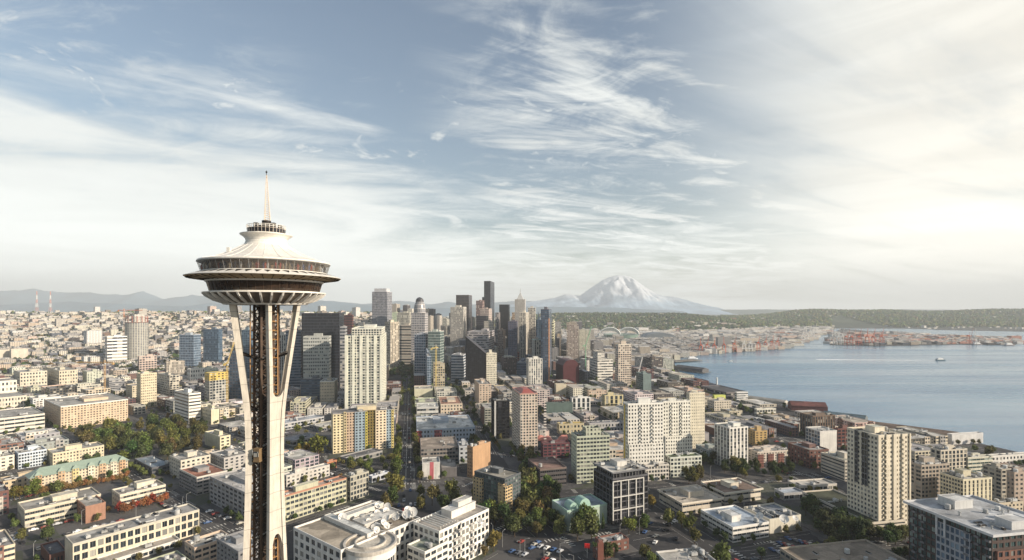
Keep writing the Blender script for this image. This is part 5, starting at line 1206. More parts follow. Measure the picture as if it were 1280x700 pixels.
    for k in range(24):
        mb = MB(); t = 2*math.pi*(k+.5)/24
        for (a0, y0), (a1, y1) in zip(pr[1:8], pr[2:9]): mb.beam((NX+rr(a0)*math.cos(t), NY+rr(a0)*math.sin(t), Z(y0)+.02), (NX+rr(a1)*math.cos(t), NY+rr(a1)*math.sin(t), Z(y1)+.02), .07, cap=False)
        mb.build('roof_seam', M['white'], root)
    mb = MB(); mb.box((NX-5.5, NY-8.5), .8, .8, Z(322), Z(314)); mb.build('roof_hatch', M['white'], root)
    # top crown
    mb = MB(); mb.lathe([(rr(24.5), Z(293)), (rr(25.2), Z(286.5)), (rr(12), Z(286.3))], c, 32, cu=1); mb.build('crown_drum', [facade(.86, .8, 'glass_dark')], root, (.45, .40, .34))
    mb = MB()
    for k in range(32):
        t0, t1 = 2*math.pi*k/32, 2*math.pi*(k+1)/32
        for y in (282.6, 284.6): mb.beam((NX+rr(25)*math.cos(t0), NY+rr(25)*math.sin(t0), Z(y)), (NX+rr(25)*math.cos(t1), NY+rr(25)*math.sin(t1), Z(y)), .08, cap=False)
        mb.beam((NX+rr(25)*math.cos(t0), NY+rr(25)*math.sin(t0), Z(286.5)), (NX+rr(25)*math.cos(t0), NY+rr(25)*math.sin(t0), Z(282.4)), .07, cap=False)
    mb.build('crown_railing', M['white'], root)
    mb = MB(); mb.lathe([(rr(12), Z(287)), (rr(11), Z(282)), (rr(6), Z(281.6)), (rr(6), Z(276)), (0, Z(275.8))], c, 20); mb.build('machine_house', M['dark'], root)
    for t, r_ in ((2.6, 20), (.5, 18), (4.3, 17), (5.6, 20)):
        mb = MB(); mb.box((NX+rr(r_)*math.cos(t), NY+rr(r_)*math.sin(t)), 1.0, 1.0, Z(286.4), Z(280.5)); mb.build('equipment_cabinet', M['dark'], root)
    # mast: three legs closing to a point, red light on top
    mb = MB(); hgt = 10
    for k in range(3):
        t = 2*math.pi*k/3+.4
        mb.beam((NX+.95*math.cos(t), NY+.95*math.sin(t), Z(279)), (NX+.12*math.cos(t), NY+.12*math.sin(t), Z(219)), .14, .06)
    for j in range(22):
        f0, f1 = j/22, (j+1)/22; r0, r1 = .95*(1-f0)+.12*f0, .95*(1-f1)+.12*f1; za, zb = Z(279)*(1-f0)+Z(219)*f0, Z(279)*(1-f1)+Z(219)*f1
        for k in range(3):
            t, t2 = 2*math.pi*k/3+.4, 2*math.pi*(k+1)/3+.4
            mb.beam((NX+r0*math.cos(t), NY+r0*math.sin(t), za), (NX+r1*math.cos(t2), NY+r1*math.sin(t2), zb), .05, cap=False)
    mb.build('mast', noisy('mast_paint', (.62, .50, .38), .5, .2, .5), root)
    mb = MB(); mb.beam((NX, NY, Z(222)), (NX, NY, Z(213)), .12, .05); mb.ball((NX, NY, Z(215.2)), .26); mb.build('beacon', M['dark'], root)
needle()
CAT.append(('the tower legs', 333, 400, 140, 20)); CAT.append(('the saucer', 333, 335, 140, 20))

# ------------------------------------------------------------------ street plan
def gvec(ang): return Vector((math.sin(R(ang)), math.cos(R(ang)), 0))
GR = {'N': (gvec(38.2), gvec(-51.8), flat(262, 655)), 'B': (gvec(79), gvec(-11), flat(509, 540)), 'D': (gvec(96), gvec(6), flat(560, 450))}
PIT = {'N': (118, 86), 'B': (84, 118), 'D': (84, 110)}      # block pitch along the two directions
STW = 17
def zone(x, y):
    if y <= 1: return None
    px = CX+F*x/y; py = HY+HC*F/y
    if px < 300+(py-430)*.0 and py < 700: pass
    if y > 1350 and px > 470: return 'D'
    if px > 1000: return 'B'
    if px > 640: return 'B'
    if px > 497: return 'B' if py < 602 else 'N'
    if px > 395 and py < 572: return 'B'
    return 'N'
PXPOLY = {   # places kept clear of filler buildings, in photo pixels on the ground
    'park': [(92, 532), (130, 540), (185, 516), (262, 533), (262, 574), (168, 592), (150, 578), (92, 562)],
    'lindens': [(598, 640), (632, 600), (662, 606), (692, 634), (742, 652), (745, 690), (604, 704)],
    'square': [(590, 725), (612, 672), (700, 688), (745, 690), (780, 660), (812, 610), (860, 628), (878, 655), (915, 690), (840, 725)],
    'hill': [(655, 560), (712, 560), (712, 574), (676, 620), (655, 610)],
    'lot': [(955, 668), (1020, 660), (1085, 676), (1020, 722), (960, 722)],
    'street': [(503, 660), (486, 640), (499, 590), (505, 440), (512, 440), (518, 560), (518, 620), (545, 640)],
    'broadcast': [(340, 730), (370, 660), (470, 618), (530, 640), (620, 632), (625, 740)],
    'leafy': [(1000, 640), (1010, 622), (1085, 668), (1075, 690), (1010, 665)],
}
WPOLY = {k: [tuple(flat(*p))[:2] for p in v] for k, v in PXPOLY.items()}
def clear_of(pts, polys):
    for k in polys:
        for p in pts:
            if in_poly(p[0], p[1], WPOLY[k]): return False
    return True
def pt_in_rect(p, q):
    s = None
    for i in range(4):
        a, b = q[i], q[(i+1) % 4]; c_ = (b[0]-a[0])*(p[1]-a[1])-(b[1]-a[1])*(p[0]-a[0])
        if s is None: s = c_ > 0
        elif (c_ > 0) != s: return False
    return True
def rect_pts(q, n=4):
    out_ = []
    for i in range(n+1):
        for j in range(n+1):
            u, v = i/n, j/n
            out_.append(((q[0][0]*(1-u)+q[1][0]*u)*(1-v)+(q[3][0]*(1-u)+q[2][0]*u)*v, (q[0][1]*(1-u)+q[1][1]*u)*(1-v)+(q[3][1]*(1-u)+q[2][1]*u)*v))
    return out_
def overlaps(q, pts):
    cx_, cy_ = pts[len(pts)//2]; R0 = math.hypot(q[0][0]-cx_, q[0][1]-cy_)
    for f in FOOT:
        g_ = f[0]; mx, my = (g_[0][0]+g_[2][0])/2, (g_[0][1]+g_[2][1])/2; R1 = math.hypot(g_[0][0]-mx, g_[0][1]-my)
        if (mx-cx_)**2+(my-cy_)**2 > (R0+R1)**2: continue
        if any(pt_in_rect(p, g_) for p in pts) or any(pt_in_rect(p, q) for p in rect_pts(g_, 4)): return True
    return False
def height_limit(q, base, slack=.13):
    """the tallest roof that still leaves the known buildings behind it in view"""
    near = min(q, key=lambda p: p[1]); pxs = [CX+F*p[0]/max(p[1], 30) for p in q]; x0, x1 = min(pxs), max(pxs); y = (min(p[1] for p in q)+max(p[1] for p in q))/2
    lim = 1e9; ymx = max(p[1] for p in q); pym = HY+(HC-base)*F/y
    for f in CATFOOT:
        if x1 < f[2]+1 or x0 > f[3]-1: continue
        g_ = f[0]; k0 = min(range(4), key=lambda i: g_[i][1]); z_ = terrain(*g_[k0]); Hh = f[5]
        for kk in ((k0+1) % 4, (k0-1) % 4):
            (ax, ay), (bx_, by) = g_[k0], g_[kk]; pa, pb = CX+F*ax/ay, CX+F*bx_/by
            lo, hi = min(pa, pb), max(pa, pb)
            if x1 < lo+1 or x0 > hi-1: continue
            pm = min(max((x0+x1)/2, lo), hi); t = (pm-pa)/(pb-pa) if abs(pb-pa) > 1e-6 else 0
            ia = (HC-z_)*F/ay; ib = (HC-z_)*F/by; yb_ = HY+ia*(1-t)+ib*t
            if yb_ < pym-1.0:
                hpx = (f[4]-f[5])*((yb_-HY)/max(f[4]-HY, 1)); yl = yb_-1.5-slack*hpx
                lim = min(lim, HC-(yl-HY)/F*ymx)
    return lim-base
CATFOOT = list(FOOT)
PALE = [(.62, .57, .48), (.66, .62, .54), (.54, .50, .44), (.70, .66, .60), (.48, .43, .36), (.58, .47, .36), (.42, .40, .38), (.60, .52, .42), (.36, .34, .33), (.68, .64, .52)]
ROOFS = [(.40, .38, .36), (.52, .50, .46), (.33, .31, .30), (.58, .56, .53), (.26, .25, .25), (.46, .41, .35), (.38, .36, .36)]
CNAME = lambda c: ('white' if min(c) > .56 else 'cream' if c[0] > .55 and c[2] < .5 else 'brick-red' if c[0] > c[1]*1.6 else 'dark grey' if max(c) < .25 else 'tan' if c[0]-c[2] > .10 else 'grey')
ITEMS = list(ITEMS0)       # (object, description, px, py) labelled together at the end
fills = []; lots = []; slabs = []
rf = random.Random(11)
for gname, (e1, e2, o) in GR.items():
    p1, p2 = PIT[gname]
    for i in range(-30, 31):
        for j in range(-30, 31):
            c_ = o+e1*(p1*(i+.5))+e2*(p2*(j+.5))
            if c_.y < 235 or c_.y > 2300: continue
            pxc = CX+F*c_.x/c_.y
            if pxc < -110 or pxc > 1400 or zone(c_.x, c_.y) != gname: continue
            hw, hd = (p1-STW)/2, (p2-STW)/2
            bq = [tuple(c_+e1*a*hw+e2*b*hd)[:2] for a, b in ((-1, -1), (1, -1), (1, 1), (-1, 1))]
            if (bq[1][0]-bq[0][0])*(bq[2][1]-bq[1][1])-(bq[1][1]-bq[0][1])*(bq[2][0]-bq[1][0]) < 0: bq = bq[::-1]
            if any(is_water(*p) for p in rect_pts(bq, 2)):
                shoreblk = True
            else: shoreblk = False
            if c_.y < 1200 and not shoreblk and terrain(c_.x, c_.y) < 1 and clear_of(rect_pts(bq, 6), ['square', 'street']): slabs.append((bq, c_, e1, e2, hw, hd))
            n1 = max(1, round((p1-STW)/rf.uniform(19, 36))); n2 = 2
            for a in range(n1):
                for b in range(n2):
                    if rf.random() < .10: kind = 'lot'
                    else: kind = 'b'
                    u0, u1 = -hw+2*hw*a/n1+1.6, -hw+2*hw*(a+1)/n1-1.2-(rf.random() < .3)*3
                    v0, v1 = -hd+2*hd*b/n2+2.0, -hd+2*hd*(b+1)/n2-2-(rf.random() < .5)*rf.uniform(0, 7)
                    q = [tuple(c_+e1*u+e2*v)[:2] for u, v in ((u0, v0), (u1, v0), (u1, v1), (u0, v1))]
                    if (q[1][0]-q[0][0])*(q[2][1]-q[1][1])-(q[1][1]-q[0][1])*(q[2][0]-q[1][0]) < 0: q = [q[1], q[0], q[3], q[2]]
                    lots.append((kind, q, gname, e1, e2, c_))
lots.sort(key=lambda L: min(p[1] for p in L[1]))
parking = []
for kind, q, gname, e1, e2, c_ in lots:
    pts = rect_pts(q, 4)
    if min(p[1] for p in q) < 225 or any(is_water(*p) for p in pts): continue
    mx, my = pts[12]
    px, py = CX+F*mx/my, HY+HC*F/my
    if px < -90 or px > 1370: continue
    if not clear_of(pts, list(WPOLY)): continue
    if overlaps(q, pts): 
        # try a smaller building on the near half of the lot
        ok = False
        for (ua, ub, va, vb) in ((0, .5, 0, 1), (.5, 1, 0, 1), (0, 1, 0, .5), (0, 1, .5, 1)):
            L_ = lambda u, v: ((q[0][0]*(1-u)+q[1][0]*u)*(1-v)+(q[3][0]*(1-u)+q[2][0]*u)*v, (q[0][1]*(1-u)+q[1][1]*u)*(1-v)+(q[3][1]*(1-u)+q[2][1]*u)*v)
            q2 = [L_(ua, va), L_(ub, va), L_(ub, vb), L_(ua, vb)]; p2_ = rect_pts(q2, 4)
            if not overlaps(q2, p2_): q, pts, ok = q2, p2_, True; break
        if not ok: continue
    base = terrain(*pts[len(pts)//2])
    if kind == 'lot': parking.append((q, base)); continue
    y = pts[len(pts)//2][1]
    if y < 600: hmax = rf.uniform(8, 17)
    elif y < 1150: hmax = rf.choice([7, 9, 12, 14, 17, 20, 24])*rf.uniform(.85, 1.15)
    else: hmax = rf.choice([10, 14, 18, 24, 30, 40])*rf.uniform(.8, 1.2)
    if px > 860 and y > 500: hmax = min(hmax, rf.uniform(7, 15))
    if gname == 'D' and 480 < px < 740: hmax *= 2.3
    if gname == 'D' and px > 780: hmax = min(hmax, 13)
    if px < 470 and y > 1150: hmax = min(hmax, rf.uniform(7, 22))
    h = min(hmax, height_limit(q, base, .05 if y < 620 else .13 if y < 1200 or px > 740 else .34))
    if h < 3.6: parking.append((q, base)); continue
    fills.append((q, base, h, y, px, gname))
# screen size decides which are things of their own
fills.sort(key=lambda f: -(abs(f[0][1][0]-f[0][0][0])+abs(f[0][1][1]-f[0][0][1]))*(f[2]+12)/f[3]**2)
NF = 300
def order_rect(q):
    """near corner first, as P, +R, +L"""
    k = min(range(4), key=lambda i: q[i][1]); P = Vector((*q[k], 0))
    a, b = Vector((*q[(k+1) % 4], 0)), Vector((*q[(k-1) % 4], 0))
    return P, (a-P).normalized(), (a-P).length, (b-P).normalized(), (b-P).length
rf = random.Random(5)
for idx, (q, base, h, y, px, gname) in enumerate(fills[:NF]):
    P, dR, wR, dL, wL = order_rect(q)
    P.z = base; z1 = base+h
    big = min(wR, wL) > 26
    r_ = rf.random()
    c = rf.choice(PALE)
    if r_ < .16: c = rf.choice([(.16, .085, .07), (.24, .14, .11), (.13, .07, .06)])
    elif r_ < .28: c = rf.choice([(.16, .15, .16), (.20, .22, .25), (.13, .11, .10)])
    c = tuple(x*rf.uniform(.9, 1.08) for x in c); rc = rf.choice(ROOFS)
    kinds = [('apartment_building', 'building', rf.choice(['punch', 'bal', 'punch'])), ('office_building', 'building', rf.choice(['ribbon', 'wide', 'grid'])), ('warehouse', 'building', rf.choice(['blank', 'wide', 'small']))]
    kn, cat, st = kinds[rf.choices([0, 1, 2], [5, 3, 2 if h < 11 else .3])[0]]
    nf = max(1, round(h/3.2))
    word = {'apartment_building': 'block of flats', 'office_building': 'office', 'warehouse': 'flat-roofed warehouse'}[kn]
    root = thing(kn, None, cat, (P.x, P.y, base), 'low buildings filling the city blocks')
    if y < 520:
        holes = []
        body(root, P, dR, wR, dL, wL, base, z1, c, st, st, nf, max(2, int(wL/3.8)), max(2, int(wR/3.8)), 'glass', 'wall', True, holes)
        place_windows(root, holes, 'glass', 'frame_grey', 60)
    else: body(root, P, dR, wR, dL, wL, base, z1, c, st, st, nf, max(2, int(wL/3.8)), max(2, int(wR/3.8)), 'glass', 'wall', y < 700)
    roof(root, P, dR, wR, dL, wL, z1, rc, tuple(x*.9 for x in c), rf.choice([.5, .9, 1.2]))
    av = None; nu_ = (8 if y < 500 else 5) if y < 700 else 2
    if rf.random() < .55 and min(wR, wL) > 14:
        a0, b0 = rf.uniform(.15, .5), rf.uniform(.15, .5); av = (a0, a0+.3, b0, b0+.3); penthouse(root, P, dR, wR, dL, wL, z1, a0, a0+.3, b0, b0+.3, rf.uniform(2.2, 3.6), tuple(x*.9 for x in c))
    units(root, P, dR, wR, dL, wL, z1, nu_, idx, av)
    if y < 760 and rf.random() < .8:         # projecting bays and stair towers in a second colour
        c2 = rf.choice(PALE+[(.26, .15, .12), (.20, .20, .22)]); 
        for face in ('R', 'L'):
            L_ = wR if face == 'R' else wL; nb = max(1, int(L_/13)); 
            if rf.random() < .25: continue
            for k in range(nb):
                t0 = (k+rf.uniform(.2, .4))/nb; wv = min(L_/nb*.45, 6.5); hb = z1+rf.choice([-2.6, -.4, 1.0, 1.6]); pr2 = rf.uniform(.5, 1.1)
                if hb < base+4: hb = base+4
                if face == 'R': body(root, P+dR*(L_*t0)-dL*pr2, dR, wv, dL, pr2+.3, base, hb, c2, 'blank', (.62, .55), max(1, nf-(hb < z1-2)), 1, max(1, int(wv/3)), name='bay', geo=True)
                else: body(root, P+dL*(L_*t0)-dR*pr2, dR, pr2+.3, dL, wv, base, hb, c2, (.62, .55), 'blank', max(1, nf-(hb < z1-2)), max(1, int(wv/3)), 1, name='bay', geo=True)
    if min(wR, wL) > 15 and rf.random() < .45:      # a set-back storey over part of the roof
        a0 = rf.uniform(.03, .3); b0 = rf.uniform(.03, .3); a1, b1 = min(.97, a0+rf.uniform(.4, .6)), min(.97, b0+rf.uniform(.4, .6))
        if av is None: penthouse(root, P, dR, wR, dL, wL, z1, a0, a1, b0, b1, 3.0, tuple(x*.95 for x in rf.choice(PALE)), 'upper_storey', 'punch' if kn != 'warehouse' else None)
    FOOT.append((q, y, 0, 0, 0, 0))
    pr_ = proj(((q[0][0]+q[2][0])/2, (q[0][1]+q[2][1])/2, z1-h*.4))
    rw = 'white-roofed' if min(rc) > .5 else 'dark-roofed' if max(rc) < .3 else 'grey-roofed'
    ITEMS.append((root, '%s %s, %s, %s' % (CNAME(c), word, rw, ['one storey', 'two storeys', 'three storeys', 'four storeys', 'five storeys', 'six storeys', 'seven storeys', 'eight storeys', 'nine storeys', 'ten storeys'][min(9, nf-1)]), pr_[0], pr_[1]))
# ------------------------------------------------------------------ boxes for everything farther away (one mass)
class Boxes:
    def __init__(s): s.r = []
    def add(s, x, y, z, sx, sy, h, ang, wc, rc): s.r.append((x, y, z, sx, sy, h, ang, *wc, *rc))
    def clutter(s, rnd, n=2, lim=1e9):
        for (x, y, z, sx, sy, h, ang, *c) in list(s.r):
            if y > lim: continue
            for _ in range(rnd.randint(0, n)):
                u, v = rnd.uniform(-.32, .32)*sx, rnd.uniform(-.32, .32)*sy; g_ = rnd.uniform(.16, .62)
                s.r.append((x+math.cos(ang)*u-math.sin(ang)*v, y+math.sin(ang)*u+math.cos(ang)*v, z+h, rnd.uniform(.12, .4)*sx, rnd.uniform(.12, .4)*sy, rnd.uniform(1.0, 3.4), ang, g_, g_*.97, g_*.92, g_*.9, g_*.88, g_*.84))
    def build(s, name, mat, label=None):
        A = np.array(s.r); n = len(A)
        ca, sa = np.cos(A[:, 6]), np.sin(A[:, 6]); hx, hy = A[:, 3]/2, A[:, 4]/2
        V = np.zeros((n, 8, 3))
        for k, (a, b) in enumerate(((-1, -1), (1, -1), (1, 1), (-1, 1))):
            X = A[:, 0]+ca*a*hx-sa*b*hy; Y = A[:, 1]+sa*a*hx+ca*b*hy
            V[:, k] = np.stack([X, Y, A[:, 2]-3], 1); V[:, k+4] = np.stack([X, Y, A[:, 2]+A[:, 5]], 1)
        q = np.array([(0, 1, 5, 4), (1, 2, 6, 5), (2, 3, 7, 6), (3, 0, 4, 7), (4, 5, 6, 7)])
        Fc = (np.arange(n)[:, None, None]*8+q[None]).reshape(-1, 4)
        me = bpy.data.meshes.new(name); me.from_pydata(V.reshape(-1, 3).tolist(), [], Fc.tolist())
        C = np.ones((n, 5, 4)); C[:, :4, :3] = A[:, None, 7:10]; C[:, 4, :3] = A[:, 10:13]
        at = me.attributes.new('tint', 'FLOAT_COLOR', 'FACE'); at.data.foreach_set('color', C.reshape(-1).astype(np.float32))
        uv = np.zeros((n, 5, 4, 2)); nb = np.maximum(2, np.round(A[:, 3]/4)); nr = np.maximum(1, np.round((A[:, 5]+3)/3.3))
        for k in range(4):
            w_ = nb if k % 2 == 0 else np.maximum(2, np.round(A[:, 4]/4))
            uv[:, k, 1, 0] = w_; uv[:, k, 2, 0] = w_; uv[:, k, 2, 1] = nr; uv[:, k, 3, 1] = nr
        l = me.uv_layers.new(name='UVMap'); l.data.foreach_set('uv', uv.reshape(-1).astype(np.float32))
        me.materials.append(mat); me.update()
        o = bpy.data.objects.new(name, me); col.objects.link(o); stuff(o)
        return o
def far_mat():
    m, n, b = principled('distant_walls', (.5, .5, .5), .85)
    t = n.new('ShaderNodeAttribute'); t.attribute_name = 'tint'
    U, V, _ = n.sep(n.new('ShaderNodeTexCoord').outputs['UV'])
    mu = n.math('LESS_THAN', n.math('ABSOLUTE', n.math('SUBTRACT', n.math('FRACT', U), .5)), .27)
    mv = n.math('LESS_THAN', n.math('ABSOLUTE', n.math('SUBTRACT', n.math('FRACT', V), .5)), .26)
    up = n.sep(n.new('ShaderNodeNewGeometry').outputs['Normal'])[2]
    k = n.math('MULTIPLY', n.math('MULTIPLY', mu, mv), n.math('LESS_THAN', up, .5))
    n.l.new(n.mix(k, t.outputs['Color'], (.04, .045, .055)), b.inputs['Base Color'])
    return m
M['far'] = far_mat()
bx = Boxes()
def footbounds():
    return [((f[0][0][0]+f[0][2][0])/2, (f[0][0][1]+f[0][2][1])/2, math.hypot(f[0][0][0]-f[0][2][0], f[0][0][1]-f[0][2][1])/2) for f in FOOT]
FB = np.array(footbounds())
def hits_foot(x, y, r): return bool((((FB[:, 0]-x)**2+(FB[:, 1]-y)**2) < (FB[:, 2]*.9+r)**2).any())
for q, base, h, y, px, gname in fills[NF:]:
    P, dR, wR, dL, wL = order_rect(q)
    cxy = ((q[0][0]+q[2][0])/2, (q[0][1]+q[2][1])/2); c = rf.choice(PALE) if rf.random() > .3 else rf.choice([(.19, .11, .09), (.12, .13, .16), (.20, .19, .20), (.10, .09, .09)])
    bx.add(*cxy, base, wR, wL, h, math.atan2(dR.y, dR.x), c, rf.choice(ROOFS))
rh = random.Random(3)
def sprinkle(n, pxr, yr, hr, sr, ang, cols, roofs, power=1.0, keep=None, lift=True):
    for _ in range(n):
        px = rh.uniform(*pxr); y = yr[0]*(yr[1]/yr[0])**(rh.random()**power); x = (px-CX)/F*y
        if is_water(x, y) or (keep and not keep(x, y, px)): continue
        if y < 2400 and hits_foot(x, y, 12): continue
        sx, sy = rh.uniform(*sr), rh.uniform(*sr); h = rh.uniform(*hr)
        if rh.random() < .03: h *= rh.uniform(1.6, 2.6)
        base = terrain(x, y)
        q = [(x-sx/2, y-sy/2), (x+sx/2, y-sy/2), (x+sx/2, y+sy/2), (x-sx/2, y+sy/2)]
        if 700 < px < 880 and 1700 < y < 2560: h = min(h, 8.5)
        h = min(h, height_limit(q, base, .12))
        if h < 2.5: continue
        bx.add(x, y, base, sx, sy, h, ang+rh.choice([0, 0, 0, .2]), rh.choice(cols), rh.choice(roofs))
PALE2 = PALE+[(.72, .68, .60), (.68, .60, .48), (.64, .50, .42), (.74, .72, .68)]
# hill behind the towers: thousands of houses
sprinkle(6400, (-120, 560), (1250, 3000), (4, 13), (8, 27), R(-38), PALE2+[(.34, .27, .21), (.28, .24, .20), (.38, .33, .28), (.24, .16, .12)], ROOFS+[(.20, .15, .12), (.14, .13, .13), (.24, .18, .15), (.16, .16, .17)], .8)
sprinkle(500, (-120, 520), (1500, 2900), (12, 24), (18, 40), R(-38), PALE2, ROOFS, .8)
sprinkle(1300, (540, 1010), (1500, 2600), (8, 20), (18, 45), R(-6), PALE2, ROOFS, 1)
sprinkle(3300, (690, 1035), (2100, 7000), (6, 12), (25, 85), R(2), PALE2+[(.5, .25, .18), (.72, .70, .66)], ROOFS+[(.66, .64, .6), (.5, .5, .5)], .7, keep=lambda x, y, px: terrain(x, y) < 60)
sprinkle(700, (1040, 1275), (2300, 3400), (5, 11), (18, 70), R(2), [(.7, .68, .64), (.5, .22, .16), (.4, .38, .36), (.6, .4, .3)], ROOFS, 1, keep=lambda x, y, px: in_poly(x, y, isle))
sprinkle(1300, (640, 1020), (3500, 5600), (6, 13), (14, 34), R(10), [(.72, .70, .64), (.6, .56, .5), (.66, .64, .6)], ROOFS, 1)
sprinkle(1400, (640, 1500), (4200, 9000), (6, 12), (14, 40), R(10), [(.7, .68, .62), (.6, .56, .5)], ROOFS, 1)
sprinkle(1200, (-150, 700), (4000, 14000), (6, 14), (20, 90), R(10), [(.7, .7, .66), (.6, .56, .5)], [(.6, .6, .58)], 1)
sprinkle(160, (1290, 1800), (900, 2000), (8, 14), (20, 50), R(10), PALE2, ROOFS)
bx.clutter(rh, 3, 3200)
bx.build('distant_buildings', M['far'])['label'] = 'pale houses and blocks covering the far hills and flats'
# ------------------------------------------------------------------ street blocks: raised pavements with kerbs, lane lines
mb = MB(); seed_ = 0
def pav_mat():
    m, n, b = principled('pavement_concrete', (.2, .2, .2), .92)
    pos = n.new('ShaderNodeNewGeometry').outputs['Position']
    a = n.noise(pos, .02, 5, .6); f = n.noise(pos, .5, 4, .6)
    c = n.mix(n.smooth(a, .38, .62), (.115, .11, .105), (.055, .055, .06)); c = n.mix(n.smooth(f, .35, .7, 0, .4), c, (.17, .16, .15))
    vo = n.new('ShaderNodeTexVoronoi', feature='F1'); vo.inputs['Scale'].default_value = .06; n.l.new(pos, vo.inputs['Vector'])
    g2 = n.math('MULTIPLY', n.math('LESS_THAN', n.sep(vo.outputs['Color'])[0], .22), n.smooth(f, .4, .55))
    n.l.new(n.mix(n.math('MULTIPLY', g2, .8), c, (.05, .065, .03)), b.inputs['Base Color'])
    return m
for bq, c_, e1, e2, hw, hd in slabs: mb.prism(bq, 0, .14)
for P, dR, wR_, dL, wL_ in BLS:          # pavement apron round each known building
    if P.y < 900 and terrain(P.x, P.y) < 1:
        o = rect(P, dR, wR_, dL, wL_, 4.2)
        if not any(is_water(*p) for p in o): mb.prism(o, .0, .15+.004*(BLS.index((P, dR, wR_, dL, wL_)) % 7))
struct(mb.build('pavement', pav_mat()))
mk = noisy('road_paint', (.62, .61, .56), .7, .3, .5)
mb = MB()
def stripe(a, b, w_, z=.006):
    d = (b-a).normalized(); s = Vector((-d.y, d.x, 0))*w_/2
    P4 = [a-s, b-s, b+s, a+s]; mb.quad(*[(p.x, p.y, z) for p in P4])
for bq, c_, e1, e2, hw, hd in slabs:
    if c_.y > 800: continue
    for e, f, h1, h2 in ((e1, e2, hw, hd), (e2, e1, hd, hw)):
        for sg in (-1, 1):
            base_ = c_+f*sg*(h2+STW/2)
            t = -h1
            if sg == 1:
                while t < h1: stripe(base_+e*t, base_+e*(t+3), .22); t += 8
                stripe(base_-e*h1+f*4.2, base_+e*h1+f*4.2, .14); stripe(base_-e*h1-f*4.2, base_+e*h1-f*4.2, .14)
        # crosswalk bars at the block ends
        for k in range(7):
            off = -STW/2+1.8+k*2.2
            for se in (-1, 1): stripe(c_+f*(h2+STW/2+off)+e*se*(h1-1), c_+f*(h2+STW/2+off)+e*se*(h1+2.0), .6, .008)
for P, dR, wR_, dL, wL_ in BLS:
    if P.y > 620: continue
    for d, L_, s_ in ((dR, wR_, dL*-1), (dL, wL_, dR*-1)):
        a0 = P+s_*15; t = 0
        while t < L_-4: stripe(a0+d*t, a0+d*(t+3.2), .22, .012); t += 8
        for off in (7.0, 23.0): stripe(P+s_*off, P+s_*off+d*L_, .14, .013)
        for k in range(6): stripe(P-d*9+s_*(7+k*2.5), P-d*5.5+s_*(7+k*2.5), .7, .014)
# main street running to the horizon: double centre line
e = gvec(-11); o = flat(509, 540)
for off in (-4.2, -.2, .2, 4.2):
    f = gvec(79)
    if abs(off) > 1:
        t = -200
        while t < 700: stripe(o+f*off+e*t, o+f*off+e*(t+4), .25); t += 9
    else: stripe(o+f*off+e*-200, o+f*off+e*800, .14)
struct(mb.build('road_markings', mk))

# ------------------------------------------------------------------ trees
def crown_mesh(name, seed, n=520, h=9.0, r=4.6, base=2.2, leaf=.85, lobes=7, cone=False):
    rg = np.random.default_rng(seed); P = []; Nn = []
    L = []
    for k in range(lobes):
        if cone:
            t = k/max(1, lobes-1); L.append((rg.normal(0, .12), rg.normal(0, .12), base+(h-base)*t*.92, r*(1-t*.85)*.75, (h-base)/lobes*.9))
        else:
            a = rg.uniform(0, 6.28); d = rg.uniform(0, .58)*r; zc = base+(h-base)*rg.uniform(.28, .78)
            if k == 0: d = 0; zc = base+(h-base)*.62
            L.append((d*math.cos(a), d*math.sin(a), zc, r*rg.uniform(.40, .62), (h-base)*rg.uniform(.24, .36)))
    vs = []; fs = []; tone = []
    for k in range(n):
        lx, ly, lz, lr, lh = L[rg.integers(len(L))]
        v = rg.normal(size=3); v /= np.linalg.norm(v); rad = rg.uniform(.62, 1.04)
        c = np.array([lx+v[0]*lr*rad, ly+v[1]*lr*rad, lz+v[2]*lh*rad])
        if c[2] < base*.8: continue
        nn = v+rg.normal(size=3)*.55; nn /= np.linalg.norm(nn)
        a = np.cross(nn, rg.normal(size=3)); a /= np.linalg.norm(a); b = np.cross(nn, a)
        s = leaf*rg.uniform(.55, 1.15); i = len(vs)
        q = [c+a*s*.6+b*s*.2, c+a*s*.1+b*s*.62, c-a*s*.62-b*s*.05, c-b*s*.6+a*s*.15]
        vs += [tuple(x) for x in q]; fs.append((i, i+1, i+2, i+3)); tone.append(float(np.clip(rg.normal(.42, .26), 0, 1)))
    # sparse inner mass so the crown is not see-through everywhere
    for lx, ly, lz, lr, lh in L:
        for j in range(26):
            v = rg.normal(size=3); v /= np.linalg.norm(v); c = np.array([lx, ly, lz])+v*np.array([lr, lr, lh])*.55
            a = np.cross(v, [0.3, .2, 1]); a /= np.linalg.norm(a)+1e-6; b = np.cross(v, a); s = lr*.36; i = len(vs)
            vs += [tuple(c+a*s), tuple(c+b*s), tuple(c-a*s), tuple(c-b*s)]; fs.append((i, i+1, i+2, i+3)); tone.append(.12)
    me = bpy.data.meshes.new(name); me.from_pydata(vs, [], fs)
    at = me.attributes.new('tone', 'FLOAT', 'FACE'); at.data.foreach_set('value', np.array(tone, dtype=np.float32))
    me.materials.append(M['leaf']); me.update(); return me
def trunk_mesh(h=4.5, r=.28, limbs=4, seed=1):
    rg = random.Random(seed); mb = MB(); mb.beam((0, 0, 0), (.1, .05, h), r, r*.6, 7)
    for k in range(limbs):
        a = k*6.28/limbs+rg.uniform(-.4, .4); z = h*rg.uniform(.5, .85); L = rg.uniform(1.6, 2.6)
        mb.beam((.05, 0, z), (math.cos(a)*L, math.sin(a)*L, z+L*1.1), r*.45, r*.15, 5)
    mb.beam((.1, .05, h), (.3, -.1, h+2.4), r*.6, r*.2, 6)
    return mb.mesh('trunk', [M['trunk']])
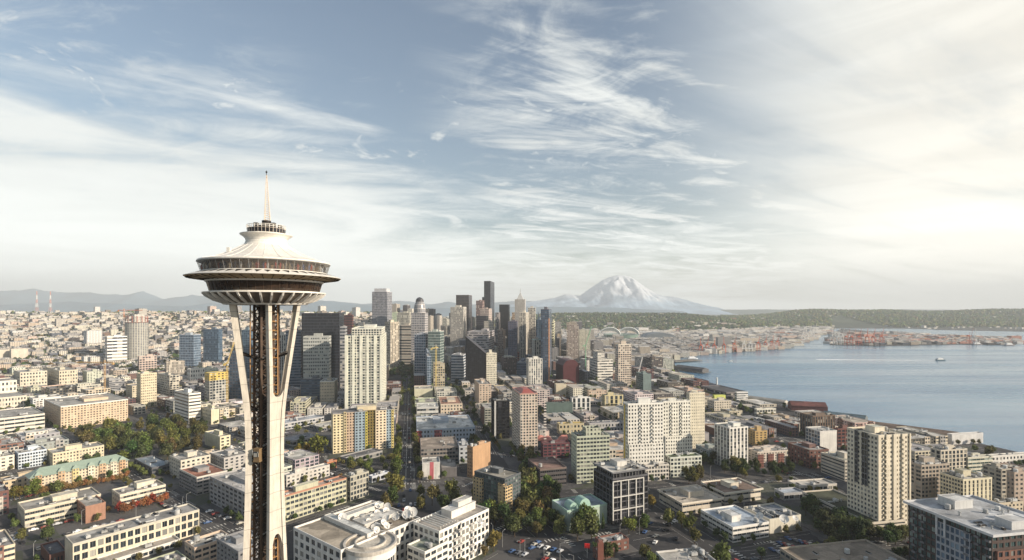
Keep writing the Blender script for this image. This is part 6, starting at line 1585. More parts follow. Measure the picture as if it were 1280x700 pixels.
CRN = [crown_mesh('crown', 10+i, 620, 9.5+(i % 3), 4.7-.2*(i % 3), lobes=7+i % 3) for i in range(7)]
CRC = [crown_mesh('crown', 40+i, 420, 12, 2.6, 1.2, .7, 8, True) for i in range(3)]
TRK = [trunk_mesh(seed=i) for i in range(3)]
GREEN = [(.11, .145, .045), (.14, .165, .05), (.075, .11, .035), (.17, .17, .06), (.09, .12, .045), (.15, .135, .05)]
AUT = [(.34, .13, .03), (.30, .19, .04), (.22, .15, .05), (.40, .08, .04), (.32, .24, .05)]
TREES = []
def tree(x, y, s=1.0, c=None, kind='tree', cone=False, crown=None, force=False, z=None, label=None):
    if not force and (y < 235 or is_water(x, y)): return
    TREES.append((x, y, s, c or rt.choice(GREEN), kind, cone, crown, label, z))
rt = random.Random(21)
def tree_px(px, py, s=1.0, **k):
    p = flat(px, py); tree(p.x, p.y, s, force=True, **k)
def scatter(poly, n, s=(.9, 1.4), mind=5.5, **k):
    got = []; xs = [p[0] for p in poly]; ys = [p[1] for p in poly]; tries = 0
    while len(got) < n and tries < n*60:
        tries += 1; px, py = rt.uniform(min(xs), max(xs)), rt.uniform(min(ys), max(ys))
        if not in_poly(px, py, poly): continue
        p = flat(px, py)
        if any((p.x-a)**2+(p.y-b)**2 < mind**2 for a, b in got) or any(pt_in_rect((p.x, p.y), f[0]) for f in FOOT): continue
        got.append((p.x, p.y)); tree(p.x, p.y, rt.uniform(*s), **k)
scatter([(100, 548), (130, 545), (186, 530), (214, 534), (222, 556), (214, 580), (168, 590), (150, 576), (110, 562)], 46, (1.3, 1.9), 9)
scatter([(214, 533), (258, 541), (255, 572), (222, 578)], 16, (1.1, 1.6), 9, c=(.11, .10, .035))
scatter([(604, 655), (636, 612), (660, 612), (690, 640), (738, 655), (742, 684), (690, 672), (640, 672)], 34, (1.0, 1.5), 7)
scatter([(604, 655), (636, 612), (660, 612), (690, 640)], 14, (1.2, 1.6), 7)
scatter([(648, 560), (664, 560), (675, 600), (700, 625), (690, 640), (652, 612)], 22, (.9, 1.4), 6)
scatter([(1000, 640), (1012, 630), (1090, 673), (1080, 690), (1040, 688)], 20, (.9, 1.3), 7, c=(.08, .10, .04))
scatter([(1095, 676), (1132, 660), (1132, 680), (1110, 686)], 7, (.8, 1.1), 5)
scatter([(575, 500), (610, 510), (618, 560), (585, 556), (578, 520)], 18, (.8, 1.2), 8, c=(.06, .075, .03))
scatter([(592, 455), (640, 470), (640, 500), (560, 500), (560, 470)], 14, (1.0, 1.4), 10, c=(.05, .065, .03))
scatter([(40, 505), (60, 505), (60, 520), (30, 520)], 7, (1.0, 1.4), 8)
scatter([(880, 560), (935, 590), (985, 590), (1000, 598), (930, 600), (868, 580)], 20, (.8, 1.2), 7, c=(.06, .08, .03))
scatter([(860, 585), (880, 600), (870, 612), (850, 600)], 6, (.8, 1.0), 5, c=(.13, .13, .04))
scatter([(1020, 690), (1050, 690), (1040, 700), (1010, 700)], 3, (.8, 1.0), 6)
scatter([(425, 585), (500, 575), (500, 600), (470, 604), (425, 592)], 12, (.7, 1.1), 6)
scatter([(345, 560), (405, 545), (410, 575), (350, 575)], 10, (.6, 1.1), 6)
# street trees along the main street
for py in list(range(442, 520, 4))+list(range(520, 640, 7)):
    for off in (-1, 1):
        p = flat(509, py)+gvec(79)*off*rt.uniform(8.5, 11)
        if rt.random() < .8: tree(p.x, p.y, rt.uniform(.8, 1.25), c=rt.choice([(.10, .12, .03), (.14, .14, .04), (.07, .09, .03)]))
for px, py, s, c in ((493, 622, 1.9, (.15, .14, .04)), (482, 640, 1.2, None), (552, 640, 1.5, None), (566, 633, 1.6, None), (582, 645, 1.6, None), (540, 632, 1.5, None), (598, 628, 1.2, (.13, .12, .04)), (622, 600, 1.1, None),
                     (372, 573, 1.2, (.26, .17, .03)), (398, 572, 2.1, (.13, .15, .03)), (383, 568, 1.2, (.30, .17, .03)), (352, 548, 1.1, (.16, .17, .04)), (372, 543, 1.1, (.17, .18, .04)), (395, 560, .8, (.25, .05, .04)),
                     (815, 634, 1.0, (.26, .22, .05)), (852, 660, 1.1, (.14, .14, .04)), (862, 668, 1.1, (.11, .12, .04)), (838, 658, 1.2, (.24, .24, .06)), (868, 680, 1.0, (.14, .11, .04)), (900, 708, 1.4, (.16, .19, .05)), (757, 700, 1.2, (.08, .09, .03)),
                     (805, 700, 1.0, (.09, .10, .03)), (815, 712, 1.0, None), (617, 690, 1.2, (.22, .16, .05)), (664, 640, 1.1, (.10, .11, .03)), (1022, 535, 1.0, None), (735, 478, 1.1, (.16, .17, .04)), (745, 480, 1.1, (.08, .10, .03)), (760, 489, 1.2, (.14, .12, .04)),
                     (685, 655, 1.1, (.14, .13, .04)), (786, 668, 1.0, (.15, .17, .04)), (792, 664, .9, (.16, .18, .04)), (803, 662, .9, (.09, .11, .03)), (808, 658, .9, None), (918, 590, 1.3, (.14, .16, .04)), (928, 598, 1.0, (.20, .20, .04)), (890, 622, 1.0, (.10, .11, .04))):
    tree_px(px, py, s, c=c or rt.choice(GREEN))
for k in range(12):      # red and orange maples
    tree_px(150+k*5.2+rt.uniform(-1, 1), 643-k*1.35+rt.uniform(-1, 1), rt.uniform(.55, .8), c=[(.34, .06, .04), (.27, .12, .06), (.32, .14, .06), (.28, .09, .04)][k % 4], kind='maple_tree')
for k in range(20): tree_px(48+k*5.8, 620-k*1.08, rt.uniform(.5, .75), c=rt.choice([(.26, .12, .05), (.24, .15, .06), (.19, .13, .05)]), kind='autumn_tree')
for k in range(5): tree_px(18+k*6.5, 626-k*1.2, rt.uniform(.9, 1.2), c=(.15, .15, .04))
for k in range(7): tree_px(716+k*6.3, 667-k*1.0, .85, c=(.10, .12, .04), cone=True, kind='cypress_tree')
for k in range(5): tree_px(28+k*11, 551-k*1.0, .9, c=(.12, .13, .04))
for k in range(4): tree_px(1120+k*5, 700-k, .6, c=None)
# leafy lots and pavements everywhere else
for q, base in parking:
    y = (q[0][1]+q[2][1])/2
    if y > 1000: continue
    if rt.random() < .55:
        for _ in range(rt.randint(1, 3)):
            u, v = rt.random(), rt.random(); x_ = (q[0][0]*(1-u)+q[1][0]*u)*(1-v)+(q[3][0]*(1-u)+q[2][0]*u)*v; y_ = (q[0][1]*(1-u)+q[1][1]*u)*(1-v)+(q[3][1]*(1-u)+q[2][1]*u)*v
            tree(x_, y_, rt.uniform(.6, 1.1), z=base)
for bq, c_, e1, e2, hw, hd in slabs:
    if c_.y > 950: continue
    for e, f, h1, h2 in ((e1, e2, hw, hd), (e2, e1, hd, hw)):
        for sg in (-1, 1):
            if rt.random() < .45: continue
            t = -h1+rt.uniform(3, 10)
            while t < h1-3:
                p = c_+f*sg*(h2-.9)+e*t; t += rt.uniform(9, 22)
                if rt.random() < .6 and not any(pt_in_rect((p.x, p.y), f_[0]) for f_ in FOOT if abs(f_[1]-p.y) < 90): tree(p.x, p.y, rt.uniform(.45, .8), c=rt.choice(GREEN+[(.16, .14, .04), (.24, .15, .05)]))
for P, dR, wR_, dL, wL_ in BLS:
    if P.y > 900 or terrain(P.x, P.y) > 1: continue
    for d, L_, s_ in ((dR, wR_, dL*-1), (dL, wL_, dR*-1)):
        t = rt.uniform(2, 6); cc = rt.choice(GREEN+[(.22, .19, .06), (.11, .145, .045)]); pp = rt.uniform(.3, .9)
        while t < L_-2:
            p = P+s_*3.4+d*t; t += rt.uniform(7, 11)
            if rt.random() < pp and not any(pt_in_rect((p.x, p.y), rect(*b2[:5], .8)) for b2 in BLS if abs(b2[0].y-p.y) < 160): tree(p.x, p.y, rt.uniform(.42, .72), c=cc)
# trees nearest the camera become things; others join the distant woods
def vis_key(t): return -(t[2]/t[1])
TREES = [t for t in TREES if -30 < CX+F*t[0]/t[1] < 1310 and HY+F*(HC-t[2]*10)/t[1] < 705]
main = sorted(TREES, key=vis_key)
KEEP_T = main[:290]; rest_t = main[290:]
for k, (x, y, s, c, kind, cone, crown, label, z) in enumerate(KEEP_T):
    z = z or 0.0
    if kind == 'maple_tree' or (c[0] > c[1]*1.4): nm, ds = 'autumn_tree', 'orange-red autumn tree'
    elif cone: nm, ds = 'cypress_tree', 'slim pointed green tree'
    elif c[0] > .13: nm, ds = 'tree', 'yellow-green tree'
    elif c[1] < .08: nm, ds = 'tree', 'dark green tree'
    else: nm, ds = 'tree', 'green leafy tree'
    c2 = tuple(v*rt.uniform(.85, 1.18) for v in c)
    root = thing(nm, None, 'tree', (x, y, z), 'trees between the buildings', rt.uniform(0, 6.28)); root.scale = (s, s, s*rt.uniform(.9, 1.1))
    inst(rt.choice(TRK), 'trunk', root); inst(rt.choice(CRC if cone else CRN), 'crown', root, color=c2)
    p_ = proj((x, y, z+6*s)); sz = 'large ' if s > 1.3 else 'small ' if s < .7 else ''
    ITEMS.append((root, sz+ds, p_[0], p_[1]))

def woods(name, pts, label):
    """crowns too many and too far to count: one mass of low leafy mounds (x, y, z, radius, height, colour)"""
    A = np.array(pts); n = len(A)
    base = []; 
    for t in range(6): base.append((math.cos(t*1.047), math.sin(t*1.047), .25))
    for t in range(6): base.append((math.cos(t*1.047+.5)*.72, math.sin(t*1.047+.5)*.72, .72))
    base.append((0, 0, 1.0)); base = np.array(base)
    V = base[None].repeat(n, 0)*RNG.uniform(.75, 1.25, (n, 13, 1))
    V = V*np.stack([A[:, 3], A[:, 3], A[:, 4]], 1)[:, None, :]+A[:, None, :3]
    q = [(t, (t+1) % 6, 6+t, 6+t) for t in range(6)]
    tri = [(t, (t+1) % 6, 6+t) for t in range(6)]+[((t+1) % 6, 6+(t+1) % 6, 6+t) for t in range(6)]+[(6+t, 6+(t+1) % 6, 12) for t in range(6)]
    Fc = (np.arange(n)[:, None, None]*13+np.array(tri)[None]).reshape(-1, 3)
    me = bpy.data.meshes.new(name); me.from_pydata(V.reshape(-1, 3).tolist(), [], Fc.tolist())
    C = np.ones((n, 18, 4)); C[:, :, :3] = A[:, None, 5:8]*RNG.uniform(.6, 1.4, (n, 18, 1))
    at = me.attributes.new('tint', 'FLOAT_COLOR', 'FACE'); at.data.foreach_set('color', C.reshape(-1).astype(np.float32))
    m, n_, b = principled(name+'_leaves', (.06, .08, .03), .9, 0, .1); t = n_.new('ShaderNodeAttribute'); t.attribute_name = 'tint'; n_.l.new(t.outputs['Color'], b.inputs['Base Color'])
    me.materials.append(m); me.update(); o = bpy.data.objects.new(name, me); col.objects.link(o); o['label'] = label; return stuff(o)
W = []
def tree_mass(name, lst, label):
    """the trees past the three hundredth: real leafy crowns and trunks in one object"""
    src = []
    for me in CRN:
        v = np.zeros(len(me.vertices)*3); me.vertices.foreach_get('co', v); t = np.zeros(len(me.polygons)); me.attributes['tone'].data.foreach_get('value', t)
        src.append((v.reshape(-1, 4, 3), t))
    VV = []; CC_ = []
    for (x, y, s, c, kind, cone, crown, lb, z) in lst:
        v, t = src[rt.randrange(len(src))]; n_ = len(v) if y < 750 else len(v)//2; k_ = RNG.permutation(len(v))[:n_]; a = rt.uniform(0, 6.28); ca_, sa_ = math.cos(a), math.sin(a)
        w_ = v[k_]*s*(1 if y < 750 else 1.15); q = np.stack([w_[..., 0]*ca_-w_[..., 1]*sa_+x, w_[..., 0]*sa_+w_[..., 1]*ca_+y, w_[..., 2]+(z or 0)], -1)
        VV.append(q); f = .5+1.15*t[k_]; CC_.append(np.stack([f*c[0], f*c[1], f*c[2], np.ones(n_)], -1))
        m4 = np.array([[[x-.2*s, y, 0], [x+.2*s, y, 0], [x+.12*s, y, 4*s], [x-.12*s, y, 4*s]]]); VV.append(m4+np.array([0, 0, z or 0])); CC_.append(np.array([[.08, .06, .04, 1]]))
    V = np.concatenate(VV).reshape(-1, 3); Fc = np.arange(len(V)).reshape(-1, 4); me = bpy.data.meshes.new(name); me.from_pydata(V.tolist(), [], Fc.tolist())
    at = me.attributes.new('tint', 'FLOAT_COLOR', 'FACE'); at.data.foreach_set('color', np.concatenate(CC_).reshape(-1).astype(np.float32))
    m, n_, b = principled(name+'_leaves', (.06, .08, .03), .8, 0, .1); t = n_.new('ShaderNodeAttribute'); t.attribute_name = 'tint'; n_.l.new(t.outputs['Color'], b.inputs['Base Color'])
    me.materials.append(m); me.update(); o = bpy.data.objects.new(name, me); col.objects.link(o); o['label'] = label; return stuff(o)
tree_mass('street_greenery', rest_t, 'smaller green trees along the streets and lots of the middle distance')
def woodfill(n, pxr, yr, r=(3, 6), cols=GREEN, keep=None, power=1):
    for _ in range(n):
        px = rt.uniform(*pxr); y = yr[0]*(yr[1]/yr[0])**(rt.random()**power); x = (px-CX)/F*y
        if is_water(x, y) or (keep and not keep(x, y, px)): continue
        rr_ = rt.uniform(*r); W.append((x, y, terrain(x, y), rr_, rr_*1.7, *[v*rt.uniform(.7, 1.1) for v in rt.choice(cols)]))
woodfill(14500, (-120, 560), (1150, 3100), (3.5, 8.5), [(.05, .07, .025), (.06, .075, .03), (.045, .06, .025), (.11, .085, .04)])
woodfill(900, (500, 1000), (900, 2100), (3, 5))
woodfill(17000, (640, 1010), (3300, 5600), (6, 15), [(.05, .075, .03), (.075, .10, .04), (.10, .12, .05), (.04, .06, .03), (.12, .12, .06)], keep=lambda x, y, px: terrain(x, y) > 9 and math.sin(x*.013+2)*math.sin(y*.008+x*.004)+rt.uniform(-.7, .7) > -.55)
woodfill(12000, (900, 1500), (4300, 8200), (9, 18), keep=lambda x, y, px: terrain(x, y) > 2.5)
woodfill(3500, (-120, 640), (2700, 5200), (6, 12))
woods('distant_woods', W, 'green and brown tree crowns scattered over the far hills')

# ------------------------------------------------------------------ cars
def car_meshes():
    prof = [(-2.2, .35), (-2.25, .8), (-1.9, .98), (-1.35, 1.02), (-.85, 1.48), (.55, 1.5), (1.15, 1.02), (2.0, .9), (2.25, .7), (2.2, .35)]
    mb = MB(); W_ = .9
    def ins(z): return 0 if z < 1.05 else .16
    L_ = [(x, -W_+ins(z), z) for x, z in prof]; Rr = [(x, W_-ins(z), z) for x, z in prof]
    mb.poly(L_); mb.poly(list(reversed(Rr)))
    for i in range(len(prof)): j = (i+1) % len(prof); mb.quad(L_[j], L_[i], Rr[i], Rr[j])
    bodym = mb.mesh('car_body', [M['paint']])
    mb = MB(); e = .02
    mb.quad((-1.28, -W_+.14, 1.07), (-.87, -W_+.13, 1.43), (-.87, W_-.13, 1.43), (-1.28, W_-.14, 1.07)); 
    mb.v = [(a-.03, b, c+.03) for a, b, c in mb.v]
    i0 = len(mb.v); mb.quad((.60, -W_+.14, 1.44), (1.10, -W_+.12, 1.07), (1.10, W_-.12, 1.07), (.60, W_-.14, 1.44)); mb.v[i0:] = [(a+.04, b, c+.03) for a, b, c in mb.v[i0:]]
    for sg in (-1, 1): mb.quad((-1.2, sg*(W_-.06), 1.08), (1.0, sg*(W_-.06), 1.08), (.5, sg*(W_-.14), 1.42), (-.8, sg*(W_-.14), 1.42))
    glass = mb.mesh('car_glass', [M['glass_dark']])
    mb = MB(); n = 12
    ring = [(.32*math.cos(t*2*math.pi/n), .32*math.sin(t*2*math.pi/n)) for t in range(n)]
    for a in range(n): b = (a+1) % n; mb.quad((ring[a][0], -.11, ring[a][1]), (ring[b][0], -.11, ring[b][1]), (ring[b][0], .11, ring[b][1]), (ring[a][0], .11, ring[a][1]))
    mb.poly([(x, -.11, z) for x, z in ring]); mb.poly([(x, .11, z) for x, z in reversed(ring)])
    wheel = mb.mesh('wheel', [M['rubber']])
    return bodym, glass, wheel
CB, CG, CW = car_meshes()
CARC = [((.75, .75, .74), 'white'), ((.45, .46, .48), 'silver'), ((.03, .03, .035), 'black'), ((.12, .13, .15), 'dark grey'), ((.24, .04, .035), 'red'), ((.05, .10, .22), 'blue'), ((.70, .69, .66), 'white'), ((.40, .38, .33), 'beige')]
ncar = [0]; carpos = []
def car(x, y, rot, z=.01, van=False):
    if ncar[0] >= 290 or any(pt_in_rect((x, y), f[0]) for f in FOOT if abs(f[1]-y) < 120) or is_water(x, y): return
    if any((x-a)**2+(y-b)**2 < 2.4**2 for a, b in carpos): return
    px, py = proj((x, y, 1))
    if not (-5 < px < 1285 and py < 702): return
    c, nm = rt.choice(CARC); carpos.append((x, y))
    root = thing('car', None, 'car', (x, y, z), 'cars in the streets and lots', rot); s = 1.12
    root.scale = (s, s, s*(1.18 if van else 1))
    inst(CB, 'car_body', root, color=c); inst(CG, 'car_glass', root)
    if y < 520:
        for wx in (-1.35, 1.35):
            for wy in (-.82, .82): inst(CW, 'wheel', root, (wx, wy, .32))
    ncar[0] += 1
    ITEMS.append((root, nm+' car', px, py))
def carrow(p0, p1, n, ang, skip=.25, z=.01):
    a, b = flat(*p0), flat(*p1)
    for k in range(n):
        if rt.random() < skip: continue
        p = a.lerp(b, k/max(1, n-1)); car(p.x, p.y, ang+rt.choice([0, math.pi])+rt.uniform(-.04, .04), z)
aN = math.atan2(gvec(38.2).y, gvec(38.2).x); aN2 = aN+math.pi/2; aB = math.atan2(gvec(79).y, gvec(79).x); aB2 = aB+math.pi/2
carrow((975, 680), (1035, 699), 22, aB2, .15); carrow((985, 674), (1045, 690), 20, aB2, .2); carrow((965, 688), (1000, 702), 12, aB2, .2)
carrow((640, 690), (690, 702), 7, aN, .3); carrow((652, 678), (700, 690), 7, aN, .4)
for px, py in ((806, 666), (820, 671), (819, 679), (832, 664), (846, 674), (838, 650), (828, 648), (665, 686), (672, 679), (685, 694), (846, 690), (812, 655)): p = flat(px, py); car(p.x, p.y, aN+rt.uniform(-.3, .3))
carrow((826, 660), (872, 640), 12, aN, .35); carrow((130, 662), (240, 640), 10, aN, .5); carrow((85, 668), (150, 652), 7, aN, .3); carrow((230, 668), (310, 630), 10, aN, .5); carrow((255, 640), (330, 668), 10, aN2, .5)
carrow((0, 668), (80, 700), 9, aN2, .3); carrow((20, 655), (92, 690), 9, aN2, .4); carrow((262, 640), (300, 655), 6, aN, .3)
for py in range(440, 640, 6):
    for off in (-6, -2.4, 2.4, 6):
        if rt.random() < .35: p = flat(509, py)+gvec(79)*off; car(p.x, p.y, aB2)
for bq, c_, e1, e2, hw, hd in sorted(slabs, key=lambda s_: s_[1].y):
    if c_.y > 640: continue
    for e, f, h1, h2 in ((e1, e2, hw, hd), (e2, e1, hd, hw)):
        t = -h1+4
        while t < h1-4:
            if rt.random() < .55: p = c_+f*(h2+1.5)+e*t; car(p.x, p.y, math.atan2(e.y, e.x))
            t += 6
for P, dR, wR_, dL, wL_ in sorted(BLS, key=lambda b_: b_[0].y):
    if P.y > 560: continue
    for d, L_, s_ in ((dR, wR_, dL*-1), (dL, wL_, dR*-1)):
        for off in (5.6, 11, 19):
            t = rt.uniform(0, 6)
            while t < L_:
                if rt.random() < (.5 if off < 6 else .12): p = P+s_*off+d*t; car(p.x, p.y, math.atan2(d.y, d.x))
                t += 6.4
for q, base in parking:
    if (q[0][1]+q[2][1])/2 > 620 or ncar[0] > 285: continue
    P, dR, wR, dL, wL = order_rect(q)
    for b_ in (.2, .55, .85):
        t = 3
        while t < wR-3:
            if rt.random() < .5: p = P+dR*t+dL*wL*b_; car(p.x, p.y, math.atan2(dL.y, dL.x), .15)
            t += 3.2
# ------------------------------------------------------------------ street lamps
def lamp_meshes():
    mb = MB(); mb.beam((0, 0, 0), (0, 0, 9.5), .14, .08, 8); mb.beam((0, 0, 9.4), (2.2, 0, 10.0), .07, .06, 6); a = mb.mesh('pole', [M['steel']])
    mb = MB(); mb.box((2.5, 0), .9, .35, 9.88, 10.05); b = mb.mesh('lamp_head', [M['steel']]); return a, b
LP, LH = lamp_meshes()
for px, py, ang in ((656, 694, 0), (616, 676, 2), (628, 684, 1), (717, 716, 3), (650, 696, 4), (888, 598, 1), (872, 700, 2), (799, 668, 1), (858, 655, 2), (247, 670, 1), (42, 700, 2), (102, 656, 1), (233, 634, 1), (170, 650, 3), (228, 640, 2), (205, 566, 1), (217, 570, 2), (190, 576, 0), (525, 636, 1), (545, 600, 2), (680, 700, 4), (640, 668, 1), (930, 640, 2), (1053, 700, 1), (700, 700, 0), (775, 676, 1)):
    p = flat(px, py); root = thing('street_lamp', None, 'street lamp', (p.x, p.y, 0), 'street lamps', ang)
    inst(LP, 'pole', root); inst(LH, 'lamp_head', root); q_ = proj((p.x, p.y, 8)); ITEMS.append((root, 'grey street lamp with one arm', q_[0], q_[1]))
# red sign on a post beside the brick hall
p = flat(734, 698); root = thing('signboard', 'bright red signboard on a post beside the lindens', 'sign', (p.x, p.y, 0))
mb = MB(); mb.beam((p.x, p.y, 0), (p.x, p.y, 6), .2, .2, 8); mb.build('post', M['steel'], root); mb = MB(); mb.box((p.x, p.y), 3.0, .5, 6, 8.6, -.2); mb.build('panel', M['paint'], root, (.70, .03, .03))

# ------------------------------------------------------------------ satellite dishes
def dish_meshes():
    mb = MB(); pr = [(2.0*t, .55*t*t) for t in (0, .25, .5, .75, 1)]
    mb.lathe(list(reversed(pr)), (0, 0), 22); mb.v = [(x, z, y) for x, y, z in mb.v]; d = mb.mesh('reflector', [M['paint']], smooth=True)
    mb = MB(); mb.beam((0, .9, 0), (0, 0, -2.2), .16, .3, 8)
    for t in (0, 2.1, 4.2): mb.beam((1.9*math.cos(t), .55, 1.9*math.sin(t)), (0, 1.9, 0), .05, cap=False)
    mb.box((0, 1.9), .35, .4, -.2, .2); m_ = mb.mesh('mount', [M['steel']]); return d, m_
DD, DM = dish_meshes()
def dish(P, s, rot, tilt, desc):
    root = thing('satellite_dish', None, 'satellite dish', tuple(P+Vector((0, 0, 2.2*s))), 'satellite dishes on the roofs', rot); root.scale = (s, s, s)
    root.rotation_euler = (R(tilt), 0, rot)
    inst(DD, 'reflector', root, color=(.72, .70, .66)); o_ = inst(DM, 'mount', root); q_ = proj(P+Vector((0, 0, 2))); ITEMS.append((root, desc, q_[0], q_[1]))
for a, c_, s in ((.62, .18, .9), (.70, .25, 1.0), (.80, .20, 1.1), (.90, .12, 1.3), (.97, .10, 1.4), (.99, .22, 1.2), (.56, .38, .8), (.66, .45, .8), (.75, .50, .9), (.50, .18, .8), (.84, .45, 1.0), (.93, .55, 1.1), (.42, .70, 1.2), (.58, .06, 1.0), (.88, .70, .9), (.46, .07, .9)):
    dish(local(BC, a, c_, .3), s, R(200+rt.uniform(-40, 40)), rt.uniform(20, 50), 'white rooftop satellite dish')
for px, py, z, s in ((950, 650, 11, 1.15), (980, 655, 11, 1.35), (994, 652, 11, .9), (604, 660, 25, .8), (599, 656, 25, .9)):
    p = flat(px, py, z); dish(Vector((p.x, p.y, z)), s, R(170+rt.uniform(-40, 40)), 45, 'white satellite dish' if z > 20 else 'large white satellite dish')

# ------------------------------------------------------------------ cranes
def lattice(mb, a, b, w_, n, r=.18):
    a, b = Vector(a), Vector(b); d = (b-a).normalized(); e = d.orthogonal().normalized(); g = d.cross(e)
    cs = [(e*i+g*j)*w_/2 for i, j in ((-1, -1), (1, -1), (1, 1), (-1, 1))]
    for c_ in cs: mb.beam(a+c_, b+c_, r, cap=False)
    for k in range(n):
        p, q = a.lerp(b, k/n), a.lerp(b, (k+1)/n)
        for i in range(4): mb.beam(p+cs[i], q+cs[(i+1) % 4], r*.6, cap=False)
def tower_crane(px, py, ytop, jib_px, jib_y, color, label, cpx=None, w_=2.0):
    P = ground_at(px, py); s = P.y/F; zt = HC+(HY-ytop)*s
    root = thing('tower_crane', label, 'crane', (P.x, P.y, P.z))
    mb = MB(); lattice(mb, P, (P.x, P.y, zt), w_, 14, .2); mb.build('mast', M['paint'], root, color)
    zj = HC+(HY-jib_y)*s; tip = Vector((P.x+(jib_px-px)*s, P.y+6, zj))
    top = Vector((P.x, P.y, zt))
    if abs(jib_y-ytop) < 14: st_ = Vector((P.x, P.y, zt-4)); tip.z = zt-4
    else: st_ = top-Vector((0, 0, 3))
    mb = MB(); lattice(mb, st_, tip, 1.3, 14, .2); mb.build('jib', M['paint'], root, color)
    ct = st_-(tip-st_).normalized()*14; ct.z = st_.z+.2
    mb = MB(); lattice(mb, st_, ct, 1.3, 4, .2); mb.box((ct.x, ct.y), 2.6, 2.2, ct.z-3, ct.z); mb.build('counter_jib', M['paint'], root, color)
    mb = MB(); mb.beam(top+Vector((0, 0, 3)), st_.lerp(tip, .7), .1, cap=False); mb.beam(top+Vector((0, 0, 3)), ct, .1, cap=False); mb.beam(top-Vector((0, 0, 4)), top+Vector((0, 0, 3)), .5); mb.build('stay_cable', M['steel'], root)
    mb = MB(); mb.box((P.x+1.4, P.y-1), 1.8, 1.8, st_.z-2.6, st_.z-.3); mb.build('cab', M['paint'], root, (.6, .6, .58))
tower_crane(155, 452, 386, 176, 388, (.60, .20, .08), 'orange tower crane beside the round concrete tower')
tower_crane(131, 506, 450, 92, 458, (.56, .36, .16), 'orange-yellow tower crane left of the cream crowned tower', w_=1.8)
tower_crane(284, 508, 452, 290, 428, (.56, .40, .12), 'yellow luffing crane beside the yellow-wrapped frame')
tower_crane(195, 458, 440, 190, 427, (.62, .15, .10), 'small red luffing crane in front of the blue glass block')
tower_crane(545, 490, 432, 547, 424, (.56, .44, .16), 'yellow tower crane standing before the green-white glass tower', w_=1.8)
tower_crane(797, 480, 468, 804, 447, (.72, .70, .68), 'white luffing crane beside the waterfront')
tower_crane(672, 470, 425, 673, 390, (.45, .52, .60), 'slim blue-grey luffing crane above the cream masted tower', w_=1.4)
tower_crane(732, 470, 430, 740, 408, (.25, .50, .30), 'thin green crane before the stadium arches', w_=1.2)
P = ground_at(686, 480); mb = MB(); root = thing('hoist_mast', 'orange hoist mast climbing the edge of the tall dark tower', 'hoist', (P.x, P.y, P.z))
lattice(mb, (P.x, P.y-5, P.z), (P.x, P.y-5, HC+(HY-398)*P.y/F), 1.6, 20, .3); mb.build('mast', M['paint'], root, (.55, .28, .15))
# ------------------------------------------------------------------ radio masts on the hill
for px, lab in ((46, 'left one of two red and white radio masts on the hill skyline'), (63, 'right one of two red and white radio masts on the hill skyline')):
    y = 2750; x = (px-CX)/F*y; z0 = terrain(x, y); zt = HC+(HY-364)*y/F; root = thing('radio_mast', lab, 'mast', (x, y, z0), 'radio masts on the hill')
    n = 6
    for k in range(n):
        za, zb = z0+(zt-z0)*k/n, z0+(zt-z0)*(k+1)/n; wa, wb = 12*(1-k/n)**1.5+1.6, 12*(1-(k+1)/n)**1.5+1.6; mb = MB()
        for i, j in ((-1, -1), (1, -1), (1, 1), (-1, 1)): mb.beam((x+i*wa/2, y+j*wa/2, za), (x+i*wb/2, y+j*wb/2, zb), .55, cap=False)
        for (i, j), (i2, j2) in (((-1, -1), (1, -1)), ((1, -1), (1, 1)), ((1, 1), (-1, 1)), ((-1, 1), (-1, -1))): mb.beam((x+i*wa/2, y+j*wa/2, za), (x+i2*wb/2, y+j2*wb/2, zb), .4, cap=False); mb.beam((x+i*wb/2, y+j*wb/2, zb), (x+i2*wb/2, y+j2*wb/2, zb), .4, cap=False)
        mb.build('mast_section', M['paint'], root, (.50, .26, .22) if k % 2 else (.66, .65, .62))
# ------------------------------------------------------------------ stadium with two arches, domed hall
def arch_roof(root, cx_, cy_, half, rise, depth, name):
    mb = MB(); n = 22; prev = None
    for k in range(n+1):
        t = math.pi*k/n; X = cx_-half*math.cos(t); Zt = rise*math.sin(t); w_ = depth*math.sin(t)**.6+2
        ring = [(X, cy_-w_*.2, 22+Zt), (X, cy_+w_*.8, 18+Zt*.72)]
        if prev: mb.quad(prev[0], ring[0], ring[1], prev[1]); mb.beam(prev[0], ring[0], 2.4, cap=False); mb.beam(prev[1], ring[1], 1.6, cap=False); 
        mb.beam(ring[0], (X, cy_, 12), .5, cap=False)
        prev = ring
    mb.build(name, M['paint'], root, (.66, .69, .68))
P = ground_at(775, 425); root = thing('stadium', 'stadium with two white arched roofs over dark green stands', 'stadium', (P.x, P.y, P.z)); s = P.y/F
mb = MB(); pr = [(78, 0), (88, 26), (82, 27), (60, 6), (0, 4)]; mb.lathe(pr, (P.x+4*s, P.y+60), 36); mb.build('seating_bowl', M['paint'], root, (.18, .26, .22))
arch_roof(root, P.x-12*s, P.y+20, 13.5*s, 11*s-4, 40, 'arched_roof'); arch_roof(root, P.x+12.5*s, P.y+40, 13.5*s, 11*s-4, 40, 'arched_roof')
CAT.append(('the stadium arches', 775, 418, P.y, 20))
P = ground_at(826, 424); root = thing('exhibition_hall', 'long hall with a dark ribbed barrel roof right of the stadium', 'hall', (P.x, P.y, P.z)); mb = MB(); prev = None
for k in range(11):
    t = math.pi*k/10; cur = ((P.x-80*math.cos(t), P.y, 6+26*math.sin(t)), (P.x-80*math.cos(t)+10, P.y+150, 6+26*math.sin(t)))
    if prev: mb.quad(prev[0], cur[0], cur[1], prev[1]); mb.quad((prev[0][0], P.y, 0), (cur[0][0], P.y, 0), cur[0], prev[0])
    prev = cur
mb.build('barrel_roof', M['paint'], root, (.14, .16, .18))
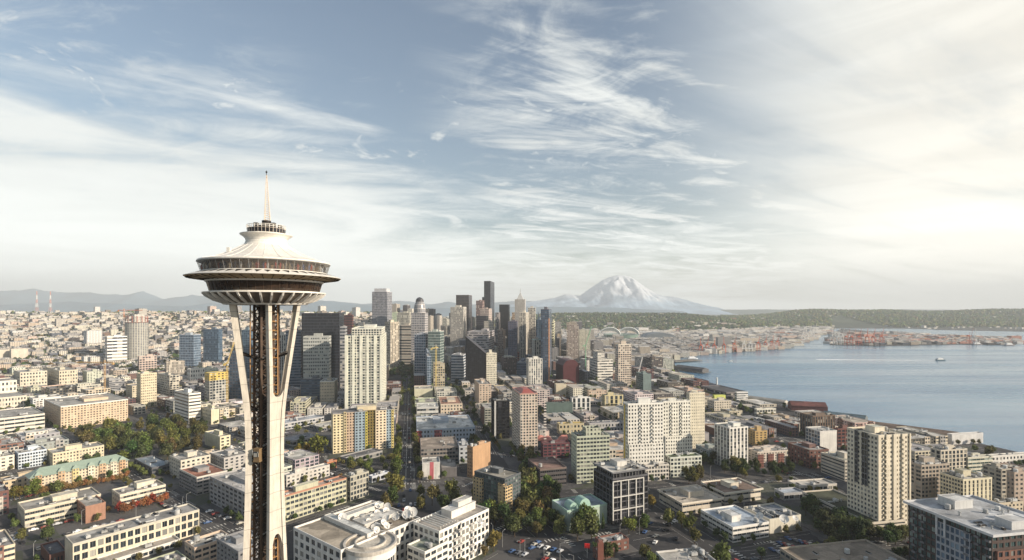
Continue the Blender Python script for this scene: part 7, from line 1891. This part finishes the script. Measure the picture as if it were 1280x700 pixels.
mb = MB(); mb.box((P.x, P.y+70), 175, 150, 0, 6.5); mb.build('wall', M['wall'], root, (.5, .46, .4))
# ------------------------------------------------------------------ ferris wheel, piers, ships
P = flat(830, 463); root = thing('ferris_wheel', 'white ferris wheel at the end of a waterfront pier', 'ferris wheel', (P.x, P.y, 0)); rw_ = 9.6*P.y/F; zc = rw_+3
def wp(t, r, dy=0): return (P.x+r*math.cos(t)*.97, P.y+r*math.cos(t)*.25+dy, zc+r*math.sin(t))
mb = MB()
for k in range(42):
    for dy in (-1, 1): mb.beam(wp(k*2*math.pi/42, rw_, dy), wp((k+1)*2*math.pi/42, rw_, dy), .25, cap=False)
mb.build('rim', M['white'], root); mb = MB()
for k in range(21): mb.beam(wp(0, 0), wp(k*2*math.pi/21, rw_), .12, cap=False)
mb.build('spokes', M['white'], root)
mb = MB()
for dx_ in (-7, 7):
    for dy in (-3, 3): mb.beam((P.x, P.y+dy*.6, zc), (P.x+dx_, P.y+dy, 0), .5)
mb.ball((P.x, P.y, zc), 1.3); mb.build('support_frame', M['white'], root)
me = None
for k in range(21):
    if me is None: mb = MB(); mb.ball((0, 0, -1), 1.1, sz=1.1, nu=8, nv=6); me = mb.mesh('gondola', [M['white']])
    inst(me, 'gondola', root, Vector(wp(k*2*math.pi/21, rw_+.3))-Vector(root['org']))
def pier(p0, p1, w_, label, color, shed=None, z=1.4, name='pier', L2=None):
    """deck on piles from p0 to p1 (photo pixels) with an optional gabled shed"""
    a, b = flat(*p0), flat(*p1); d = (b-a).normalized(); s = Vector((-d.y, d.x, 0))
    root = thing(name, label, 'pier', (a.x, a.y, 0))
    mb = MB(); o = [a-s*w_/2, b-s*w_/2, b+s*w_/2, a+s*w_/2]; mb.prism([(q.x, q.y) for q in o], z-.8, z, bottom=True); mb.build('deck', M['roofm'], root, (.22, .20, .18))
    mb = MB(); L_ = (b-a).length; t = 3
    while t < L_:
        for k in (-.45, .45): q = a+d*t+s*w_*k; mb.beam((q.x, q.y, -5), (q.x, q.y, z-.7), .35, n=6, cap=False)
        t += 9
    stuff(mb.build('piles', M['trunk'], root))
    if shed:
        h, rc_ = shed; w2 = w_*.40; e0, e1 = a+d*L_*.04, b-d*L_*.05; mb = MB()
        A_ = [e0-s*w2, e1-s*w2, e1+s*w2, e0+s*w2]; up = Vector((0, 0, z)); H_ = Vector((0, 0, z+h)); T_ = Vector((0, 0, z+h+w2*.35))
        for i in range(4): mb.quad(A_[i]+up, A_[(i+1) % 4]+up, A_[(i+1) % 4]+H_, A_[i]+H_)
        mb.poly([A_[1]+H_, A_[2]+H_, e1+T_]); mb.poly([A_[3]+H_, A_[0]+H_, e0+T_]); mb.build('shed_wall', M['wall'], root, color)
        mb = MB(); mb.quad(A_[0]-s*.6+H_, A_[1]-s*.6+H_, e1+T_, e0+T_); mb.quad(A_[2]+s*.6+H_, A_[3]+s*.6+H_, e0+T_, e1+T_); mb.build('shed_roof', M['roofm'], root, rc_)
    CAT.append((('the '+label.split(' with ')[0]), (p0[0]+p1[0])/2, (p0[1]+p1[1])/2, a.y, 8))
pier((985, 512), (1034, 514.5), 34, 'maroon pier shed with a long roof', (.17, .07, .065), (7, (.15, .06, .055)))
pier((1028, 523), (1086, 530), 30, 'teal-roofed pier shed stretching over the water', (.14, .16, .17), (5, (.10, .15, .18)))
pier((1085, 535), (1205, 551), 26, 'wide brown pier deck with a pale railing', (.2, .15, .12), (4, (.20, .15, .12)))
pier((846, 461), (884, 466), 26, 'short dark pier beside the ferris wheel', (.14, .14, .15), (6, (.12, .12, .13)))
pier((838, 452), (872, 450), 40, 'long dark terminal pier pointing into the bay', (.1, .1, .1), None)
pier((872, 480), (904, 489), 22, 'grey shed pier below the small dark pier', (.24, .24, .25), (5, (.14, .14, .16)))
pier((925, 498), (986, 506), 16, 'pale boardwalk pier with a low roof', (.5, .48, .44), (3, (.42, .40, .37)))
# seawall esplanade clutter: small craft
def boat(px, py, L_, col_, label, rot=0, cab=True, name='boat', h=2.2, grp=None):
    p = flat(px, py, -1.5); root = thing(name, label, 'boat', (p.x, p.y, -1.5), grp); ca, sa = math.cos(rot), math.sin(rot)
    def T(u, v, z): return (p.x+u*ca-v*sa, p.y+u*sa+v*ca, z-1.5)
    W_ = L_*.16; out_ = [(-.5, -.8), (.25, -1), (.42, -.5), (.5, 0), (.42, .5), (.25, 1), (-.5, .8)]
    lo = [T(u*L_*.94, v*W_*.75, -.3) for u, v in out_]; hi = [T(u*L_, v*W_, h) for u, v in out_]; mb = MB()
    for i in range(7): j = (i+1) % 7; mb.quad(lo[i], lo[j], hi[j], hi[i])
    mb.poly(hi); mb.build('hull', M['paint'], root, col_)
    for k, (u0, u1, z0, z1) in enumerate(((-.40, .22, h, h+L_*.05+1), (-.34, .12, h+L_*.05+1, h+L_*.09+2))):
        if not cab and k: break
        mb = MB(); mb.prism([T(u, v, 0)[:2] for u, v in ((u0*L_, -W_*.7), (u1*L_, -W_*.7), (u1*L_, W_*.7), (u0*L_, W_*.7))], z0-1.5, z1-1.5); mb.build('cabin' if k == 0 else 'bridge_deck', M['paint'], root, (.78, .78, .76))
    return root
boat(913, 452.5, 13, (.74, .75, .76), 'small white boat alone near the port shore', R(170))
boat(866, 448.5, 34, (.80, .80, .80), 'white excursion ship moored at the long dark terminal pier', R(5))
boat(1176, 450.5, 30, (.10, .16, .18), 'green and white ferry trailing a long white wake', R(2), name='ferry', h=2.5)
for px in (1252, 1236, 1222, 1262): boat(px, 430+(px % 3), 45, (.30, .26, .25), 'grey cargo barge moored by the island, %s' % {1252: 'second from its right end', 1236: 'third from its right end', 1222: 'fourth from its right end', 1262: 'at its right end'}[px], R(3), name='barge', h=4, grp='barges by the island')
mb = MB()
for k in range(60):
    t = k/60; x0, x1 = 1171-t*150, 1171-(t+1/60)*150; wv = (2.5+t*10)
    a, b = flat(x0, 450.6-t*1.2, -1.55), flat(x1, 450.6-(t+1/60)*1.2, -1.55); mb.quad((a.x, a.y-wv, -1.55), (a.x, a.y+wv, -1.55), (b.x, b.y+wv+.1, -1.55), (b.x, b.y-wv-.1, -1.55))
stuff(mb.build('wake_foam', noisy('foam', (.85, .87, .88), .8, .2, .02)))
# white column sculpture on the waterfront
P = flat(896, 487); root = thing('waterfront_pillar', 'slim white pillar standing on the waterfront shed', 'tower', (P.x, P.y, 0)); mb = MB(); mb.beam((P.x, P.y, 0), (P.x, P.y, HC-(472-HY)*P.y/F), 1.9, 1.5, 8); mb.build('shaft', M['paint'], root, (.75, .75, .73)); mb = MB(); mb.box((P.x, P.y), 6, 6, 0, 2); mb.build('base', M['paint'], root, (.6, .6, .58))
# ------------------------------------------------------------------ port cranes and containers
def port_crane_meshes():
    H_ = 42
    mb = MB()
    for x in (-9, 9):
        for y in (-9, 9): mb.beam((x, y, 0), (x*.85, y*.9, H_), 1.1, cap=False)
        mb.beam((x, -9, 14), (x, 9, 14), .9); mb.beam((x*.9, -9, 14), (x*.85, 9, H_), .6, cap=False)
    for y in (-9, 9): mb.beam((-9, y, 14), (9, y, 14), .9); mb.beam((-8, y*.9, H_), (8, y*.9, H_), .9)
    a = mb.mesh('gantry_frame', [M['paint']])
    mb = MB(); mb.beam((-5, -8, H_), (-5, 16, H_+1), 1.0); mb.beam((5, -8, H_), (5, 16, H_+1), 1.0); mb.beam((0, -8, H_), (0, -22, H_+46), 1.3, .8); mb.beam((0, 0, H_), (0, -2, H_+22), 1.0); mb.beam((0, -2, H_+22), (0, -18, H_+36), .4, cap=False); mb.box((0, 8), 9, 10, H_+1, H_+7)
    return a, mb.mesh('boom', [M['paint']])
PA, PB = port_crane_meshes()
CRS = [(px, py, c) for px, py, c in ((876, 441.5, 0), (884, 441, 0), (893, 441, 0), (905, 440.5, 0), (918, 439.7, 0), (930, 439, 1), (938, 438.7, 1), (948, 438, 0), (957, 437, 0), (965, 436.5, 0), (972, 436, 0), (1004, 427, 1), (1008, 425, 1), (1012, 423, 1), (1016, 421, 1), (1020, 419, 1),
       (1040, 430, 1), (1044, 430.5, 1), (1048, 431, 1), (1053, 431, 1), (1059, 431.5, 0), (1066, 431.8, 0), (1074, 431.5, 0), (1084, 431, 0), (1092, 431.5, 0), (1102, 431, 0), (1212, 430, 0), (1218, 430.5, 1))]
for px, py, k in CRS:
    p = flat(px, py); root = thing('port_crane', None, 'crane', (p.x, p.y, 0), 'port gantry cranes', rt.uniform(-.5, .1)); root.scale = (.8,)*3 if py < 434 else (.62,)*3
    c = (.72, .70, .66) if k else (.55, .13, .07); inst(PA, 'gantry_frame', root, color=c); inst(PB, 'boom', root, color=c)
    ITEMS.append((root, '%s port gantry crane with raised boom' % ('white' if k else 'red'), px, py-8))
bx = Boxes(); CC = [(.50, .14, .08), (.55, .20, .10), (.35, .10, .08), (.70, .68, .64), (.12, .20, .34), (.60, .32, .12), (.42, .36, .30), (.5, .16, .1)]
def conts(poly, n, stack=4):
    xs = [p[0] for p in poly]; ys = [p[1] for p in poly]; k = 0
    while k < n:
        px, py = rt.uniform(min(xs), max(xs)), rt.uniform(min(ys), max(ys)); k += 1
        if not in_poly(px, py, poly): continue
        p = flat(px, py); 
        if is_water(p.x, p.y): continue
        c = rt.choice(CC); bx.add(p.x, p.y, 0, rt.choice([12, 24, 36]), rt.choice([5, 7.5]), 2.6*rt.randint(1, stack), R(4)+rt.choice([0, 0, math.pi/2]), c, c)
conts([(868, 441), (905, 438.5), (975, 434), (1000, 427), (1000, 418), (960, 420), (900, 428), (862, 434)], 1500)
conts([(1042, 428), (1100, 430), (1262, 429), (1262, 425), (1180, 420), (1090, 418), (1050, 416)], 1300)
bx.build('shipping_containers', M['far'])['label'] = 'red, white and blue shipping containers stacked across the port'

# ------------------------------------------------------------------ labels of the repeats, each told apart by its nearest landmark
ORD = ['nearest', 'second nearest', 'third nearest', 'fourth nearest', 'fifth nearest', 'sixth nearest', 'seventh nearest', 'eighth nearest', 'ninth nearest', 'tenth nearest']
def ordw(k):
    if k < 10: return ORD[k]
    n = k+1; return '%d%s nearest' % (n, 'th' if 10 < n % 100 < 14 else {1: 'st', 2: 'nd', 3: 'rd'}.get(n % 10, 'th'))
CATS = [c for c in CAT if len(c[0].split()) <= 8]
gl = {}
for root, ds, px, py in ITEMS:
    best = min(CATS, key=lambda c: math.hypot(px-c[1], (py-c[2])*1.3)-min(12, c[4]*.25))
    dx_, dy_ = px-best[1], py-best[2]
    rel = ('right of' if dx_ > 0 else 'left of') if abs(dx_) > abs(dy_)*.9 else ('in front of' if dy_ > 0 else 'beyond')
    gl.setdefault((ds, best[0], rel), []).append((math.hypot(dx_, dy_), root))
for (ds, ref, rel), L_ in gl.items():
    L_.sort(key=lambda t: t[0])
    for k, (_, root) in enumerate(L_):
        if len(L_) == 1: lab = '%s %s %s' % (ds, rel, ref)
        else: lab = '%s, %s %s %s' % (ds, ordw(k), rel, ref)
        wds = lab.split()
        if len(wds) > 16: lab = ' '.join(lab.replace(' in front of', ' before').replace(' with one arm', '').replace(' with raised boom', '').replace('flat-roofed ', '').replace('block of flats', 'flats').split())
        root['label'] = lab

# ------------------------------------------------------------------ haze
m = bpy.data.materials.new('haze_air'); m.use_nodes = True; n = NT(m.node_tree); n.n.clear()
o_ = n.new('ShaderNodeOutputMaterial'); pv = n.new('ShaderNodeVolumePrincipled')
pv.inputs['Color'].default_value = (.88, .95, 1.0, 1); pv.inputs['Density'].default_value = 7.5e-5; pv.inputs['Anisotropy'].default_value = .0
n.l.new(pv.outputs[0], o_.inputs['Volume'])
mb = MB(); mb.box((0, 9000), 80000, 26000, -8, 1250); hz = mb.build('haze', m); stuff(hz)
